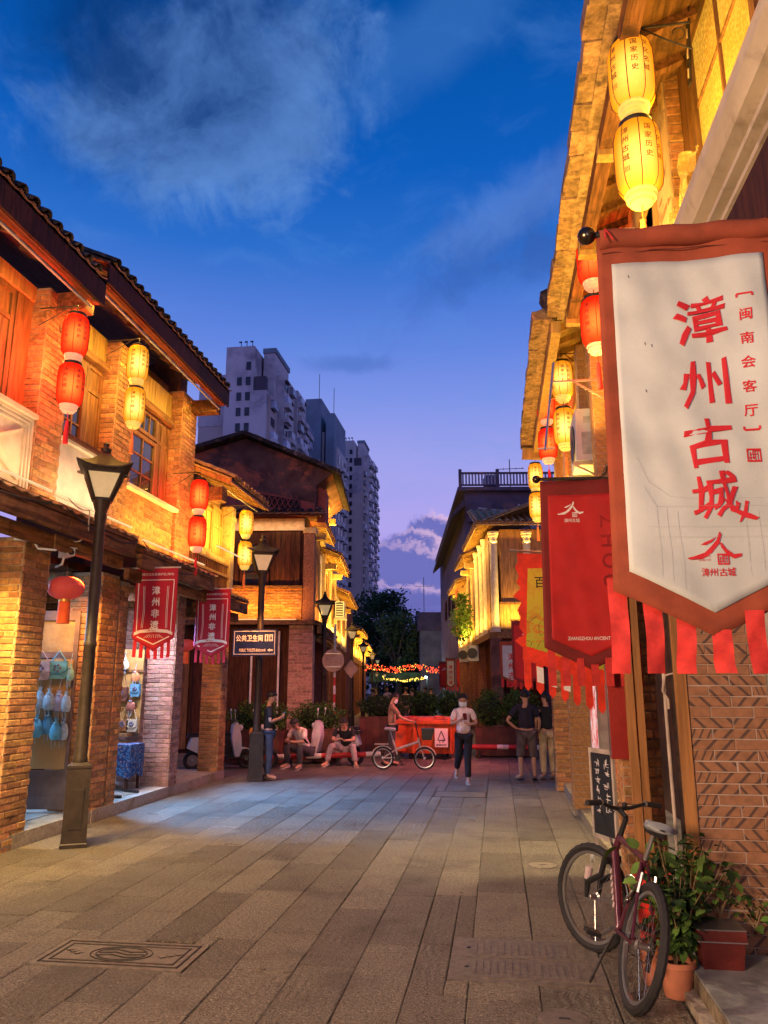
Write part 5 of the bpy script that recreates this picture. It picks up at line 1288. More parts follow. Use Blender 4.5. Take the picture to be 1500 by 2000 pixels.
def seal(m, fn, cx, cy, s):
    k = s / 2
    for a, b_, c, d in ((-k, k - .14 * s, k, k), (-k, -k, k, -k + .14 * s), (-k, -k, -k + .1 * s, k), (k - .1 * s, -k, k, k), (-k * .6, -k, -k * .45, k * .5), (-k * .2, -k * .6, -k * .05, k), (k * .1, -k, k * .22, k * .6), (k * .45, -k * .7, k * .58, k), (-k * .6, .05 * s, k * .6, .12 * s), (-k, -.22 * s, k * .2, -.15 * s), (0, .28 * s, k, .34 * s)):
        m.add([fn(cx + a, cy + b_), fn(cx + c, cy + b_), fn(cx + c, cy + d), fn(cx + a, cy + d)], [(0, 1, 2, 3)])
def flag_fn(x0, x1, ztop, zbot, y, amp=.02, ph=0):
    w = x1 - x0
    def fn(u, v):
        k = (ztop - v) / (ztop - zbot); d = amp * (.3 + k) * sin(u * 5.2 + ph + v * 1.3) + amp * .35 * sin(u * 11 + v * 4 + ph) + amp * .12 * sin(u * 31 + v * 9 + ph * 3) * sin(v * 5 + ph) + amp * .1 * sin(v * 27 + u * 13)
        return (x0 + u * w - .03 * k * (1 - u) * (w / .75), y + d, v)
    return fn
t = T('white_street_banner', 'large white pennant banner with rust red border and red calligraphy, nearest on the right', 'banner', (.8, 3, 3.6))
X0, X1, Yb = .47, 1.17, 3.0
fn = flag_fn(X0, X1, 3.6, 2.0, Yb, .022, 1)
cloth(t, 'border_cloth', brn_c, fn, 0, 1, 3.6, 2.1, 1.925, 0, 30, 40)
m = MB()
def slv(a, b_):
    ang = b_ * 2 * pi; return (X0 + .01 + a * (X1 - X0), Yb + .042 * cos(ang), 3.575 + .042 * sin(ang) + .004 * sin(a * 20)), (0, cos(ang), sin(ang))
m.sheet(slv, 20, 14, .003); m.build('pole_sleeve', brn_c, t, smooth='all')
m = MB(); m.tube([(X0 + .02 + k * .05, Yb - .006 - .003 * sin(k * 2), 3.512 + .003 * sin(k * 1.7)) for k in range(14)], .0022, 4); m.build('seam', M('thread_dark', (.1, .02, .015), .8), t)
def wf(a, b_):
    u = .08 + .84 * a; zb = 2.015 + (2.17 - 2.015) * abs(a - .5) * 2; v = zb + (3.46 - zb) * (1 - b_); p = fn(u, v); return (p[0], p[1] - .006, p[2]), (0, -1, 0)
m = MB(); m.sheet(wf, 30, 40, .002); m.build('white_panel', wht_c, t, smooth='all')
w = X1 - X0
def fx(x, z, off=.0105):       # by true x on the cloth
    p = fn((x - X0) / w, z); return (x, p[1] - off, z)
for ch, cx, cz, s, sd in (('漳', .853, 3.19, .2, 1), ('州', .846, 2.915, .2, 2), ('古', .842, 2.675, .19, 3), ('城', .848, 2.46, .175, 4)):
    chars(t, ink_r, fx, [(ch, cx, cz, s * 1.04, .022, dict(rough=.003, seed=sd, sx=1.0, skew=.16))])
m = MB()
chars(t, ink_r, fx, [(ch, 1.026 - i * .0035, 3.199 - i * .1, .052, .02, {}) for i, ch in enumerate('闽南会客厅')])
for (cx, cz, s) in ((1.026, 3.285, 1), (1.01, 2.722, -1)):
    m = MB(); m.add([fx(cx - .028, cz - .004 * s), fx(cx + .028, cz - .004 * s), fx(cx + .028, cz + .004 * s), fx(cx - .028, cz + .004 * s)], [(0, 1, 2, 3)])
    for e in (-1, 1): m.add([fx(cx + e * .028 - .004, cz - .014 * s), fx(cx + e * .028 + .004, cz - .014 * s), fx(cx + e * .028 + .004, cz), fx(cx + e * .028 - .004, cz)], [(0, 1, 2, 3)])
    m.build('printed_bracket', ink_r, t, fix=False)
m = MB(); seal(m, fx, 1.006, 2.618, .054); m.build('printed_seal', ink_r, t, fix=False)
m = MB()
FLs = [(.872, 2.452), (.9, 2.43), (.93, 2.402), (.965, 2.39), (1.0, 2.372), (.985, 2.362), (.95, 2.372), (.92, 2.388), (.89, 2.418)]
m.add([fx(a_, b_, .0112) for a_, b_ in FLs], [(0, 1, 8), (1, 2, 7, 8), (2, 3, 6, 7), (3, 4, 5, 6)]); m.add([fx(a_, b_, .0114) for a_, b_ in ((.955, 2.44), (.968, 2.436), (.958, 2.395), (.935, 2.36), (.925, 2.352), (.93, 2.37), (.945, 2.4))], [(0, 1, 2, 6), (2, 3, 5, 6), (3, 4, 5)]); m.build('brush_flourish', ink_r, t, fix=False)
m = MB(); roof_emblem(m, fx, .822, 2.258, .1); seal(m, fx, .852, 2.214, .042); put_text(m, fx, '漳州古城', .832, 2.166, .034, .012, width=.125, rough=.001)
put_text(m, fx, 'ZHANGZHOU', .785, 2.226, .011, .004, width=.045); put_text(m, fx, 'ANCIENT CITY', .785, 2.212, .011, .004, width=.045); m.build('emblem', ink_r, t, fix=False)
m = MB()         # faint line drawing of a roof and gate printed on the cloth
for pts in ([(.56, 2.62), (.6, 2.52), (.68, 2.46), (.78, 2.45), (1.08, 2.45)], [(.58, 2.5), (.62, 2.42), (1.1, 2.42)], [(.62, 2.42), (.62, 2.15)], [(.66, 2.42), (.66, 2.13)], [(.7, 2.4), (.7, 2.1)], [(.58, 2.34), (1.12, 2.34)], [(.6, 2.3), (1.12, 2.3)], [(.95, 2.4), (.95, 2.15)], [(1.0, 2.4), (1.0, 2.17)]):
    for p, q_ in zip(pts, pts[1:]): m.bar(fx(*p, .0082), fx(*q_, .0082), .0005, .0006, (0, 1, 0))
m.build('faint_line_drawing', M('print_faint', (.43, .44, .42), .85), t)
m = MB()
for (a, c) in ((.585, 3.4), (.63, 3.1), (.655, 3.09), (.62, 2.9)): m.bar(fx(a, c, .009), fx(a + .002, c - .012, .009), .0025, .001, (0, 1, 0))
m.build('stain', M('stain_brown', (.12, .08, .06), .8), t)
rt = [.425, .548, .668, .79, .912, 1.03, 1.12]
for i, x in enumerate(rt):
    u = (x + .035 - X0) / w; zt = 1.95 + .2 * abs(min(1, max(0, u)) - .5) * 2
    m = MB(); m.sheet(lambda a, b_, x=x, zt=zt, i=i: ((x + a * .068 + .008 * b_ * sin(i * 2.3) + .004 * sin(b_ * 4 + i), Yb + .008 + .011 * sin(b_ * 6 + i) + (a - .5) * .03 * b_ * sin(i * 1.7) + .004 * sin(a * 6 + b_ * 9), zt - b_ * (zt - 1.795 - .008 * sin(i * 3.1))), (0, -1, 0)), 3, 12, .002); m.build('ribbon', rib_c, t, smooth=True)
m = MB(); m.tube([(1.5, Yb, 3.575), (.44, Yb, 3.605)], .014, 10); m.build('pole', iron_m, t, smooth=True)
MB().ball((.432, Yb, 3.605), .038, 16, 10).build('ball_finial', M('finial_bronze', (.1, .07, .05), .2, .9, var=.3), t, smooth='all')
m = MB(); m.tube([(.5, Yb - .05, 3.6), (.515, Yb - .06, 3.57), (.53, Yb - .055, 3.545)], .003, 4); m.tube([(.5, Yb - .05, 3.6), (.498, Yb - .06, 3.54)], .003, 4); m.build('tie_cord', rib_c, t)
# the red banner behind it
t = T('red_street_banner', 'deep red pennant banner with a white roof emblem hanging behind the large white banner', 'banner', (.8, 6.6, 3.5))
Yr = 6.6; X0r, X1r = .42, 1.16; fnr = flag_fn(X0r, X1r, 3.5, 1.9, Yr, .018, 2.2)
cloth(t, 'border_cloth', maroon_c, fnr, 0, 1, 3.49, 2.06, 1.88)
def rf_(a, b_):
    u = .085 + .83 * a; zb = 1.99 + .14 * abs(a - .5) * 2; v = zb + (3.36 - zb) * (1 - b_); p = fnr(u, v); return (p[0], p[1] - .006, p[2]), (0, -1, 0)
m = MB(); m.sheet(rf_, 30, 40, .002); m.build('red_panel', red_c, t, smooth='all')
wr = X1r - X0r
def fxr(x, z, off=.0095): p = fnr((x - X0r) / wr, z); return (x, p[1] - off, z)
m = MB(); roof_emblem(m, fxr, .665, 3.235, .11); seal(m, fxr, .7, 3.185, .042); put_text(m, fxr, '漳州古城', .675, 3.135, .036, .012, width=.13); put_text(m, fxr, 'ZHANGZHOU ANCIENT CITY', .8, 2.135, .04, .012, width=.42); m.build('lettering', ink_w, t, fix=False)
for i, ch in enumerate('ZHOU'):
    m = MB(); vs, fs_, _, _ = glyphs(ch, .02); m.add([fxr(.965 + y_ * .17, 3.12 - i * .17 - x_ * .17, .009 + z_ * .04) for x_, y_, z_ in vs], fs_); m.build('faint_character', M('print_dark_red', (.3, .01, .01), .75), t, fix=False)
for i in range(7):
    x = .42 + i * .115; u = (x + .03 - X0r) / wr; zt = 1.92 + .18 * abs(min(1, max(0, u)) - .5) * 2
    m = MB(); m.sheet(lambda a, b_, x=x, zt=zt, i=i: ((x + a * .062, Yr + .008 + .006 * sin(b_ * 5 + i), zt - b_ * (zt - 1.75)), (0, -1, 0)), 3, 8, .002); m.build('ribbon', rib_c, t, smooth=True)
m = MB(); m.tube([(1.4, Yr, 3.49), (.4, Yr, 3.51)], .016, 8); m.build('pole', iron_m, t, smooth=True); MB().ball((.39, Yr, 3.51), .036, 12, 8).build('ball_finial', MATS['finial_bronze'], t, smooth='all')
# yellow painted flag with a red wavy fringe
t = T('yellow_painted_flag', 'yellow flag painted with flowers, red ragged border and red ribbons, behind the red banner', 'banner', (.7, 8.3, 3.1))
yel = bpy.data.materials.new('yellow_painted_cloth'); yel.use_nodes = True; q = NB(yel.node_tree); P_ = yel.node_tree.nodes['Principled BSDF']; g_ = q.n('ShaderNodeNewGeometry'); x_, y_, z_ = q.sep(g_.outputs['Position'])
fl = q.noise(g_.outputs['Position'], 7, 4, .6, 2.2); ln_ = q.math('ABSOLUTE', q.math('SUBTRACT', q.math('FRACT', q.math('MULTIPLY', q.noise(g_.outputs['Position'], 3.2, 2, .5, .6), 9)), .5))
c = q.mix(q.smooth(z_, 2.0, 2.9), (.42, .45, .03, 1), (.72, .5, .03, 1)); lowm = q.math('SUBTRACT', 1.0, q.smooth(z_, 2.35, 2.6))
c = q.mix(q.math('MULTIPLY', q.smooth(fl, .5, .55), q.math('ADD', q.math('MULTIPLY', lowm, .6), .35)), c, (.65, .22, .02, 1)); c = q.mix(q.math('MULTIPLY', q.math('SUBTRACT', 1.0, q.smooth(ln_, .03, .06)), lowm), c, (.2, .16, .02, 1))
q.set(P_.inputs['Base Color'], c); P_.inputs['Roughness'].default_value = .7; MATS['yellow_painted_cloth'] = yel
ff = (V((.25, 8.3, 0)), V((1, .12, 0)).normalized(), V((.12, -1, 0)).normalized())
rv3 = random.Random(21)
red_e = M('flag_fringe_red', (.8, .045, .02), .7, var=.2, nscale=8)
L = [(0, 3.15)]; n_ = 14
for k in range(1, n_): L.append((rv3.uniform(.0, .05) if k % 2 else rv3.uniform(-.06, -.005), 3.15 - (k + rv3.uniform(-.3, .3)) * 1.1 / n_))
out = L + [(.02, 2.02), (1.0, 1.72), (1.02, 3.1)]
m = MB(); m.fprism(ff, out, -.004, .0); m.build('border_cloth', red_e, t)
m = MB(); m.fprism(ff, [(.11, 2.98), (.06, 2.16), (1.0, 1.86), (1.0, 3.0)], .002, .005); m.build('painted_panel', yel, t)
m = MB()
fF = lambda u, v: tuple(ff[0] + ff[1] * u + ff[2] * .008 + V((0, 0, v)))
put_text(m, fF, '百', .235, 2.83, .13, .01); m.build('lettering', ink_k, t, fix=False)
for i in range(8):
    u = .03 + i * .125; zt = 2.1 - u * .31
    MB().fprism(ff, [(u, zt), (u + .075, zt - .02), (u + .075, zt - .34), (u + .037, zt - .39), (u, zt - .34)], -.012 + .004 * (i % 2), -.008 + .004 * (i % 2)).build('ribbon', red_e, t)
for u in (.16, .29, .43): MB().fprism(ff, [(u, 2.0 - u * .3), (u + .07, 1.98 - u * .3), (u + .07, 1.82 - u * .3), (u, 1.84 - u * .3)], .001, .003).build('white_patch', ink_w, t)
m = MB(); m.tube([(1.3, 8.42, 3.1), (.17, 8.28, 3.18)], .012, 8); m.build('pole', steel_m, t)
# banners farther off
def small_banner(x, y, col, lab, wid=.7, ch='漳州古城', ink=ink_r, top=3.5, bot=1.95, ribs=True, border=brn_c):
    t = T('street_banner', lab, 'banner', (x, y, top), group='banners farther down the street on the right'); fr_ = (V((x, y, 0)), X3, V((0, -1, 0))); tip = bot - .18
    MB().fprism(fr_, [(0, top), (0, bot), (wid / 2, tip), (wid, bot), (wid, top)], -.005, 0).build('border_cloth', border, t)
    MB().fprism(fr_, [(.07, top - .12), (.07, bot + .04), (wid / 2, tip + .1), (wid - .07, bot + .04), (wid - .07, top - .12)], .002, .004).build('panel', col, t)
    m = MB(); f_ = lambda u, v: (x + u, y - .007, v)
    chars(t, ink, f_, [(c_, wid / 2, top - .45 - i * .27, .22, .03, {}) for i, c_ in enumerate(ch)])
    if not ch and ink is ink_k:          # brush writing, unreadable at this distance
        for i in range(4):
            m = MB()
            for k in range(5): u, v = wid / 2 + .09 * sin(k * 2.4 + i), top - .3 - i * .26 + .08 * cos(k * 1.9 + i * 2); m.bar(f_(u - .07, v - .03 * (k % 3 - 1)), f_(u + .07, v + .04 * (k % 3 - 1)), .03, .004, (0, 1, 0))
            m.build('brush_mark', ink, t)
    elif not ch: roof_emblem(m, f_, wid / 2, top - .4, .16); m.build('emblem', ink_w, t, fix=False)
    if ribs:
        for i in range(5): MB().fprism(fr_, [(.02 + i * .145, bot), (.09 + i * .145, bot), (.09 + i * .145, tip - .1), (.02 + i * .145, tip - .1)], -.014, -.01).build('ribbon', rib_c, t)
    MB().tube([(x - .05, y, top + .02), (x + wid + .5, y, top + .02)], .015, 6).build('pole', iron_m, t)
small_banner(.42, 21.5, red_c, 'red banner with a rust border just left of the yellow painted flag', ch='', border=maroon_c)
small_banner(.1, 23.5, wht_c, 'white banner with red characters left of the yellow painted flag', top=2.95 + .1, bot=2.0, wid=.66)
small_banner(-1.36, 39, wht_c, 'white sign banner with black characters in the far row', wid=.62, ch='', ink=ink_k, top=2.95, bot=1.75, ribs=False, border=ink_k)
small_banner(-2.06, 40, red_c, 'far red banner with a white emblem left of the black and white one', wid=.68, ch='', top=3.1, bot=1.75, border=maroon_c)
small_banner(-2.75, 42.5, wht_c, 'far white banner between two far red banners', wid=.5, top=3.2, bot=1.8)
small_banner(-3.3, 45, red_c, 'farthest red banner in the row beyond the junction', wid=.6, ch='', top=3.1, bot=1.8, border=maroon_c)
# ================================================================== the corner house across the lane
DF = (FO.copy(), EX, -EY); DS = (FO.copy(), EY, EX)
Dh = T('corner_house', 'old corner house with dark stained gable, lattice vent and orange lit brick band', 'building', tuple(FO), group='old shop houses along the street')
brk_o = M('crazed_brick_orange', (.42, .17, .05), .8, var=.4, nscale=16, bump=.9, bscale=26, dirt=(.2, .09, .03), dscale=7)
redpl = M('red_brown_plaster', (.3, .07, .05), .8, var=.3, nscale=2, dirt=(.12, .05, .04), dscale=2)
m = MB(); m.fprism(DF, [(-6.5, 3.4), (-6.5, 7.2), (-1.76, 8.7), (.75, 7.65), (.3, 7.3), (.3, 6.6), (0, 6.5), (0, 3.4)], -4.5, -.02); m.build('gable_wall', plaster_d, Dh)
# roof verges
for (p, q_) in (((-6.6, 7.25), (-1.76, 8.8)), ((-1.76, 8.8), (.98, 7.62))):
    m = MB(); a = DF[0] + EX * p[0] + EY * -.12 + V((0, 0, p[1])); c = DF[0] + EX * q_[0] + EY * -.12 + V((0, 0, q_[1])); k = 10
    for i in range(k):
        s_, e_ = a + (c - a) * (i / k), a + (c - a) * ((i + 1) / k); mm = MB(); mm.bar(s_, e_ - (c - a).normalized() * .01, .34, .1 + rnd.uniform(0, .02)); mm.build('verge_tile', tile_d, Dh)
    m.bar(a + EY * 2.5, c + EY * 2.5, 4.6, .08); m.build('roof', tile_d, Dh)
MB().fprism(DF, [(-2.3, 7.35), (-2.3, 6.55), (.28, 6.35), (.28, 6.75), (-.2, 6.85)], -.02, .12).build('lattice_frame', redpl, Dh)
lv = MB().fprism(DF, [(-1.5, 7.05), (-1.5, 6.68), (-.12, 6.55), (-.12, 6.82)], .1, .13).build('lattice_vent', M('vent_dark', (.02, .012, .012), .9), Dh)
m = MB()
for k in range(9):
    u = -1.45 + k * .15
    for s in (0, 1): a = DF[0] + EX * u - EY * .14 + V((0, 0, 6.62 if s else 6.98)); c = DF[0] + EX * (u + .15) - EY * .14 + V((0, 0, 6.98 - k * .02 if s else 6.6)); m.bar(a, c, .018, .018)
m.build('lattice_bar', redpl, lv)
MB().fprism(DF, [(.302, 7.35), (.55, 7.25), (.55, 6.3), (.302, 6.3)], -1.2, -.4).build('side_wall', redpl, Dh)
eaves(DF, Dh, -2.6, .55, .62, 6.36, 0, slope=.3, rows=1, kind='d', fascia=.08, deep=.9, joint=.24, rafters=False, soffit=wood_h)
MB().pbox(DF, -2.5, .0, 5.98, 6.32, 0, .06).build('lit_frieze', M('frieze_pale', (.55, .38, .25), .7), Dh)
m = MB(); m.pbox(DF, -3.4, -.02, 4.42, 5.98, -.02, .0); m.build('inner_wall', wood_d, Dh)
planks(DF, Dh, -2.55, -2.1, 4.45, 5.95, 3, wood_d, .06); window(DF, Dh, -1.75, -.95, 4.45, 5.65, 2, 4, glass_m, wood_d, .06); planks(DF, Dh, -.92, -.1, 4.45, 5.95, 6, wood_d, .06); planks(DF, Dh, -2.08, -1.78, 4.45, 5.95, 2, wood_d, .06)
MB().pbox(DF, -3.4, -.02, 4.36, 4.43, -.02, .14).build('sill', wood_h, Dh)
bb = MB().pbox(DF, -3.4, -.02, 3.5, 4.35, -.02, .06).build('brick_band', brk_o, Dh)
lay(Dh, bb, (FO - EY * .062, EX, -EY), -3.4, -.02, 3.52, 4.34, 'red', .07, .2, skip=.12)
MB().pbox(DF, -3.6, .35, 3.36, 3.46, -.02, .35).build('ledge', wood_h, Dh)
cp = MB().pbox(DF, -.0, .3, 3.46, 6.0, -.35, .08).build('corner_column', M('column_brick_brown', (.27, .11, .06), .8, var=.35, nscale=20, bump=.7, bscale=40), Dh)
MB().pbox(DF, -.02, .34, 5.9, 6.05, -.37, .11).build('column_cap', plaster_y, Dh)
MB().pbox(DF, -.35, .3, -.05, 3.36, -.5, .06).build('corner_pillar', mortar_m, Dh); 
lay(Dh, Dh, (FO - EY * .06, EX, -EY), -.35, .3, 0, 3.3, 'grey', .075, .25)
MB().pbox(DF, -6.5, -.4, -.05, 3.36, -4, -.5).build('ground_floor_wall', wood_d, Dh)
for i in range(10): planks(DF, Dh, -3.4 + i * .3, -3.13 + i * .3, .1, 3.0, 2, (wood_m, wood_d)[i % 2], -.42, 'door_leaf')
for (u, mt) in ((-.62, M('pipe_white', (.55, .5, .48), .5)), (-1.35, MATS['pipe_white'])): m = MB(); m.tube([DF[0] + EX * u - EY * .02 + V((0, 0, z)) for z in (.1, 2.2, 2.35, 3.2)], .03, 8); m.build('down_pipe', mt, Dh, smooth=True)
# its street side
MB().pbox(DS, .35, 6.0, -.05, 3.36, -3, -.35).build('street_wall_lower', wood_d, Dh)
MB().pbox(DS, .3, 6.0, 3.4, 6.2, -.5, -.08).build('street_wall', plaster_w, Dh)
window(DS, Dh, .75, 1.7, 4.2, 5.8, 2, 3, glass_m, wood_d, -.02); planks(DS, Dh, 1.72, 2.3, 4.2, 5.8, 4, wood_m, -.02); planks(DS, Dh, .42, .72, 4.2, 5.8, 2, wood_m, -.02)
window(DS, Dh, 3.0, 4.2, 4.2, 5.8, 2, 3, glass_m, wood_d, -.02); planks(DS, Dh, 4.25, 4.8, 4.2, 5.8, 4, wood_m, -.02)
moulding(DS, Dh, .4, 2.6, 3.45, 4.12, plaster_w, 2, -.08); moulding(DS, Dh, 2.9, 5.6, 3.45, 4.12, plaster_w, 2, -.08)
eaves(DS, Dh, .0, 5.2, .42, 6.55, -.1, slope=.4, rows=1, kind='o', fascia=.1, deep=1.0, joint=.25, soffit=wood_y, board=wood_y)
eaves(DS, Dh, 1.4, 5.6, .55, 7.9, .0, slope=.4, rows=1, kind='o', fascia=.12, deep=1.4, joint=.25, soffit=wood_y, board=wood_y)
MB().pbox(DS, 1.0, 6.0, 6.6, 7.9, -1.5, .05).build('upper_wall', plaster_y, Dh)
for (u, v) in ((2.0, 7.1), (4.5, 7.1), (.9, 5.9)): MB().pbox(DS, u, u + .22, v, v + .2, .05, .5).build('bracket_beam', wood_y, Dh)
canopy(Dh, DS, 0, 6.0, 3.45, .5)

def simple_house(fr, u0, u1, v_e, lab, wall, lit=True, n=.0, side=1, floors=1, eav=.55, back=-4.0, col='o', name='far_shop_house', soff=None):
    """a shop house farther off: arcade pillars, canopy, upper windows, tiled eave"""
    h = T(name, lab, 'building', tuple(fr[0] + fr[1] * ((u0 + u1) / 2)), group='old shop houses along the street')
    MB().pbox(fr, u0 + .02, u1 - .02, 3.35, v_e + .1, back, n - .1).build('upper_wall', wall, h)
    MB().pbox(fr, u0 + .3, u1 - .02, -.05, 3.35, back, n - 1.6).build('shop_front', wood_d, h)
    MB().pbox(fr, u0, u1 - .02, 3.2, 3.42, back, n - .02).build('floor_band', wood_h, h)
    k = max(2, int((u1 - u0) / 2.4)); bw = (u1 - u0) / k
    for i in range(k + 1):
        u = u0 + .02 + (u1 - u0 - .45) * i / k
        MB().pbox(fr, u, u + .4, -.05, 3.2, n - .45, n).build('arcade_pillar', M('far_pillar_brick', (.3, .11, .06), .8, var=.4, nscale=22, bump=.6), h)
        MB().pbox(fr, u + .05, u + .33, 3.42, v_e, n - .1, n + .02).build('wall_pilaster', wall, h)
    for i in range(k):
        a = u0 + bw * i + .5; e = u0 + bw * (i + 1) - .12; md = (a + e) / 2
        window(fr, h, md - .42, md + .42, 4.15, v_e - .55, 2, 3, glass_y if lit and i % 2 == 0 else glass_m, wood_m, n - .05)
        planks(fr, h, a, md - .44, 4.15, v_e - .55, 3, wood_m, n - .05); planks(fr, h, md + .44, e, 4.15, v_e - .55, 3, wood_m, n - .05)
        MB().pbox(fr, a, e, 3.5, 4.05, n - .1, n - .04).build('parapet_panel', plaster_w if i % 2 else plaster_y, h)
        MB().pbox(fr, u0 + bw * i + .2, u0 + bw * i + .42, v_e - .5, v_e - .3, n, n + .42).build('bracket_beam', wood_y, h)
    eaves(fr, h, u0, u1, n + eav, v_e, n - .1, slope=.42, rows=1, kind=col, fascia=.1, deep=2.4, joint=.26, soffit=soff or wood_y, board=soff or wood_y, rafters=True)
    return h
simple_house(DS, 6.1, 11.5, 6.35, 'far left house with ochre lit wall, third roof beyond the lane', plaster_y)
hh = simple_house(DS, 11.6, 18.5, 5.6, 'far left house with a low eave beyond the air conditioner', plaster_w, False)
hR = T('red_gable_house', 'plain dark red wall rising beyond the far left air conditioner', 'building', tuple(far(-2, 20)))
MB().pbox(DS, 18.6, 24.0, -.05, 6.2, -6, .0).build('wall', redpl, hR); MB().pbox(DS, 18.5, 24.1, 6.2, 6.32, -6.1, .1).build('coping', tile_d, hR)
simple_house(DS, 24.2, 33.0, 5.0, 'far left house with bright yellow bracketed eaves near the trees', plaster_y)
simple_house(DS, 33.2, 44.0, 4.6, 'last house of the left row before the trees', plaster_y)
t = T('air_conditioner', 'small pale air conditioning unit on the far left wall above the street lamps', 'air conditioner', tuple(far(.2, 10.7, 4.6)))
MB().pbox(DS, 10.6, 11.4, 4.5, 5.15, .05, .4).build('casing', white_m, t)
m = MB()
for i in range(6): m.pbox(DS, 10.592, 10.599, 4.55 + i * .1, 4.6 + i * .1, .08, .37)
m.build('grille', black_m, t); m = MB(); m.pbox(DS, 10.6, 11.4, 4.44, 4.49, .0, .5); m.build('bracket', steel_m, t)

# ================================================================== right side beyond the junction
R5 = (far(5.75, 0), EY, -EX); R5f = (far(5.75, 4.9), EX, -EY)
Cn = T('corner_tea_house', 'ornate corner house with stone columns and yellow lit eaves right of the junction', 'building', tuple(far(6, 6)), group='old shop houses along the street')
colm = M('column_stone', (.58, .48, .34), .7, var=.15, bump=.15)
def column(th, p, z0, z1, r=.13):
    m = MB(); h = z1 - z0
    m.lathe([(r * 1.35, z0), (r * 1.35, z0 + .08), (r * 1.15, z0 + .1), (r * 1.3, z0 + .16), (r, z0 + .2), (r * .96, z1 - .4), (r * 1.2, z1 - .38), (r * 1.2, z1 - .32), (r, z1 - .3), (r, z1 - .2), (r * 1.3, z1 - .16), (r * 1.3, z1 - .1), (r * 1.5, z1 - .07), (r * 1.5, z1)], (p.x, p.y, 0), 16)
    return m.build('column', colm, th, smooth=True)
MB().pbox(R5f, .0, 7, 3.4, 7.0, -6, -.35).build('front_wall', wood_m, Cn)
MB().pbox(R5f, .3, 7, -.05, 3.4, -6, -1.8).build('shop_front', wood_d, Cn)
MB().pbox(R5f, -.1, 7, 3.3, 3.5, -6, .05).build('floor_band', wood_h, Cn)
for u in (.12, 1.25, 2.6): column(Cn, R5f[0] + EX * u, 3.5, 6.9)
for u in (.12, 1.9): MB().pbox(R5f, u - .18, u + .18, -.05, 3.3, -.3, .02).build('arcade_pillar', plaster_d, Cn)
gold_ = M('balcony_gold', (.34, .2, .06), .6, var=.4, nscale=14, stretch=(2, 2, .2), rand=.3, bump=.3)
for (a_, e_) in ((.28, 1.1), (1.4, 2.45)): planks(R5f, Cn, a_, e_, 3.6, 4.42, 7, gold_, -.02, 'balcony_panel'); MB().pbox(R5f, a_, e_, 4.42, 4.5, -.08, .04).build('balcony_rail', wood_m, Cn)
for (a, e) in ((.28, 1.1), (1.4, 2.45)):
    for i in range(3): planks(R5f, Cn, a + (e - a) * i / 3, a + (e - a) * (i + 1) / 3 - .02, 4.55, 6.1, 2, wood_d, -.3)
    planks(R5f, Cn, a, e, 6.15, 6.9, 4, wood_y, -.2, 'frieze_board')
eaves(R5f, Cn, -.55, 4.5, .5, 7.15, -.2, slope=.38, rows=2, kind='s', fascia=.1, deep=2.8, joint=.25, soffit=wood_y, board=wood_y)
MB().pbox(R5, 4.95, 9.5, 3.4, 7.0, -6, -.35).build('street_wall', wood_m, Cn)
MB().pbox(R5, 5.3, 9.5, -.05, 3.3, -6, -1.8).build('shop_front', wood_d, Cn)
for y in (6.3, 7.6, 9.2): column(Cn, R5[0] + EY * y, 3.5, 6.9, .11)
for (a, e) in ((5.1, 6.15), (6.45, 7.45), (7.75, 9.05)):
    planks(R5, Cn, a, e, 4.5, 6.1, 4, wood_d, -.25); planks(R5, Cn, a, e, 6.15, 6.9, 3, wood_y, -.2, 'frieze_board'); planks(R5, Cn, a, e, 3.55, 4.4, 5, gold_, -.06, 'balcony_panel')
eaves(R5, Cn, 4.5, 9.5, .5, 7.1, -.2, slope=.38, rows=2, kind='s', fascia=.1, deep=2.8, joint=.25, soffit=wood_y, board=wood_y)
simple_house(R5, 9.6, 13.6, 6.9, 'second house right of the junction with a stepped yellow eave', plaster_y, col='s', eav=.55)
simple_house(R5, 13.8, 19.0, 6.4, 'third house right of the junction with an orange lit window frame and creeper', plaster_y, col='s', eav=.5)
# tall dark house behind
Tk = T('tall_dark_house', 'tall unlit purple dark house with a roof terrace railing above the right hand roofs', 'building', tuple(far(8, 24)))
darkw = M('dark_render', (.1, .075, .11), .85, var=.35, nscale=.8, bump=.2, bscale=5, dirt=(.2, .1, .08), dscale=1.2)
FT = (far(0, 19), EX, -EY); FTs = (far(6.25, 0), EY, -EX)
MB().pbox(FT, 6.25, 16, -.05, 11.9, -24, 0).build('main_block', darkw, Tk)
m = MB(); a = [(0, 11.6), (.75, 10.7), (.75, 10.5), (-.05, 11.2)]; m.pprism(FTs, a, 19.0, 40); m.build('eave', M('dark_eave', (.09, .06, .07), .8), Tk)
MB().pbox(FT, 5.85, 16.2, 11.9, 12.1, -24, .35).build('roof_slab', darkw, Tk)
MB().pbox(FT, 6.4, 7.6, 10.2, 11.2, 0, .4).build('bay', darkw, Tk)
for (u, v) in ((7.9, 9.2), (9.6, 9.2), (7.9, 6.9)): window(FT, Tk, u, u + 1.1, v, v + 1.3, 2, 2, glass_m, wood_d, .04)
for k in range(5):
    window(FTs, Tk, 20.5 + k * 3.6, 22.1 + k * 3.6, 6.4, 7.8, 2, 2, glass_m, wood_d, .04)
m = MB(); m.pbox(FT, 6.0, 12, 12.85, 12.95, .1, .22); m.pbox(FT, 6.0, 12, 12.2, 12.28, .1, .22); rl = m.build('railing', darkw, Tk)
bl = MB().pbox(FT, -.045, .045, 12.28, 12.85, .12, .2).mesh('baluster', M('baluster_grey', (.3, .28, .38), .7), tuple(FT[0]))
og = ORG[rl.name]
for i in range(34):
    p = FT[0] + EX * (6.15 + i * .17); o = inst(bl, 'baluster', rl, p)
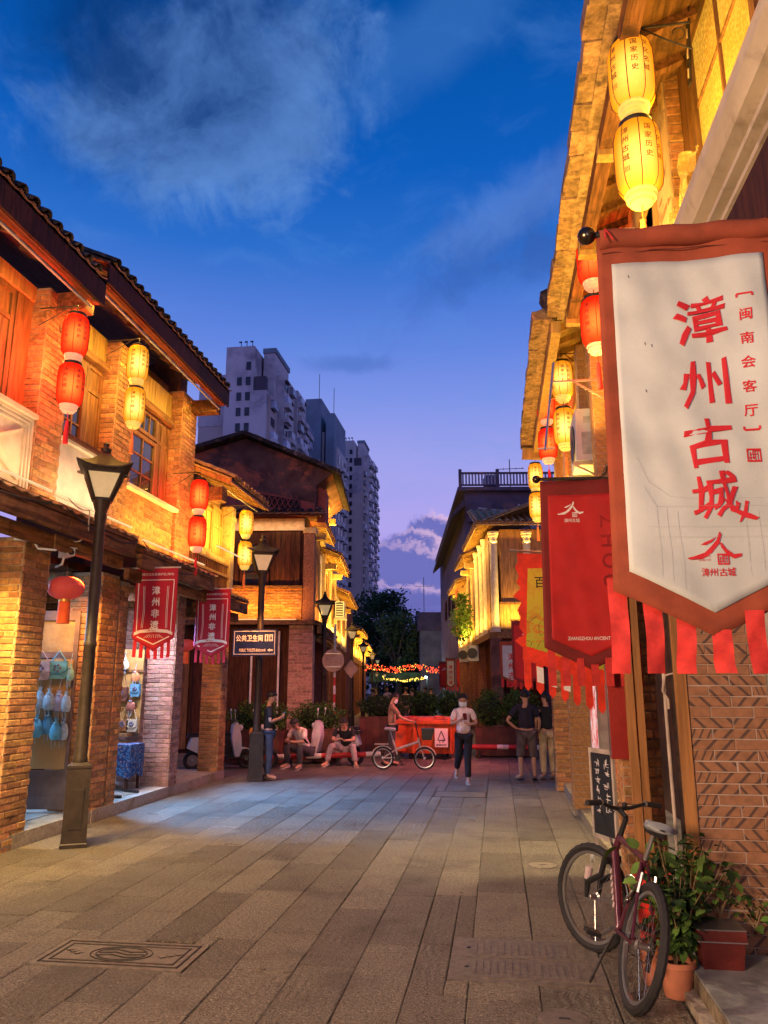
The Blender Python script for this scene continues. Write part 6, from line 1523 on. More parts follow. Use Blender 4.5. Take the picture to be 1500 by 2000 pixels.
for u in (6.0, 8.0, 10.0, 12.0): MB().pbox(FT, u - .08, u + .08, 12.1, 13.1, .06, .26).build('railing_post', darkw, rl)
MB().pbox(FT, 7.6, 8.4, 12.1, 13.4, -3, -2).build('stair_head', darkw, Tk)
m = MB(); m.tube([FT[0] + EX * 6.9 - EY * .45 + V((0, 0, 10.9)), FT[0] + EX * 8.6 - EY * .1 + V((0, 0, 10.8)), FT[0] + EX * 8.6 - EY * .08 + V((0, 0, 8.6))], .05, 6); m.tube([FT[0] + EX * 9.1 - EY * .1 + V((0, 0, 11.2)), FT[0] + EX * 9.1 - EY * .1 + V((0, 0, 8.4))], .05, 6); m.build('drain_pipe', M('pipe_lilac_grey', (.4, .38, .42), .5), Tk)
def antenna(p, h, lab):
    t = T('roof_antenna', lab, 'antenna', tuple(p)); m = MB(); m.bar(p, p + V((0, 0, h)), .05, .05)
    m.bar(p + V((-.8, 0, h * .75)), p + V((.8, 0, h * .75)), .03, .03)
    for k in (-.7, -.35, 0, .35, .7): m.bar(p + V((k, -.25, h * .75)), p + V((k, .25, h * .75)), .02, .02)
    m.build('mast', iron_m, t)
antenna(far(9.0, 21, 12.1), 2.2, 'thin cross shaped antenna above the dark house railing'); 
# far right low block and pillar
t = T('far_grey_block', 'grey end wall with a dark chimney block beside the trees at the street end', 'building', tuple(far(3.4, 52)))
FB = (far(0, 46), EX, -EY); MB().pbox(FB, 4.6, 9, -.05, 6.4, -9, 0).build('wall', conc_d, t); MB().pbox(FB, 4.4, 9, 6.4, 8.0, -9, .1).build('parapet', darkw, t)
antenna(far(5.0, 47, 8.0), 3.2, 'twin rod antenna on the grey block beside the trees')
# creeper plant on the third house
lf_g = M('leaf_green', (.045, .1, .02), .8, spec=.2, var=.5, nscale=9, rand=.5, bump=0); lf_d = M('leaf_dark', (.03, .06, .02), .8, spec=.2, var=.5, nscale=9, rand=.5, bump=0); lf_b = M('leaf_light', (.1, .18, .035), .75, spec=.2, var=.3, nscale=9, rand=.4, bump=0)
bark = M('bark', (.12, .08, .05), .9, var=.4, bump=.6)
def leafball(m, c, rx, ry, rz, cnt, s, r, droop=.3, hollow=.35):
    c = V(c)
    for _ in range(cnt):
        while 1:
            d = V((r.uniform(-1, 1), r.uniform(-1, 1), r.uniform(-1, 1)))
            if hollow < d.length < 1: break
        k = 1 + .16 * sin(d.x * 7 + d.z * 5) + .12 * sin(d.y * 9 - d.z * 6); p = c + V((d.x * rx, d.y * ry, d.z * rz)) * k
        a = V((r.gauss(0, 1), r.gauss(0, 1), r.gauss(0, .6) - droop)).normalized(); b_ = a.cross(V((r.gauss(0, 1), r.gauss(0, 1), r.gauss(0, 1)))).normalized(); l = s * r.uniform(.7, 1.4)
        m.add([p, p + a * l * .5 + b_ * l * .28, p + a * l, p + a * l * .5 - b_ * l * .28], [(0, 1, 2, 3)])
rv = random.Random(3)
t = T('balcony_creeper', 'green leafy creeper hanging from the balcony of the third house on the right', 'plant', tuple(far(5.2, 11, 4)))
m = MB(); 
for (y, z, s) in ((11, 4.6, .7), (10.4, 4.0, .6), (12, 4.3, .7), (10.8, 5.2, .45), (9.9, 4.6, .5)): leafball(m, far(5.25, y, z), s * .6, s, s * .8, 320, .13, rv)
m.build('foliage', lf_b, t, kind='stuff', fix=False); MB().tube([far(5.6, 11, 3.9), far(5.3, 10.8, 4.6), far(5.2, 10.6, 5.2)], .02, 5).build('stem', bark, t)
m = MB()
for (y, z) in ((12.6, 4.3),):
    for (a, e, c, d) in ((12.0, 12.06, 3.9, 5.9), (13.4, 13.46, 3.9, 5.9), (12.0, 13.4, 3.9, 3.96), (12.0, 13.4, 5.84, 5.9), (12.7, 12.74, 3.9, 5.9), (12.0, 13.4, 4.8, 4.85)): m.pbox(R5, a, e, c, d, .5, .55)
t = tag(m.build('window_cage', M('frame_orange', (.6, .2, .05), .6)), 'orange metal window cage frame projecting over the creeper', 'window cage')

# ================================================================== apartment towers
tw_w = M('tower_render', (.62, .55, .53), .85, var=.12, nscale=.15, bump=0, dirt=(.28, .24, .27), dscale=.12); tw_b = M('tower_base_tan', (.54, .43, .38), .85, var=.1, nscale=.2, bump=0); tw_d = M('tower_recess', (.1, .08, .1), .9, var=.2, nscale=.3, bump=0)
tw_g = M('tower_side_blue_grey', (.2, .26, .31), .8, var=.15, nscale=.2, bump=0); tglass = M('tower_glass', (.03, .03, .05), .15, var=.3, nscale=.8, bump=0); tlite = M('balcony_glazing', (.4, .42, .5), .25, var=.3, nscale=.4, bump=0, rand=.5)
TWC = V((0, 0, 0))
def tower(lab, X, Y, H, s=1.0, rot=0.0):
    """slab front with paired small windows; a long side of bays and balconies running away from the camera"""
    t = T('apartment_tower', lab, 'building', (X, Y, 0), rot, 'apartment towers behind the old street', local=True)
    w = 7.25 * s; fl = 2.75 * s
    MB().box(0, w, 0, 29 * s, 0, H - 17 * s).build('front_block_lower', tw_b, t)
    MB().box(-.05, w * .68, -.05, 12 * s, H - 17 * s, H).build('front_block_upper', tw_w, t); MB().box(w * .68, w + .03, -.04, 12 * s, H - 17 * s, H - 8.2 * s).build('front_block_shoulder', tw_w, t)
    MB().box(w * .74, w * 1.02, 4 * s, 13 * s, H - 12 * s, H + .3).build('lift_head', tw_w, t); MB().box(w * .72, w * 1.05, 3.8 * s, 13.2 * s, H + .3, H + 1.2 * s).build('lift_head_cap', tw_g, t)
    MB().box(w * .7, w * .98, .1, 1.2, H - 8.1 * s, H - 5.6 * s).build('terrace_canopy', tw_d, t)
    n = int((H - 8) / fl)
    wm = MB().box(0, .8 * s, -.12, .02, 0, 1.45 * s).mesh('window', tglass); st = MB().box(0, 1.4 * s, -.1, -.05, 0, 2.1 * s).mesh('stained_patch', M('patch_mauve', (.24, .19, .22), .9, bump=0))
    for i in range(n):
        z = H - 4.4 * s - i * fl
        for u in ((.5, .29) if i else (.5,)): inst(wm, 'window', t, (w * u, -.05, z))
        if i > 4: inst(st, 'stained_patch', t, (w * .05, .0, z))
    # side: bays along the depth, each with its own height and projection
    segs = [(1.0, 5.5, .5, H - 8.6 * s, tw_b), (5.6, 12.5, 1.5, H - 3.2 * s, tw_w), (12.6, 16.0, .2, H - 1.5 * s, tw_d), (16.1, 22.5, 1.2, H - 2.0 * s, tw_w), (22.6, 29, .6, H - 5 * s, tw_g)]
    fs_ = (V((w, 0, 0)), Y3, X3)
    bal = MB().box(0, .9 * s, 0, 2.6 * s, 0, .95 * s).mesh('balcony', tw_w); gl = MB().box(0, .7 * s, 0, 2.4 * s, .95 * s, 2.2 * s).mesh('balcony_glazing', tlite); dk = MB().box(0, .08, .3, 2.3 * s, .7 * s, 2.2 * s).mesh('window', tglass); hood = MB().box(0, .5 * s, 0, 2.6 * s, 2.3 * s, 2.45 * s).mesh('window_hood', tw_w)
    for k, (a, e, pr_, h, mt) in enumerate(segs):
        MB().box(w * .9, w + pr_ * s, a * s, e * s, 0, h).build('side_bay', mt, t)
        if k == 2: continue
        for i in range(int(n)):
            z = h - 3.3 * s - i * fl
            if z < 12: break
            for c_ in range(2 if e - a > 5 else 1):
                y = a * s + (.2 + c_ * 3.2) * s; o_ = rv.random()
                if k != 0 or i % 2 == 0: inst(bal if o_ < .7 else hood, 'balcony', t, (w + pr_ * s, y, z))
                inst(gl if rv.random() < .45 else dk, 'balcony_glazing', t, (w + pr_ * s + .01, y + .05, z))
                inst(dk, 'window', t, (w + pr_ * s, y, z))
    for k in range(3):
        m = MB(); m.bar((w * (.3 + k * .14), 1, H), (w * (.3 + k * .14), 1, H + 1.4 * s), .1, .1); m.bar((w * (.3 + k * .14) - .4, 1, H + 1.3 * s), (w * (.3 + k * .14) + .1, 1, H + 1.3 * s), .2, .2); m.build('roof_antenna', iron_m, t)
    return t
tower('tallest pale apartment tower with paired small windows, left of the group', -44.4, 118, 58.8, 1.0, .0)
t = T('apartment_tower', 'lower pale tower wing hidden behind the tallest tower and the tiled eave', 'building', (-49.5, 124, 0), group='apartment towers behind the old street'); MB().box(-50.5, -43, 122, 136, 0, 46).build('block', tw_b, t); MB().box(-50.6, -43, 121.9, 136, 46, 55.5).build('upper_block', tw_w, t)
def slab_tower(lab, X, Y, w, H):
    t = T('apartment_tower', lab, 'building', (X, Y, 0), 0, 'apartment towers behind the old street', local=True)
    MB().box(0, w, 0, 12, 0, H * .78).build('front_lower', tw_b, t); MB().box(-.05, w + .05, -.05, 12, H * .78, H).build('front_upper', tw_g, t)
    MB().box(w + .06, w + .5, 1.5, 12, 0, H - 7).build('side_bay', tw_w, t)
    dk = MB().box(0, .12, 0, 1.6, 0, 2.0).mesh('window', tglass); gl = MB().box(0, .7, 0, 2.2, 0, .9).mesh('balcony', tw_w)
    for i in range(int((H - 12) / 3)):
        for y in (2.2, 5.0, 8.4): inst(dk, 'window', t, (w + .5, y, H - 10.5 - i * 3))
        inst(gl, 'balcony', t, (w + .5, 4.7, H - 11.4 - i * 3)); inst(gl, 'balcony', t, (w + .5, 8.2, H - 11.4 - i * 3))
    m = MB(); m.bar((w * .8, 1, H), (w * .8, 1, H + 6), .1, .1); m.build('mast', iron_m, t)
slab_tower('narrow blue grey tower in the middle of the group with a thin mast', -38.4, 150, 3.3, 61.2); slab_tower('second narrow blue grey tower, slightly lower, right of its twin', -33.9, 150, 1.7, 57.8)
tower('far apartment tower with paired small windows, rightmost of the group', -35.4, 170, 58.2, .76, .0)

# ================================================================== trees, lights, crowd at the end
def tree(lab, x, y, z0, h, rx, ry, rz, cnt, s, mat, seed):
    r = random.Random(seed); t = T('tree', lab, 'tree', (x, y, 0), group='trees at the end of the street')
    m = MB(); m.tube([(x, y, 0), (x + .2, y, h * .3), (x - .1, y, h * .5)], [.35, .26, .18], 8)
    for k in range(6):
        a = k * 1.05; m.tube([(x, y, h * (.3 + .04 * k)), (x + cos(a) * rx * .4, y + sin(a) * ry * .4, h * (.5 + .05 * k)), (x + cos(a) * rx * .75, y + sin(a) * ry * .7, h * (.6 + .06 * k))], [.12, .07, .03], 6)
    m.build('trunk', bark, t, smooth=True)
    m = MB()
    for k in range(22):
        a = r.uniform(0, 2 * pi); q_ = r.uniform(.1, .85) ; zz = r.uniform(-.85, .9)
        leafball(m, (x + cos(a) * rx * q_ * sqrt(max(.15, 1 - zz * zz)), y + sin(a) * ry * q_, z0 + zz * rz), rx * .32, ry * .32, rz * .3, cnt // 22, s, r, hollow=.2)
    m.build('crown', mat, t, kind='stuff', fix=False)
tree('large dark tree behind the string lights, left at the end of the street', -11.5, 74, 6.6, 9, 4.6, 3, 3.9, 5200, .34, lf_d, 1)
tree('paler tree in the middle above the string lights', -8.9, 70, 5.6, 8, 2.8, 2.5, 2.7, 3400, .3, M('leaf_lamp_lit', (.1, .14, .04), .6, var=.4, rand=.4, bump=0), 2)
tree('dark tree at the right end of the street beside the grey block', -6.6, 73, 5.0, 7, 3.4, 2.5, 3.0, 3600, .32, lf_d, 4)
tree('tall dark tree far behind the others', -13.5, 86, 8.0, 11, 5.5, 3, 4.0, 3600, .4, lf_d, 5)
tree('bushy dark tree filling the gap behind the string lights', -9.6, 80, 3.6, 6, 7.5, 2.5, 3.2, 4200, .4, lf_d, 8)
t = T('string_light_arch', 'red fairy light garland stretched over the far end of the street', 'string lights', tuple(far(1.5, 37, 3)))
rl_ = emitter('fairy_red', (1, .07, .02), 3.6); yl_ = emitter('fairy_yellow', (1, .6, .08), 3.2)
m = MB(); k2 = MB()
for i in range(260):
    x = rv.uniform(.2, 5.9); z = 3.02 + rv.uniform(-.22, .22) + .12 * sin(x * 2); (m if rv.random() < .86 else k2).ball(far(x, 37 + rv.uniform(-.3, .3), z), .035, 5, 3)
o = m.build('red_bulb', rl_, t, kind='stuff'); k2.build('yellow_bulb', yl_, t, kind='stuff'); MB().tube([far(-.2, 37, 3.2), far(3, 37, 3.05), far(6, 37, 3.2)], .03, 5).build('cable', black_m, t)
t = T('string_light_swag', 'lower garland of yellow fairy lights behind the red one', 'string lights', tuple(far(2.5, 44, 2.4)))
m = MB()
for i in range(70): x = rv.uniform(1.4, 4.9); m.ball(far(x, 45, 2.5 - .3 * sin((x - 1.2) / 4 * pi) + rv.uniform(-.1, .12)), .045, 5, 3)
m.build('yellow_bulb', yl_, t, kind='stuff'); MB().tube([far(1, 45, 2.7), far(3, 45, 2.3), far(5, 45, 2.6)], .02, 5).build('cable', black_m, t)
t = tag(MB().pbox((far(0, 47), EX, -EY), .2, 5.4, 2.1, 2.9, -.05, 0).build('green_hoarding', M('hoarding_green', (.1, .2, .08), .7, var=.4, nscale=.8)), 'green lit hoarding strip under the string lights at the end of the street', 'hoarding')
t = T('flood_light', 'dazzling bluish white flood lamp at the end of the street', 'lamp', tuple(far(5.0, 44, 2.5)))
MB().ball(far(4.9, 42, 2.45), .07, 10, 6).build('bulb', emitter('flood_white', (.6, .95, 1), 30), t); MB().tube([far(5.0, 42, 0), far(5.0, 42, 2.5)], .04, 6).build('pole', iron_m, t)
point('flood_lamp', far(4.9, 41.8, 2.45), 160, (.55, .95, 1), .1)
for k, (x, y) in enumerate(((1.0, 40), (1.6, 43))):
    dup(l2, tuple(far(x, y)), .2, ('slim far lamp left of the string light swag', 'slim far lamp nearer the middle of the far street')[k], 'pagoda topped street lamps on the left').scale = (.62, .62, .62)

# boxes hung on the right hand row beyond the junction
for (y, z) in ((9.4, 3.0), (13.7, 3.1)):
    t = T('air_conditioner', 'pale air conditioner %s on the far right row' % ('below the first ledge' if y < 10 else 'below the second ledge'), 'air conditioner', tuple(far(5.5, y, z))); MB().pbox(R5, y, y + .8, z - .3, z + .3, .0, .35).build('casing', white_m, t); MB().lathe([(.2, 0), (.2, .02), (.001, .02)], tuple(far(5.5, y - .02, z)), 16, axis='y').build('fan_grille', black_m, t)
# ================================================================== people
_mods = []
def skin_mesh(name, mat, verts, edges, radii, sub=2, root=0):
    me = bpy.data.meshes.new(name); me.from_pydata([tuple(v) for v in verts], edges, []); ob = bpy.data.objects.new(name, me); COL.objects.link(ob)
    md = ob.modifiers.new('s', 'SKIN'); md.use_smooth_shade = True; md.branch_smoothing = .6
    sv = me.skin_vertices[0].data
    for i, r in enumerate(radii): sv[i].radius = (r if isinstance(r, tuple) else (r, r)); sv[i].use_root = i == root
    if sub: ms = ob.modifiers.new('u', 'SUBSURF'); ms.levels = sub; ms.render_levels = sub
    out = bpy.data.meshes.new_from_object(ob.evaluated_get(bpy.context.evaluated_depsgraph_get())); out.name = name
    bpy.data.objects.remove(ob); bpy.data.meshes.remove(me); out.materials.clear(); out.materials.append(mat)
    out.polygons.foreach_set('use_smooth', [True] * len(out.polygons)); return out
def link(me, name, par):
    o = bpy.data.objects.new(name, me); COL.objects.link(o); o.parent = par; ORG[o.name] = (0, 0, 0); return o
def person(lab, loc, rot, h, J, shirt, trousers, shoes, hair=hair_m, mask=False, sleeve='short', leg='long', hair_long=False, apron=None, build=1.0, simple=False, sandals=False):
    """J: joints of the pose in metres for a 1.7 m figure; x right, y forward, z up"""
    t = T('person', lab, 'person', loc, rot, local=True); k = h / 1.7; t.scale = (k, k, k)
    g = {n: V(p) for n, p in J.items()}; B_ = build
    sh = (g['shL'] + g['shR']) / 2; neck = g['neck']; head = g['head']; pel = g['pel']; chest = (g['chest'])
    up = (head - neck).normalized(); fw_ = g['look'].normalized(); side = fw_.cross(up).normalized(); fw_ = up.cross(side).normalized()
    # one continuous body
    vs = []; es = []; rs = []
    def add(p, r, fr_=None):
        vs.append(p); rs.append(r); i = len(vs) - 1
        if fr_ is not None: es.append((fr_, i))
        return i
    p0 = add(pel, (.125 * B_, .095 * B_)); p1 = add(pel.lerp(chest, .5), (.12 * B_, .09 * B_), p0); p2 = add(chest, (.135 * B_, .095 * B_), p1); p3 = add(sh.lerp(neck, .25), (.09, .07), p2); p4 = add(neck, .05, p3)
    p5 = add(head - up * .055 + fw_ * .015, (.068, .07), p4); p6 = add(head + up * .03, (.078, .085), p5); p7 = add(head + up * .1, (.055, .06), p6)
    arms = {}
    for s in 'LR':
        a = add(g['sh' + s] - V((0, 0, .02)), .044 * B_, p3); e = add(g['el' + s], .037, a); w_ = add(g['wr' + s], .026, e); hd = (g['wr' + s] - g['el' + s]).normalized(); hn = g.get('hand' + s, hd); add(g['wr' + s] + hn * .06, (.036, .02), w_); arms[s] = (g['wr' + s], hn)
        hp = add(g['hip' + s], .085 * B_, p0); kn = add(g['kn' + s], .055, hp); cf = add(g['kn' + s].lerp(g['an' + s], .35), .052, kn); an = add(g['an' + s], .036, cf); td = g['toe' + s] - g['an' + s]; add(g['an' + s] + td * .9, (.035, .025), an)
    body = skin_mesh('body', skin_m, vs, es, rs, 2 if not simple else 1)
    bo = link(body, 'body', t)
    if not simple:
        m = MB()
        for s in 'LR':
            w0, hd = arms[s]; sd = hd.cross(V((0, 0, 1)));
            if sd.length < .1: sd = hd.cross(V((0, 1, 0)))
            sd.normalize(); cu = hd.cross(sd).normalized()
            for i, (o_, l_) in enumerate(((-.024, .055), (-.008, .066), (.008, .062), (.023, .048))):
                a = w0 + hd * .07 + sd * o_; m.tube([a, a + hd * l_ * .55 - cu * .006, a + hd * l_ * .85 - cu * .026, a + hd * l_ * .8 - cu * .045], [.0088, .008, .0072, .006], 6)
            a = w0 + hd * .03 + sd * .026; m.tube([a, a + sd * .02 + hd * .02 - cu * .012, a + sd * .014 + hd * .045 - cu * .026], [.0105, .009, .0075], 6)
        m.build('fingers', skin_m, t, smooth='all')
        # face: nose, ears, eyes, mouth
        f0 = head + fw_ * .078; m = MB()
        m.tube([f0 + up * .02, f0 + fw_ * .012 - up * .012, f0 + fw_ * .016 - up * .024, f0 + fw_ * .002 - up * .03], [.006, .01, .013, .008], 6)
        for s in (-1, 1): m.ball(head + side * .08 * s - up * .005 - fw_ * .005, (.012, .014, .024), 8, 5)
        m.build('nose_and_ears', skin_m, t, smooth='all')
        m = MB()
        for s in (-1, 1): m.ball(f0 + side * .028 * s + up * .016 - fw_ * .004, (.011, .008, .006), 8, 4); m.tube([f0 + side * .016 * s + up * .034, f0 + side * .03 * s + up * .039, f0 + side * .044 * s + up * .032 - fw_ * .01], .0035, 5)
        m.build('eyes_and_brows', hair_m, t); m = MB(); m.tube([f0 - up * .05 - side * .02, f0 - up * .052 + fw_ * .006, f0 - up * .05 + side * .02], .005, 5)
        if not mask: m.build('mouth', M('lips', (.35, .12, .1), .5), t)
    # hair
    m = MB()
    def hf(a, b_):
        an = a * 2 * pi; fr_ = cos(an); lo = .92 + 1.3 * (.5 - .5 * fr_) ; th_ = b_ * lo
        r = 1 + .05 * sin(an * 9 + b_ * 14); d = (fw_ * sin(th_) * fr_ * .1 + side * sin(th_) * sin(an) * .09 + up * cos(th_) * .098) * r
        return tuple(head + up * .03 - fw_ * .006 + d), tuple(d.normalized())
    m.sheet(hf, 28, 10, .014); m.build('hair', hair, t, smooth=True)
    if hair_long: m = MB(); m.ball(head - fw_ * .085 - up * .03, (.05, .05, .06), 8, 6); m.build('hair_bun', hair, t, smooth='all')
    # shirt
    vs, es, rs = [], [], []
    q0 = add(pel + V((0, 0, .0)), (.15 * B_, .115 * B_)); q1 = add(pel.lerp(chest, .5), (.142 * B_, .108 * B_), q0); q2 = add(chest, (.155 * B_, .112 * B_), q1); q3 = add(sh.lerp(neck, .3), (.13, .105), q2); add(neck - up * .012, .078, q3)
    for s in 'LR':
        a = add(g['sh' + s] + V((0, 0, .0)), .068 * B_, q3); e = add(g['sh' + s].lerp(g['el' + s], .42 if sleeve == 'short' else .12), .062 * B_, a)
        if sleeve == 'short': add(g['sh' + s].lerp(g['el' + s], .78), .056, e)
    so = link(skin_mesh('shirt', shirt, vs, es, rs, 2 if not simple else 1), 'shirt', t)
    # trousers
    vs, es, rs = [], [], []
    q0 = add(pel + V((0, 0, .03)), (.14 * B_, .11 * B_))
    for s in 'LR':
        hp = add(g['hip' + s], .1 * B_, q0); kn = add(g['kn' + s], .078 if leg == 'long' else .088, hp)
        if leg == 'long': c_ = add(g['kn' + s].lerp(g['an' + s], .5), .07, kn); add(g['kn' + s].lerp(g['an' + s], .92), .062, c_)
        else: add(g['kn' + s].lerp(g['an' + s], .14), .085, kn)
    link(skin_mesh('trousers' if leg == 'long' else 'shorts', trousers, vs, es, rs, 2 if not simple else 1), 'trousers' if leg == 'long' else 'shorts', t)
    # shoes
    for s in 'LR':
        a = g['an' + s]; d = g['toe' + s] - a; fl = V((d.x, d.y, 0)).normalized() if d.xy.length > .01 else V((0, 1, 0)); c_ = V((-fl.y, fl.x, 0)); d2 = d.normalized(); upv = d2.cross(c_).normalized(); upv = upv if upv.z > 0 else -upv
        m = MB()
        base = a - upv * .075
        def sf(u, v, base=base, d2=d2, c_=c_, upv=upv):
            x = -.075 + .27 * u; wd = .036 + .014 * sin(u * 3.4 - .3); hh_ = (.085 - .05 * u) if not sandals else .022; an = v * 2 * pi
            tap = min(1, (min(u, 1 - u) * 9)) ** .5 if u not in (0, 1) else .05
            return tuple(base + d2 * x + c_ * cos(an) * wd * tap + upv * (hh_ * .5 + sin(an) * hh_ * .5 * tap + .002)), (0, 0, 0)
        m.sheet(sf, 10, 12, .001); m.build('shoe' if not sandals else 'sandal', shoes, t, smooth='all')
    if mask:
        m = MB()
        def mf(a, b_):
            an = (a - .5) * 2.5; z = .012 - b_ * .1; r = .092 + .012 * (1 - abs(a - .5) * 2) * sin(b_ * pi)
            return tuple(head + fw_ * cos(an) * r * 1.02 + side * sin(an) * r * .92 + up * (z - .01)), tuple(fw_)
        m.sheet(mf, 12, 8, .003); m.build('face_mask', M('mask_white', (.7, .72, .76), .8), t, smooth='all')
    return t
def stand(**k):
    J = dict(pel=(0, 0, .93), chest=(0, .0, 1.24), neck=(0, -.005, 1.46), head=(0, .02, 1.585), look=(0, 1, 0), shL=(-.155, 0, 1.385), shR=(.155, 0, 1.385), elL=(-.22, -.02, 1.12), elR=(.22, -.02, 1.12), wrL=(-.23, .05, .88), wrR=(.23, .05, .88),
             hipL=(-.09, 0, .88), hipR=(.09, 0, .88), knL=(-.1, .02, .48), knR=(.1, .02, .48), anL=(-.1, 0, .085), anR=(.1, 0, .085), toeL=(-.12, .2, .04), toeR=(.12, .2, .04)); J.update(k); return J
cl = lambda n, c, **k: M(n, c, .85, var=.3, nscale=12, bump=.8, bscale=16, stretch=(1, 1, .5), **k)
tee_pink = cl('tee_pale_pink', (.78, .62, .62)); navy_t = cl('trousers_navy', (.012, .011, .016)); blk_t = cl('tee_black', (.018, .018, .022)); jean = cl('jeans_blue', (.05, .07, .14)); polo = cl('polo_beige', (.7, .56, .5)); tdark = cl('trousers_charcoal', (.06, .055, .065)); tgrey = cl('trousers_grey', (.32, .26, .28)); khaki = cl('trousers_cream', (.55, .42, .24)); shorts_ = cl('shorts_grey_brown', (.11, .085, .085)); navyt = cl('tee_dark_navy', (.02, .02, .04)); floral = cl('blouse_camouflage', (.3, .17, .12)); trainer = M('trainers_white', (.6, .5, .47), .6); sand_b = M('sandals_black', (.02, .02, .02), .6); sand_t = M('sandals_tan', (.35, .2, .08), .6)
# the woman walking towards the camera, looking at her telephone
pw = person('woman in white mask, pale pink tee and dark trousers walking while looking at her phone', (-.66, 15.0, 0), pi + .05, 1.6, stand(look=(.05, 1, -.55), head=(0, .05, 1.58), elR=(.24, .02, 1.13), wrR=(.06, .24, 1.2), handR=(-.5, .4, .25), elL=(-.26, .0, 1.14), wrL=(-.1, .22, 1.12), handL=(.7, .4, .2),
      knL=(-.07, .14, .49), anL=(-.07, .2, .085), toeL=(-.08, .4, .06), knR=(.1, .02, .5), anR=(.15, -.36, .24), toeR=(.17, -.26, .08)), tee_pink, navy_t, trainer, mask=True, build=1.05)
def phone(loc, rot, lab, tilt=.9, col=None):
    t = T('mobile_phone', lab, 'phone', loc, rot, local=True); MB().box(-.037, .037, -.075, .075, -.004, .004).build('case', col or black_m, t); MB().box(-.033, .033, -.07, .07, .0042, .005).build('screen', M('phone_screen', (.1, .1, .15), .1, emit=(.4, .55, 1), estr=.6, bump=0), t); t.rotation_euler = (tilt, 0, rot)
phone((-.62, 14.74, 1.2), pi, 'dark red phone in the hand of the walking woman', .9, M('phone_red', (.2, .02, .03), .3))
person('man in black tee and blue jeans standing at the lamp post with his phone', (-4.42, 14.95, 0), -1.15, 1.64, stand(look=(.0, 1, -.5), head=(0, .05, 1.58), elR=(.24, .0, 1.12), wrR=(.1, .24, 1.2), handR=(-.3, .5, .3), elL=(-.24, .02, 1.13), wrL=(-.05, .24, 1.16), handL=(.5, .5, .2), knL=(-.09, .05, .48)), blk_t, jean, M('shoes_brown', (.2, .12, .1), .6))
phone((-4.17, 15.07, 1.2), -1.15, 'phone glowing blue in the hands of the standing man', .9)
person('stout man in navy tee and knee length shorts seen from behind with hand on hip', (.52, 15.6, 0), .05, 1.66, stand(look=(.1, 1, -.3), elL=(-.38, -.04, 1.13), wrL=(-.2, -.02, .98), handL=(.8, .2, -.3), elR=(.27, .02, 1.12), wrR=(.24, .1, .88), anL=(-.13, 0, .085), anR=(.13, 0, .085), knL=(-.13, .02, .48), knR=(.12, .02, .48), toeL=(-.24, .16, .04), toeR=(.16, .2, .04)), navyt, shorts_, sand_b, leg='short', build=1.22, sandals=True)
person('woman in black sleeveless top and cream trousers standing beside the stout man', (.92, 15.8, 0), .35, 1.62, stand(look=(-.3, 1, -.1), elR=(.24, -.03, 1.12), wrR=(.2, -.08, .95), elL=(-.26, -.05, 1.13), wrL=(-.2, .1, .93)), blk_t, khaki, sand_t, hair_long=True, sleeve='none', sandals=True, leg='long')
sit = dict(pel=(0, -.08, .36), chest=(0, .1, .66), neck=(0, .22, .85), head=(0, .31, .94), look=(0, .8, -.75), shL=(-.18, .17, .81), shR=(.18, .17, .81), elL=(-.25, .28, .58), elR=(.25, .28, .58), wrL=(-.08, .46, .58), wrR=(.08, .46, .58), handL=(.5, .6, .1), handR=(-.5, .6, .1),
           hipL=(-.09, -.05, .36), hipR=(.09, -.05, .36), knL=(-.2, .34, .47), knR=(.2, .34, .47), anL=(-.16, .3, .085), anR=(.18, .32, .085), toeL=(-.2, .48, .04), toeR=(.24, .5, .04))
person('man in beige polo sitting low on the barrier, bent over his phone', (-4.25, 17.15, 0), pi - .5, 1.7, sit, polo, tdark, trainer, sleeve='short', build=1.05)
phone((-4.1, 16.7, .6), pi - .5, 'phone held by the seated man in the beige polo', .7)
s2_ = dict(sit); s2_.update(knL=(-.24, .36, .46), knR=(.26, .36, .46), anL=(-.32, .42, .085), anR=(.34, .44, .085), toeL=(-.4, .58, .04), toeR=(.44, .6, .04))
person('person in black top and wide grey trousers sitting on the barrier near the bicycle', (-3.45, 17.9, 0), pi - .05, 1.68, s2_, blk_t, tgrey, trainer, sleeve='short')
phone((-3.42, 17.42, .6), pi, 'phone held by the seated person in grey trousers', .7)
person('masked woman in patterned blouse pushing the orange bin behind the folding bicycle', (-2.4, 17.9, 0), -1.35, 1.6, stand(look=(0, 1, -.3), elL=(-.2, .2, 1.12), elR=(.2, .2, 1.12), wrL=(-.16, .42, 1.04), wrR=(.16, .42, 1.04), head=(0, .07, 1.57), anR=(.1, -.2, .1), toeR=(.12, -.02, .04), knR=(.1, -.04, .49)), floral, tdark, sand_b, mask=True, hair_long=True)
# the people farther down, small in the picture
for i, (x, y, r_, lab, c_) in enumerate(((-4.6, 29, .2, 'distant walker in dark clothes between the planters', blk_t), (-5.1, 33, 2.8, 'distant walker in navy near the far lamps', navyt), (-3.6, 31, .4, 'distant tall walker right of the far lamps', blk_t), (-4.3, 37, 3.0, 'distant walker in pale top under the string lights', polo), (-3.2, 38, .1, 'distant walker in black under the string lights', navyt), (-5.6, 40, 3, 'far off walker in a pink tee', tee_pink), (-2.9, 27, 1.2, 'person in dark clothes behind the centre hedge', blk_t), (-4.0, 44, .3, 'farthest walker under the yellow swag', tdark))):
    person(lab, (x, y, 0), r_, 1.66 + .02 * (i % 3), stand(anR=(.1, -.15, .1), toeR=(.12, .03, .04)), c_, (navy_t, jean, tdark)[i % 3], trainer, simple=True)

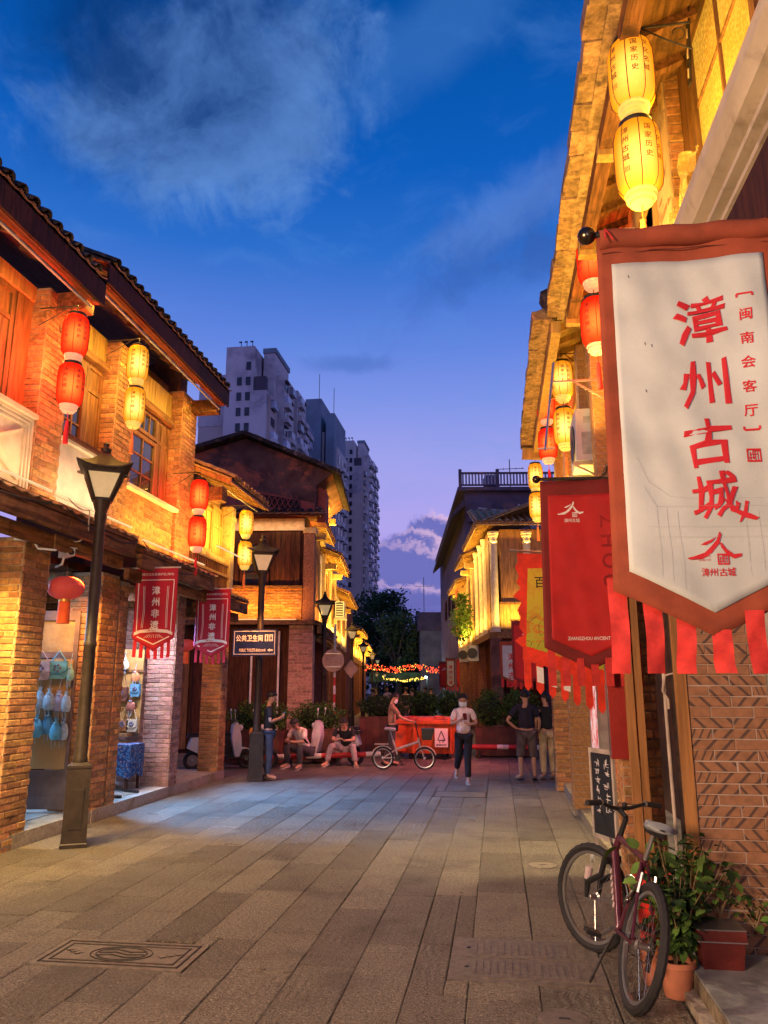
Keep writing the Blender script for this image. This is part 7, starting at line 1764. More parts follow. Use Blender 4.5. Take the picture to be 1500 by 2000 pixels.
# ================================================================== bicycles
def wheel(par, c, r, tr, name='wheel', knob=False, spokes=28, rimcol=None, yaw=None):
    """wheel in the local x-z plane of its thing"""
    c = V(c); m = MB(); n = 48 if not knob else 72
    def P_(a, rr, off): return c + V((cos(a) * rr, off, sin(a) * rr))
    ring = MB(); o = 0
    for i in range(n):
        a = 2 * pi * i / n; bump_ = (.006 if i % 2 else 0) if knob else 0
        for k in range(8):
            t_ = 2 * pi * k / 8; rr = r - tr + (tr + (bump_ if cos(t_) > .3 else 0)) * cos(t_); ring.v.append(tuple(P_(a, rr, tr * sin(t_))))
    for i in range(n):
        j = (i + 1) % n
        for k in range(8): ring.f.append((i * 8 + k, i * 8 + (k + 1) % 8, j * 8 + (k + 1) % 8, j * 8 + k))
    w = ring.build(name, rubber_m, par, smooth=True)
    rm = MB()
    for i in range(48):
        a = 2 * pi * i / 48
        for (rr, off) in ((r - 2 * tr + .008, -.014), (r - 2 * tr + .008, .014), (r - 2 * tr - .014, .01), (r - 2 * tr - .014, -.01)): rm.v.append(tuple(P_(a, rr, off)))
    for i in range(48):
        j = (i + 1) % 48
        for k in range(4): rm.f.append((i * 4 + k, i * 4 + (k + 1) % 4, j * 4 + (k + 1) % 4, j * 4 + k))
    rm.build('rim', rimcol or steel_m, w); m = MB(); m.lathe([(.02, -.045), (.028, -.04), (.016, -.03), (.016, .03), (.028, .04), (.02, .045)], tuple(c), 12, axis='y'); m.build('hub', steel_m, w, smooth=True)
    for i in range(spokes):
        a = 2 * pi * i / spokes; b_ = a + (.5 if i % 4 < 2 else -.5); s = .03 if i % 2 else -.03
        MB().tube([c + V((cos(b_) * .024, s, sin(b_) * .024)), P_(a, r - 2 * tr - .012, 0)], .0011, 3).build('spoke', steel_m, w)
    return w
mb_fr = M('bike_paint_plum', (.09, .018, .035), .3, .2, var=.2, coat=.6, bump=0); mb_w = M('bike_decal', (.6, .45, .45), .4, bump=0)
def mountain_bike():
    t = T('mountain_bike', 'black and plum mountain bike with fat knobbly tyres leaning against the potted plants', 'bicycle', (.66, 4.88, 0), 0, local=True)
    R_ = .34; rw = V((0, 0, R_)); fwh = V((1.04, 0, R_)); bb_ = V((.43, 0, .3)); sc = V((.26, 0, .76)); hd_t = V((.83, 0, .8)); hd_b = V((.875, 0, .66))
    wheel(t, rw, R_, .027, 'rear_wheel', True)
    m = MB(); m.tube([bb_, hd_b + V((-.02, 0, .02))], [.026, .028], 10); m.tube([sc, hd_t + V((.0, 0, -.02))], [.018, .021], 10); m.tube([bb_, sc], .019, 10); m.tube([hd_b, hd_t], .024, 10)
    for s in (-1, 1): m.tube([bb_ + V((-.02, .03 * s, 0)), rw + V((.02, .065 * s, 0))], .011, 8); m.tube([sc + V((.0, .02 * s, -.02)), rw + V((0, .065 * s, .02))], .009, 8)
    m.build('frame', mb_fr, t, smooth=True)
    m = MB()
    for k in range(6):
        p = bb_.lerp(hd_b, .3 + .09 * k); d = (hd_b - bb_).normalized()
        for s in (-1, 1): m.box(p.x - .012, p.x + .012, s * .029 - .0015, s * .029 + .0015, p.z - .014, p.z + .016)
    m.build('decal', mb_w, t)
    # steering group turned left
    st = bpy.data.objects.new('steering', None); COL.objects.link(st); st.parent = t; ax = (hd_t - hd_b).normalized(); ORG[st.name] = (0, 0, 0)
    q = Matrix.Rotation(.55, 4, ax); piv = Matrix.Translation(hd_b); st.matrix_local = piv @ q @ piv.inverted()
    wheel(st, fwh, R_, .027, 'front_wheel', True)
    m = MB(); cr = hd_b + V((.012, 0, -.04)); m.tube([cr + V((0, -.065, 0)), cr + V((0, .065, 0))], .024, 8)
    for s in (-1, 1): m.tube([cr + V((0, .062 * s, .03)), cr + V((.03, .062 * s, -.1)), fwh + V((-.005, .06 * s, .1))], [.019, .019, .022], 10); m.tube([fwh + V((-.005, .06 * s, .12)), fwh + V((0, .055 * s, 0))], [.023, .014], 10)
    m.tube([hd_b + V((-.005, 0, .0)), cr], .022, 8); m.build('fork', black_m, st, smooth=True)
    m = MB()
    for s in (-1, 1): m.tube([fwh + V((-.01, .06 * s, .2)), fwh + V((.0, .06 * s, .12))], .0235, 10)
    m.build('fork_band', mb_w, st)
    h0 = hd_t + ax * .13; m = MB(); m.tube([hd_t, h0], .018, 10); m.tube([h0, h0 + V((.07, 0, .04))], .018, 10); m.build('stem', black_m, st, smooth=True)
    hc = h0 + V((.07, 0, .04)); m = MB(); m.tube([hc + V((-.05, -.33, .04)), hc + V((-.035, -.2, .045)), hc + V((-.01, -.09, .01)), hc, hc + V((-.01, .09, .01)), hc + V((-.035, .2, .045)), hc + V((-.05, .33, .04))], [.0125, .0125, .013, .0155, .013, .0125, .0125], 10); m.build('handlebar', black_m, st, smooth=True)
    for s in (-1, 1):
        m = MB(); m.tube([hc + V((-.05, .34 * s, .04)), hc + V((-.038, .215 * s, .045))], .018, 10); m.build('grip', rubber_m, st, smooth=True)
        m = MB(); m.tube([hc + V((-.036, .2 * s, .045)), hc + V((-.036, .21 * s, .045))], .021, 10); m.build('grip_ring', steel_m, st)
        m = MB(); m.tube([hc + V((-.02, .17 * s, .035)), hc + V((.03, .2 * s, .02)), hc + V((.03, .29 * s, .015))], .006, 6); m.build('brake_lever', steel_m, st, smooth=True)
        m = MB(); m.tube([hc + V((.0, .16 * s, .03)), hc + V((.1, .1 * s, .02)), hc + V((.1, .02 * s, -.1)), hc + V((.02, 0, -.28))], .0035, 5); m.build('cable', black_m, st, smooth=True)
    m = MB(); m.ball(hc + V((.01, -.06, .025)), (.02, .02, .018), 10, 6); m.build('bell', black_m, st, smooth='all')
    sp = sc + V((-.05, 0, .17)); m = MB(); m.tube([sc, sp], .014, 10); m.build('seat_post', steel_m, t, smooth=True)
    m = MB()
    def sd(a, b_):
        x = -.14 + .28 * a; wd = .075 * (1 - a) ** .8 + .02; an = b_ * 2 * pi; zz = .03 * sin(an) + (.018 * (1 - a) - .01 * sin(a * 3)) ; k = 1 if 0 < a < 1 else .2
        return tuple(sp + V((x, cos(an) * wd * k, .03 + zz * (k)))), (0, 0, 0)
    m.sheet(sd, 12, 14, .001); m.build('saddle', M('saddle_white', (.6, .62, .66), .4, bump=.05), t, smooth='all'); m = MB(); m.box(sp.x - .1, sp.x + .08, -.03, .03, sp.z - .015, sp.z + .008); m.build('saddle_rail', black_m, t)
    m = MB(); m.lathe([(.085, -.003), (.09, 0), (.085, .003), (.06, .003), (.06, -.003)], (bb_.x, -.045, bb_.z), 28, axis='y'); m.lathe([(.06, -.003), (.062, 0), (.06, .003)], (bb_.x, -.052, bb_.z), 20, axis='y'); m.build('chainring', iron_m, t)
    for s, a in ((-1, 2.6), (1, 2.6 + pi)):
        e = bb_ + V((cos(a) * .17, .06 * s, sin(a) * .17)); m = MB(); m.tube([bb_ + V((0, .05 * s, 0)), e], [.014, .01], 8); m.build('crank', steel_m, t, smooth=True); m = MB(); m.box(e.x - .045, e.x + .045, e.y + (.01 if s > 0 else -.1), e.y + (.1 if s > 0 else -.01), e.z - .012, e.z + .012); m.build('pedal', black_m, t)
    m = MB(); m.tube([bb_ + V((0, -.045, .088)), rw + V((0, -.045, .04))], .004, 5); m.tube([bb_ + V((0, -.045, -.088)), rw + V((.05, -.045, -.09)), rw + V((.03, -.045, -.04))], .004, 5); m.build('chain', iron_m, t)
    m = MB(); m.lathe([(.045, -.01), (.045, .0), (.03, .012), (.02, .012)], (rw.x, -.045, rw.z), 16, axis='y'); m.box(rw.x + .0, rw.x + .03, -.065, -.045, rw.z - .12, rw.z - .01); m.build('derailleur', iron_m, t)
    m = MB(); m.tube([rw + V((.12, .05, .25)), rw + V((.14, .04, .36))], .01, 6); m.tube([rw + V((.12, -.05, .25)), rw + V((.14, -.04, .36))], .01, 6); m.build('rear_brake', steel_m, t)
    m = MB(); m.tube([bb_ + V((-.04, .04, -.02)), V((.33, .1, .16)), V((.26, .16, .01))], .009, 6); m.build('kick_stand', iron_m, t, smooth=True)
    # a loop of cable lock
    m = MB(); c_ = sc + V((.08, .03, -.2)); m.tube([c_ + V((.06 * cos(a), .02 * sin(2 * a), .08 * sin(a))) for a in [k * pi / 6 for k in range(12)]], .006, 6, True); m.build('cable_lock', steel_m, t, smooth=True)
    t.rotation_mode = 'QUATERNION'
    q2 = Matrix.Rotation(radians(90 + 7), 4, 'Z') @ Matrix.Rotation(radians(17), 4, 'X')
    t.rotation_quaternion = q2.to_quaternion(); return t
mountain_bike()
def folding_bike():
    t = T('folding_bicycle', 'white folding bicycle with a black front basket standing side on before the orange bin', 'bicycle', (-2.5, 17.15, 0), .06, local=True)
    R_ = .235; rw = V((0, 0, R_)); fwh = V((.9, 0, R_)); fr_ = M('bike_paint_white', (.6, .5, .45), .4, bump=0); bb_ = V((.33, 0, .25)); 
    wheel(t, rw, R_, .02, 'wheel', False, 16); wheel(t, fwh, R_, .02, 'wheel', False, 16)
    m = MB(); m.tube([V((.3, 0, .42)), V((.78, 0, .58))], .028, 8); m.tube([bb_, V((.22, 0, .62))], .019, 8); m.tube([rw, V((.29, 0, .42))], .013, 6); m.tube([rw, bb_], .013, 6); m.tube([V((.8, 0, .48)), V((.77, 0, .66))], .022, 8)
    m.tube([V((.8, 0, .48)), fwh], .014, 8); m.build('frame', fr_, t, smooth=True)
    m = MB(); m.tube([V((.77, 0, .64)), V((.72, 0, .95))], .014, 8); m.tube([V((.7, -.25, .98)), V((.72, 0, .95)), V((.7, .25, .98))], .012, 8); m.build('handlebar', black_m, t, smooth=True)
    m = MB(); m.tube([V((.22, 0, .6)), V((.16, 0, .8))], .013, 8); m.build('seat_post', steel_m, t); m = MB()
    def sd(a, b_):
        x = -.13 + .26 * a; wd = .08 * (1 - a) + .02; an = b_ * 2 * pi; k = 1 if 0 < a < 1 else .2
        return (.16 + x, cos(an) * wd * k, .83 + .035 * sin(an) * k + .02 * (1 - a)), (0, 0, 0)
    m.sheet(sd, 10, 12, .001); m.build('saddle', M('saddle_white', (.6, .62, .66), .4), t, smooth='all')
    m = MB()
    for (a, e) in ((rw, -1), (fwh, 1)): m.tube([a + V((cos(k) * (R_ + .02), 0, sin(k) * (R_ + .02))) for k in [pi * (.12 + .11 * i) + (.4 if e < 0 else -.1) for i in range(7)]], .012, 6)
    m.build('mudguard', fr_, t, smooth=True)
    m = MB(); m.fprism((V((.86, 0, .62)), V((1, 0, 0)), V((0, -1, 0))), [(0, 0), (.2, 0), (.26, .24), (-.02, .24)], -.14, .14); m.build('basket', black_m, t)
    m = MB(); m.tube([bb_, bb_ + V((.1, -.06, -.13))], .01, 6); m.box(bb_.x + .06, bb_.x + .15, -.14, -.06, bb_.z - .15, bb_.z - .13); m.lathe([(.07, -.002), (.07, .002)], (bb_.x, -.04, bb_.z), 20, axis='y'); m.build('crank', iron_m, t)
    m = MB(); m.box(-.18, .12, -.05, .05, R_ * 2 + .05, R_ * 2 + .06); m.build('rack', fr_, t)
    return t
folding_bike()

# ================================================================== orange bin
t = T('orange_bin', 'big orange wheeled rubbish container with a recycling notice, standing before the hedges', 'bin', (-1.75, 20.2, 0))
org = M('bin_orange', (.6, .09, .02), .5, var=.2, nscale=5, dirt=(.22, .05, .025), dscale=3.5, damt=(.5, .72))
fO = (V((-2.42, 19.5, 0)), X3, V((0, -1, 0)))
m = MB(); m.add([(-2.38, 19.6, .14), (-1.12, 19.6, .14), (-1.12, 20.4, .14), (-2.38, 20.4, .14), (-2.48, 19.48, .86), (-1.04, 19.48, .86), (-1.04, 20.5, .86), (-2.48, 20.5, .86)], [(3, 2, 1, 0), (0, 1, 5, 4), (1, 2, 6, 5), (2, 3, 7, 6), (3, 0, 4, 7), (4, 5, 6, 7)]); bd = m.build('body', org, t)
m = MB(); m.box(-2.53, -1.0, 19.43, 20.55, .86, .92); m.build('rim', org, t); m = MB(); m.add([(-2.5, 19.45, .92), (-1.02, 19.45, .92), (-1.02, 20.52, .92), (-2.5, 20.52, .92), (-2.42, 19.6, .99), (-1.1, 19.6, .99), (-1.1, 20.4, 1.0), (-2.42, 20.4, 1.0)], [(3, 2, 1, 0), (0, 1, 5, 4), (1, 2, 6, 5), (2, 3, 7, 6), (3, 0, 4, 7), (4, 5, 6, 7)]); m.build('lid', org, t)
for i in range(6): MB().fprism(fO, [(.1 + i * .225, .2), (.12 + i * .225, .84), (.15 + i * .225, .84), (.14 + i * .225, .2)], -.03, .018 + .03 * .5).build('stiffening_rib', org, t) if i not in (3, 4) else None
MB().box(-2.5, -1.02, 19.42, 19.44, .845, .87).build('rim_fold', org, t)
for x in (-2.3, -1.2): MB().tube([(x, 20.5, .97), (x + .12, 20.5, .97)], .02, 8).build('hinge', iron_m, t)
for x in (-2.2, -1.55): m = MB(); m.tube([(x, 19.5, .97), (x + .02, 19.46, 1.02), (x + .2, 19.46, 1.02), (x + .22, 19.5, .97)], .016, 6); m.build('handle', org, t)
m = MB(); m.fprism(fO, [(-.12, .2), (-.12, .9), (.16, .9), (.1, .2)], -.02, .05); m.build('side_lug', org, t)
for x in (-2.2, -1.3):
    for y in (19.7, 20.3): MB().lathe([(.02, -.02), (.07, -.02), (.07, .02), (.02, .02)], (x, y, .07), 12, axis='x').build('wheel', rubber_m, t)
np_ = MB().pbox(fO, .86, 1.18, .3, .74, .0, .012); nt_ = np_.build('notice', ink_w, t)
m = MB()
for (p, q_) in (((.93, .46), (1.02, .68)), ((1.02, .68), (1.11, .46)), ((1.11, .46), (.93, .46)), ((.98, .44), (.98, .4)), ((1.06, .44), (1.06, .4))): m.bar(fO[0] + X3 * p[0] + V((0, -.016, p[1])), fO[0] + X3 * q_[0] + V((0, -.016, q_[1])), .018, .004, (0, 1, 0))
put_text(m, lambda u, v: (fO[0].x + u, fO[0].y - .016, v), '其他垃圾', 1.02, .35, .06, .012, width=.26); m.build('notice_print', ink_k, nt_, fix=False)

# ================================================================== planters, hedges and barrier
plant_m = M('planter_board', (.1, .035, .025), .7, var=.3, nscale=4, rand=.3, bump=.2)
def planter(lab, x0, x1, y0, y1, h, fh, cnt, seed, lab2, mat=lf_g, slats=True):
    t = T('planter_box', lab, 'planter', ((x0 + x1) / 2, (y0 + y1) / 2, 0), group='dark red planter boxes across the street')
    MB().box(x0 + .02, x1 - .02, y0 + .02, y1 - .02, .05, h - .03).build('trough', gm, t)
    n = max(3, int((x1 - x0) / .16)); sm = MB().box(-.5 * (x1 - x0) / n + .004, .5 * (x1 - x0) / n - .004, 0, .022, .04, h).mesh('board', plant_m, (0, 0, 0))
    for i in range(n): inst(sm, 'board', t, (x0 + (i + .5) * (x1 - x0) / n, y0, 0))
    for i in range(4): MB().box(x1 - .02, x1, y0 + .03 + (y1 - y0) * i / 4, y0 + .02 + (y1 - y0) * (i + 1) / 4, .04, h).build('board', plant_m, t); MB().box(x0, x0 + .02, y0 + .03 + (y1 - y0) * i / 4, y0 + .02 + (y1 - y0) * (i + 1) / 4, .04, h).build('board', plant_m, t)
    MB().box(x0 - .02, x1 + .02, y0 - .015, y0 + .04, h, h + .03).build('top_rail', plant_m, t)
    r = random.Random(seed); s = T('clipped_shrub', lab2, 'shrub', ((x0 + x1) / 2, (y0 + y1) / 2, h), group='clipped shrubs in the planters')
    m = MB(); cx, cy = (x0 + x1) / 2, (y0 + y1) / 2; n = max(1, round((x1 - x0) / 1.0))
    for i in range(n): leafball(m, (x0 + (i + .5) * (x1 - x0) / n, cy, h + fh * .48), (x1 - x0) / n * .58, (y1 - y0) * .6, fh * .55, cnt // n, .055, r, 0, .6)
    m.build('foliage', mat, s, kind='stuff', fix=False)
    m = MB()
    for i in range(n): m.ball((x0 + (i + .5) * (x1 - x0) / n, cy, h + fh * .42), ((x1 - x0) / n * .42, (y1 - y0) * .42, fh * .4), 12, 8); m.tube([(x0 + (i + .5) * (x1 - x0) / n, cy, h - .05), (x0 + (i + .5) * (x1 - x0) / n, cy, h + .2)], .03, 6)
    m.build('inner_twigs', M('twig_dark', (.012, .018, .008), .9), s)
planter('dark red planter box at the left end by the last pillar', -6.2, -4.95, 17.6, 18.4, .74, .62, 3600, 1, 'round clipped shrub left of the standing man')
planter('dark red planter box behind the seated man', -4.85, -3.75, 18.2, 19.0, .74, .62, 3400, 2, 'round clipped shrub behind the standing man and seated man')
planter('dark red planter box behind the white folding bicycle', -3.6, -2.5, 20.4, 21.2, .95, .55, 3400, 3, 'dark flowering shrub behind the folding bicycle', lf_d)
planter('dark red planter box behind the orange bin', -2.45, -.95, 21.6, 22.5, .9, .72, 4600, 4, 'large clipped shrub above the orange bin')
planter('dark red planter box to the right behind the walking woman', -.6, .95, 20.4, 21.4, .72, .95, 5200, 5, 'tall clipped shrub right of the walking woman')
t = T('low_barrier', 'low round crash barrier banded red and white across the street mouth', 'barrier', (-3, 17.9, 0))
br_ = M('barrier_red', (.42, .03, .03), .5); bw_ = M('barrier_white', (.6, .52, .5), .5)
pts = [V((-6.6, 17.0, .22)), V((-4.6, 17.35, .22)), V((-2.7, 18.1, .24))]; k = 0
for a, e in zip(pts, pts[1:]):
    n = 6
    for i in range(n): MB().tube([a.lerp(e, i / n), a.lerp(e, (i + 1) / n)], .06, 10).build('band', (br_, bw_)[k % 2] if k % 3 else br_, t, smooth=True); k += 1
for i in range(8): MB().tube([V((-.9 + i * .28, 20.0, .28)), V((-.62 + i * .28, 20.0, .28))], .06, 10).build('band', (br_, bw_)[1 if i in (3, 6) else 0], t, smooth=True)
for p in (V((-5.6, 17.2, 0)), V((-4.6, 17.35, 0)), V((-3.6, 17.75, 0)), V((-.5, 20, 0)), V((.9, 20, 0))): MB().tube([p, p + V((0, 0, .2))], .04, 8).build('leg', iron_m, t)
# round road sign seen from behind on a striped post
t = T('round_road_sign', 'back of a round pale road sign on a red and white striped post', 'road sign', (-4.3, 20.7, 0))
MB().lathe([(.001, -.008), (.3, -.008), (.3, .008), (.001, .008)], (-4.35, 20.6, 2.42), 32, axis='y').build('disc', M('sign_back_tan', (.36, .24, .17), .6, bump=.1), t, smooth=True)
for z in (2.25, 2.6): MB().box(-4.55, -4.15, 20.56, 20.59, z - .012, z + .012).build('mounting_rail', steel_m, t)
m = MB(); m.add([(-4.2, 20.62, 2.25), (-3.95, 20.62, 2.1), (-4.1, 20.62, 1.95)], [(0, 1, 2)]); 
for i in range(9): MB().tube([(-4.33, 20.7, i * .22), (-4.33, 20.7, (i + 1) * .22)], .035, 8).build('post_band', (br_, bw_)[i % 2], t, smooth=True)
MB().tube([(-4.33, 20.7, 1.98), (-4.33, 20.7, 3.4)], .035, 8).build('post', MATS['panel_grey'], t, smooth=True)
t = T('traffic_sign', 'small dark tilted sign plate beside the round road sign', 'road sign', (-4.0, 20.9, 2.2)); MB().fprism((V((-4.0, 20.8, 0)), X3, V((0, -1, 0))), [(-.1, 2.2), (.1, 2.45), (.3, 2.2), (.1, 1.95)], -.01, .01).build('plate', MATS['sign_back_tan'], t); MB().tube([(-3.9, 20.85, 0), (-3.9, 20.85, 2.5)], .025, 8).build('post', iron_m, t)

# ================================================================== scooters
def scooter(lab, loc, rot, body, seat=black_m):
    t = T('electric_scooter', lab, 'scooter', loc, rot, 'electric scooters parked by the planters', local=True)
    wheel(t, (0, 0, .2), .2, .035, 'wheel', False, 6, iron_m); wheel(t, (1.15, 0, .2), .2, .035, 'wheel', False, 6, iron_m)
    f_ = (V((0, 0, 0)), V((1, 0, 0)), V((0, -1, 0)))
    m = MB(); m.fprism(f_, [(-.12, .45), (-.05, .68), (.42, .68), (.48, .42), (.55, .24), (.2, .3)], -.13, .13); m.build('rear_body', body, t)
    m = MB(); m.fprism(f_, [(.45, .22), (.45, .28), (.88, .28), (.95, .22)], -.13, .13); m.build('footboard', black_m, t)
    m = MB(); m.fprism(f_, [(.88, .26), (.8, .62), (.82, .92), (.92, .98), (1.0, .7), (1.02, .4), (.97, .26)], -.15, .15); m.build('leg_shield', body, t)
    m = MB(); m.fprism(f_, [(-.14, .68), (-.12, .76), (.3, .75), (.46, .7), (.44, .67)], -.12, .12); m.build('seat', seat, t)
    m = MB(); m.tube([V((1.13, 0, .22)), V((.9, 0, .95))], .028, 8); m.build('fork', iron_m, t); m = MB(); m.tube([V((.82, -.32, 1.03)), V((.88, 0, 1.0)), V((.82, .32, 1.03))], .016, 8); m.build('handlebar', black_m, t, smooth=True)
    m = MB(); m.ball((1.0, 0, .86), (.06, .09, .07), 10, 6); m.build('headlamp', white_m, t, smooth='all')
    for s in (-1, 1): m = MB(); m.tube([V((.84, .25 * s, 1.03)), V((.82, .27 * s, 1.2))], .006, 5); m.ball((.82, .28 * s, 1.23), (.015, .05, .035), 8, 5); m.build('mirror', white_m, t, smooth='all')
    m = MB(); m.fprism(f_, [(1.0, .4), (1.05, .46), (1.28, .4), (1.38, .28), (1.34, .3), (1.15, .42)], -.05, .05); m.build('front_mudguard', body, t); return t
scooter('white electric scooter half hidden behind the last left pillar', (-6.5, 16.4, 0), .5, white_m); dk_ = scooter('dark scooter with an orange panel behind the grey lamp base', (-6.15, 16.9, 0), .15, M('scooter_dark', (.04, .03, .03), .4))
MB().fprism((V((0, 0, 0)), V((1, 0, 0)), V((0, -1, 0))), [(.72, .74), (.74, .86), (.96, .86), (.96, .42), (.84, .46)], .151, .17).build('orange_panel', M('orange_plastic', (.85, .28, .04), .5), dk_)
scooter('pale scooter with white shield behind the seated man', (-3.25, 17.98, 0), 3.05, M('scooter_pale', (.62, .56, .58), .4)); scooter('dark scooter in front of the far planter', (-3.6, 19.6, 0), 2.9, M('scooter_plum', (.06, .02, .03), .4))
# small hanging red panel banner in the arcade
t = tag(MB().fprism((V((-5.95, 13.6, 0)), X3, V((0, -1, 0))), [(0, 2.2), (.2, 2.2), (.2, 1.7), (.1, 1.6), (0, 1.7)], -.005, 0).build('small_pennant', rib_c), 'small red and white pennant hanging deep in the left arcade', 'banner')

# ================================================================== potted plants beside the bike
terra = M('terracotta', (.45, .16, .09), .75, var=.15, nscale=8, bump=.1, dirt=(.5, .3, .2), dscale=6, damt=(.6, .8)); maroon_p = M('pot_maroon_glaze', (.12, .02, .018), .4, var=.3); soil = M('soil', (.03, .02, .015), .95, bump=.8)
def leaf_mesh(name, mat, l, w):
    m = MB(); vs = [(0, 0, 0)]; 
    for (y, k, z) in ((.25, .8, .03), (.5, 1, .04), (.78, .6, .01)): vs += [(-w * k / 2, y * l, z * l + .04 * l), (0, y * l, z * l), (w * k / 2, y * l, z * l + .04 * l)]
    vs.append((0, l, -.08 * l)); fs = [(0, 2, 1), (0, 3, 2)]
    for i in (1, 4): fs += [(i, i + 1, i + 4, i + 3), (i + 1, i + 2, i + 5, i + 4)]
    fs += [(7, 8, 10), (8, 9, 10)]; m.add(vs, fs); return m.mesh(name, mat, smooth='all')
lm = [leaf_mesh('leaf', lf_g, .055, .034), leaf_mesh('leaf', lf_b, .065, .042), leaf_mesh('leaf', lf_d, .05, .03)]
def bush(t, base, stems, spread, hgt, leaves, seed, big=1.0, par='stem'):
    r = random.Random(seed); cnt = 0; per = leaves // stems
    for i in range(stems):
        a = r.uniform(0, 2 * pi); l = r.uniform(.75, 1.1) * hgt; s = r.uniform(.2, 1) * spread; p = V(base); pts = [p.copy()]; d = V((cos(a) * s, sin(a) * s, l))
        for k in range(1, 5): pts.append(V(base) + V((d.x * (k / 4) ** 1.4, d.y * (k / 4) ** 1.4, d.z * (k / 4))) + V((r.gauss(0, .012), r.gauss(0, .012), 0)))
        st = MB().tube(pts, [.006, .005, .004, .003, .002], 5).build('stem', M('stem_brown', (.25, .17, .09), .8), t, smooth=True)
        for j in range(per):
            f_ = .2 + .8 * (j + r.random()) / per; x = f_ * 4; k = min(3, int(x)); p = pts[k].lerp(pts[k + 1], x - k) + V((r.gauss(0, .035), r.gauss(0, .035), r.gauss(0, .02)))
            inst(r.choice(lm), 'leaf', st, p, (r.uniform(-1.1, .5), r.uniform(-.6, .6), r.uniform(0, 2 * pi)), (big * r.uniform(.7, 1.25),) * 3)
t = T('potted_plant', 'bushy green plant in the round terracotta pot beside the bike', 'potted plant', (.98, 5.15, 0), group='potted plants beside the bike')
MB().lathe([(.075, 0), (.1, .16), (.112, .165), (.112, .195), (.098, .195), (.09, .15), (.001, .15)], (.98, 5.15, 0), 28).build('pot', terra, t, smooth=True)
MB().lathe([(.001, .15), (.09, .16), (.001, .17)], (.98, 5.15, 0), 16).build('soil', soil, t); bush(t, (.98, 5.15, .16), 22, .24, .46, 290, 4, 1.45)
t = T('potted_plant', 'tall leafy plant with twisting stems behind the terracotta pot, reaching over the maroon pot', 'potted plant', (1.06, 5.33, .1), group='potted plants beside the bike')
MB().lathe([(.07, 0), (.09, .15), (.1, .155), (.1, .18), (.001, .14)], (1.0, 5.4, 0), 20).build('pot', terra, t, smooth=True); bush(t, (1.06, 5.3, .16), 20, .34, .7, 290, 9, 1.75)
t = T('potted_plant', 'square maroon glazed pot with a silver band standing on the stone step', 'potted plant', (1.27, 5.25, .16), group='potted plants beside the bike')
m = MB()
def sq(m, prof, c):
    o = len(m.v)
    for r_, z in prof: m.v += [(c[0] - r_ * 1.15, c[1] - r_, z), (c[0] + r_ * 1.15, c[1] - r_, z), (c[0] + r_ * 1.15, c[1] + r_, z), (c[0] - r_ * 1.15, c[1] + r_, z)]
    for i in range(len(prof) - 1):
        for k in range(4): m.f.append((o + 4 * i + k, o + 4 * i + (k + 1) % 4, o + 4 * i + 4 + (k + 1) % 4, o + 4 * i + 4 + k))
    m.f.append((o + 3, o + 2, o + 1, o)); m.f.append(tuple(o + 4 * (len(prof) - 1) + k for k in range(4)))
sq(m, [(.095, .14), (.11, .3), (.118, .3), (.118, .37), (.1, .37), (.098, .3)], (1.24, 5.22)); m.build('pot', maroon_p, t); m = MB(); sq(m, [(.1145, .3), (.119, .302), (.119, .308), (.1145, .31)], (1.24, 5.22)); m.build('silver_band', steel_m, t); m = MB(); sq(m, [(.119, .366), (.12, .372), (.112, .374)], (1.24, 5.22)); m.build('rim_highlight', steel_m, t)
t = T('small_pot', 'small ochre pot squeezed between the bike wheel and the terracotta pot', 'pot', (.86, 5.3, 0)); MB().lathe([(.05, 0), (.07, .2), (.08, .205), (.08, .23), (.001, .2)], (.87, 5.32, 0), 18).build('pot', terra, t, smooth=True)
t = T('red_bucket', 'bright red plastic bucket with a bit of greenery behind the saddle', 'bucket', (1.02, 5.9, .5)); MB().lathe([(.09, .12), (.115, .52), (.125, .53), (.11, .53), (.001, .48)], (.98, 5.75, 0), 24, rib=.06, ribn=10).build('bucket', M('plastic_red', (.7, .03, .02), .35), t, smooth=True); bush(t, (.98, 5.75, .5), 5, .1, .12, 24, 3, .8)
t = T('creeping_plant', 'thin trailing plant at the foot of the patterned pillar near the right edge', 'potted plant', (1.45, 5.35, .14)); bush(t, (1.5, 5.36, .3), 5, .16, .2, 30, 12, 1.0); bush(t, (1.3, 5.36, .38), 4, .2, .3, 30, 14, 1.0)
t = T('stone_step', 'worn grey stone step at the bottom right corner below the maroon pot', 'step', (1.5, 4.8, 0)); MB().box(1.07, 2.6, 2.5, 5.42, -.02, .155).build('slab', M('step_stone', (.3, .3, .3), .5, var=.3, nscale=4, bump=.3, bscale=25, dirt=(.45, .45, .45), dscale=3, damt=(.6, .8)), t)
MB().box(1.0, 1.068, 2.5, 5.3, -.02, .05).build('edge_stone', kerb_m, t)
# ================================================================== brickwork, then the lamps of the place and added fill lamps
finish_bricks()
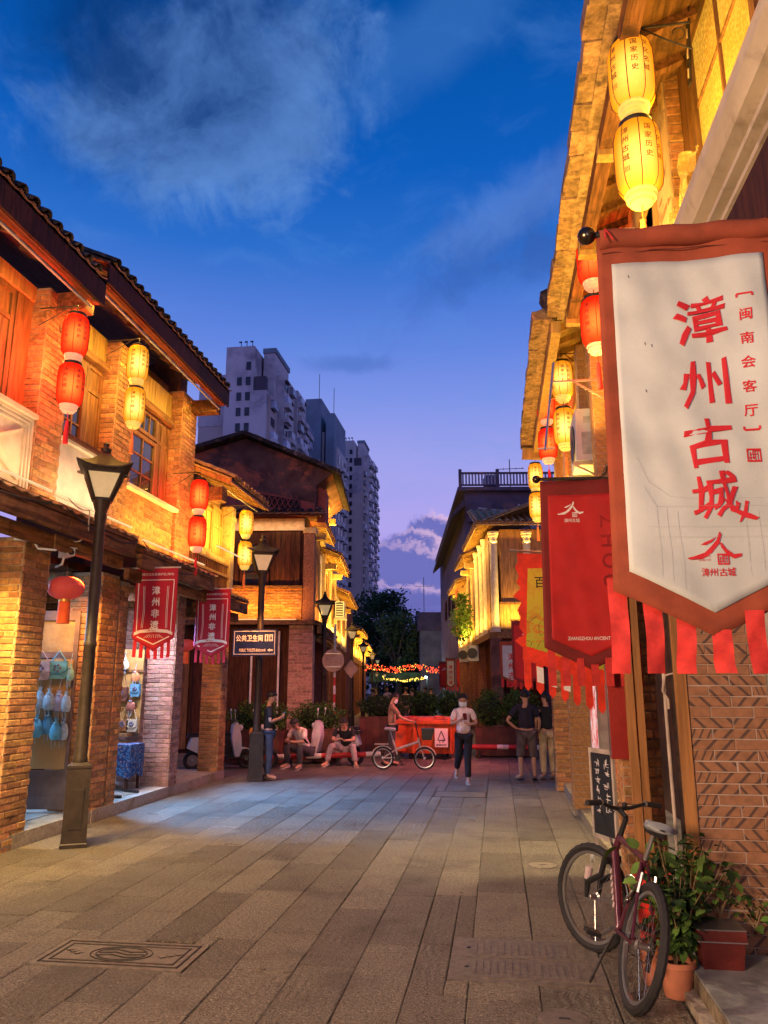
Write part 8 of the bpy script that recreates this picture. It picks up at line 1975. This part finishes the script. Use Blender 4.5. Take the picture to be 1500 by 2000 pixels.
# amber strips laid along the ledges, washing the walls upwards, and under the eaves
def wash(p, q_, aim, power, col, lab, fitting=True):
    strip('wall_washer', p, q_, aim, power, col)
    if fitting:
        p, q_ = V(p), V(q_); t = T('led_strip', lab, 'lamp', tuple(p), group='amber wall washer strips'); d = V(aim).normalized() * -.03
        MB().bar(p + d, q_ + d, .03, .02).build('housing', MATS['panel_grey'] if Vector(aim).z < 0 else M('led_housing_lit', (.7, .6, .4), .4, emit=(1, .75, .35), estr=.7), t)
UPL = (-.45, 0, 1)
wash((-5.06, 3.5, 3.98), (-5.06, 8.0, 3.98), UPL, 34, (1, .6, .25), 'strip light on the ledge under the white lattice panel')
wash((-5.06, 8.1, 3.96), (-5.06, 10.0, 3.96), UPL, 15, (1, .7, .38), 'strip light on the ledge below the blank white panel')
wash((-5.02, 10.3, 3.84), (-5.02, 12.7, 3.84), UPL, 52, (1, .55, .1), 'strip light on the ledge below the brick parapet')
wash((-4.85, 4.0, 6.3), (-4.85, 8.1, 6.3), (-.8, 0, -1), 46, (1, .58, .1), 'strip light under the first left eave')
wash((-4.85, 8.3, 6.62), (-4.85, 12.6, 6.62), (-.8, 0, -1), 62, (1, .6, .1), 'strip light under the second left eave')
wash((-4.95, 13.1, 4.25), (-4.95, 15.1, 4.25), (-.4, 0, 1), 50, YEL, 'strip light along the balustrade of the low house')
wash((-4.9, 13.0, 5.3), (-4.9, 15.2, 5.3), (-.6, 0, -1), 26, YEL, 'strip light under the low eave')
UPR = (.45, 0, 1)
wash((.98, 3.6, 4.6), (.98, 8.6, 4.6), UPR, 120, YEL, 'strip light over the cream cornice on the right', False)
wash((.95, 9.2, 4.0), (.95, 14.2, 4.0), UPR, 100, YEL, 'strip light on the right ledge behind the lanterns', False)
# corner house and far rows
a = far(-2.4, -.55, 3.5); e = far(-.1, -.55, 3.5); wash(a, e, (.05, .5, 1), 75, (1, .4, .05), 'strip light below the orange brick band of the corner house')
a = far(-2.4, -.35, 6.2); e = far(0, -.35, 6.2); wash(a, e, (0, .6, -1), 9, WARM, 'strip light under the lean-to roof of the corner house', False)
for (y0, y1, z, w_, c_) in ((.5, 5.5, 3.7, 130, YEL), (1.5, 5.5, 6.75, 170, YEL), (6.2, 11.3, 3.7, 260, (1, .6, .1)), (11.8, 18, 3.7, 200, (1, .6, .1)), (24.5, 43, 3.6, 700, YEL)):
    wash(far(.45, y0, z), far(.45, y1, z), tuple(-EX * .5 + V((0, 0, 1))), w_, c_, 'strip light on a ledge of the far left row', False)
for (y0, y1, z, w_, c_) in ((5.0, 9.3, 3.7, 150, YEL), (9.7, 13.4, 3.7, 150, YEL), (13.9, 18.8, 3.7, 260, (1, .6, .1))):
    wash(far(5.3, y0, z), far(5.3, y1, z), tuple(EX * .5 + V((0, 0, 1))), w_, c_, 'strip light on a ledge of the far right row', False)
wash(far(5.9, 4.4, 3.7), far(8.5, 4.4, 3.7), (0, .45, 1), 110, YEL, 'strip light on the ledge of the corner tea house', False)
# shops
area('shop_light', (-7.0, 9.4, 3.2), (-6.6, 9.6, 0), .8, .8, 130, (.36, .66, 1)); area('shop_light', (-6.5, 11.8, 3.2), (-6.2, 11.9, 0), .8, .8, 90, (.6, .68, 1))
area('shop_light', (-6.9, 14.0, 3.1), (-6.9, 14, 0), .5, .5, 6, (1, .5, .3))
spot('shop_spill', (-5.9, 11.2, 3.1), (-3.6, 11.3, 0), 3300, (.1, .42, 1), 66, .9, .2)
spot('shop_spill', (-5.9, 13.2, 3.1), (-3.0, 13.6, 0), 2300, (.16, .42, 1), 62, .9, .2)
area('shop_light', (2.0, 8.6, 3.3), (1.6, 8.6, 0), .6, .6, 30, (1, .72, .45)); area('shop_light', (2.0, 12.6, 3.3), (1.6, 12.6, 0), .6, .6, 30, (1, .7, .4))
area('shop_light', tuple(far(-2, 6, 3)), tuple(far(-1.4, 6, 0)), .6, .6, 20, (1, .4, .2))
# warm down lights over the paving
spot('eave_down_light', (-4.9, 7.6, 3.3), (-4.3, 7.9, 0), 620, (1, .72, .28), 95, 1, .1)
spot('eave_down_light', (-5.3, 7.0, 3.2), (-5.65, 8.1, 1.2), 700, (1, .58, .12), 100, 1, .1)
spot('eave_down_light', (-5.2, 9.0, 3.2), (-5.6, 9.95, 1.3), 480, (1, .4, .07), 100, 1, .1)
spot('shop_spill', (-5.5, 11.6, 3.1), (-5.65, 12.5, 1.5), 260, (.8, .8, 1), 90, 1, .1)
spot('eave_down_light', (-4.4, 14.2, 3.3), (-5.4, 15.0, 1.2), 160, (1, .35, .08), 100, 1, .1)
spot('eave_down_light', (.7, 9.0, 4.4), (.1, 9.2, 0), 1500, (1, .8, .4), 62, 1, .15)
spot('eave_down_light', (.7, 12.4, 4.4), (.6, 12.4, 0), 800, (1, .66, .3), 60, 1, .15)
spot('eave_down_light', (-4.2, 6.6, 6.0), (-2.0, 6.9, 0), 1300, (1, .74, .48), 92, 1, .2)
# fill lamps added to brighten the junction, and unseen ones added behind the camera
spot('junction_fill', (.6, 17.6, 3.2), (-2.2, 18.2, .2), 900, (1, .2, .17), 100, 1, .3)
spot('junction_fill', (-4.6, 16.2, 3.4), (-3.9, 18.0, .6), 150, (1, .22, .12), 100, 1, .3)
area('fill_behind_camera', (-3.8, -1.8, 2.6), (.2, 5.0, .6), 1.6, 1.2, 720, (1, .64, .38)); area('fill_behind_camera', (1.0, -1.6, 3.0), (.9, 3.0, 2.6), .8, .6, 34, (.75, .85, 1)); area('fill_behind_camera', (-.2, -2.5, 3.2), (1.4, 5.4, 1.5), .8, .8, 14, (1, .56, .36))

# wall washers high on the far eaves, shining down over the fronts
for (x, y0, y1, z, sx_, w_) in ((.75, 6.3, 11.3, 6.1, -1, 120), (.75, 24.5, 43, 4.6, -1, 250), (5.0, 5.0, 9.3, 6.8, 1, 120), (4.95, 9.7, 13.4, 6.6, 1, 110), (5.0, 13.9, 18.8, 6.1, 1, 110)):
    wash(far(x, y0, z), far(x, y1, z), tuple(EX * sx_ * .7 + V((0, 0, -1))), w_, (1, .6, .1), 'strip light under a far eave', False)
spot('banner_glow', (.0, 13.5, 4.6), (.8, 21.0, 3.2), 500, (1, .5, .2), 50, 1, .2)

# soffit lamps tucked behind the far eaves
for (x, y0, y1, z, w_) in ((.12, .5, 5.0, 6.0, 30), (.12, 6.4, 11.2, 5.7, 45), (.12, 24.5, 43, 4.2, 200), (5.6, 4.9, 9.3, 6.5, 45), (5.6, 9.8, 13.4, 6.2, 45), (5.6, 13.9, 18.8, 5.7, 50)):
    strip('soffit_lamp', far(x, y0, z), far(x, y1, z), (EX * (.5 if x < 1 else -.5) + V((0, 0, 1))), w_, (1, .62, .1))
strip('soffit_lamp', far(5.6, 4.75, 6.5), far(8.0, 4.75, 6.5), (0, -.5, 1), 30, (1, .62, .1))

spot('corner_house_fill', (-5.4, 17.6, 3.3), (-6.6, 20.3, 1.2), 260, (1, .4, .16), 110, 1, .3)  # added spot that warms the ground floor of the corner house
spot('junction_fill', (-2.6, 15.2, 3.6), (-3.8, 17.8, .6), 300, (1, .42, .32), 60, 1, .3)  # added spot that brightens the seated people
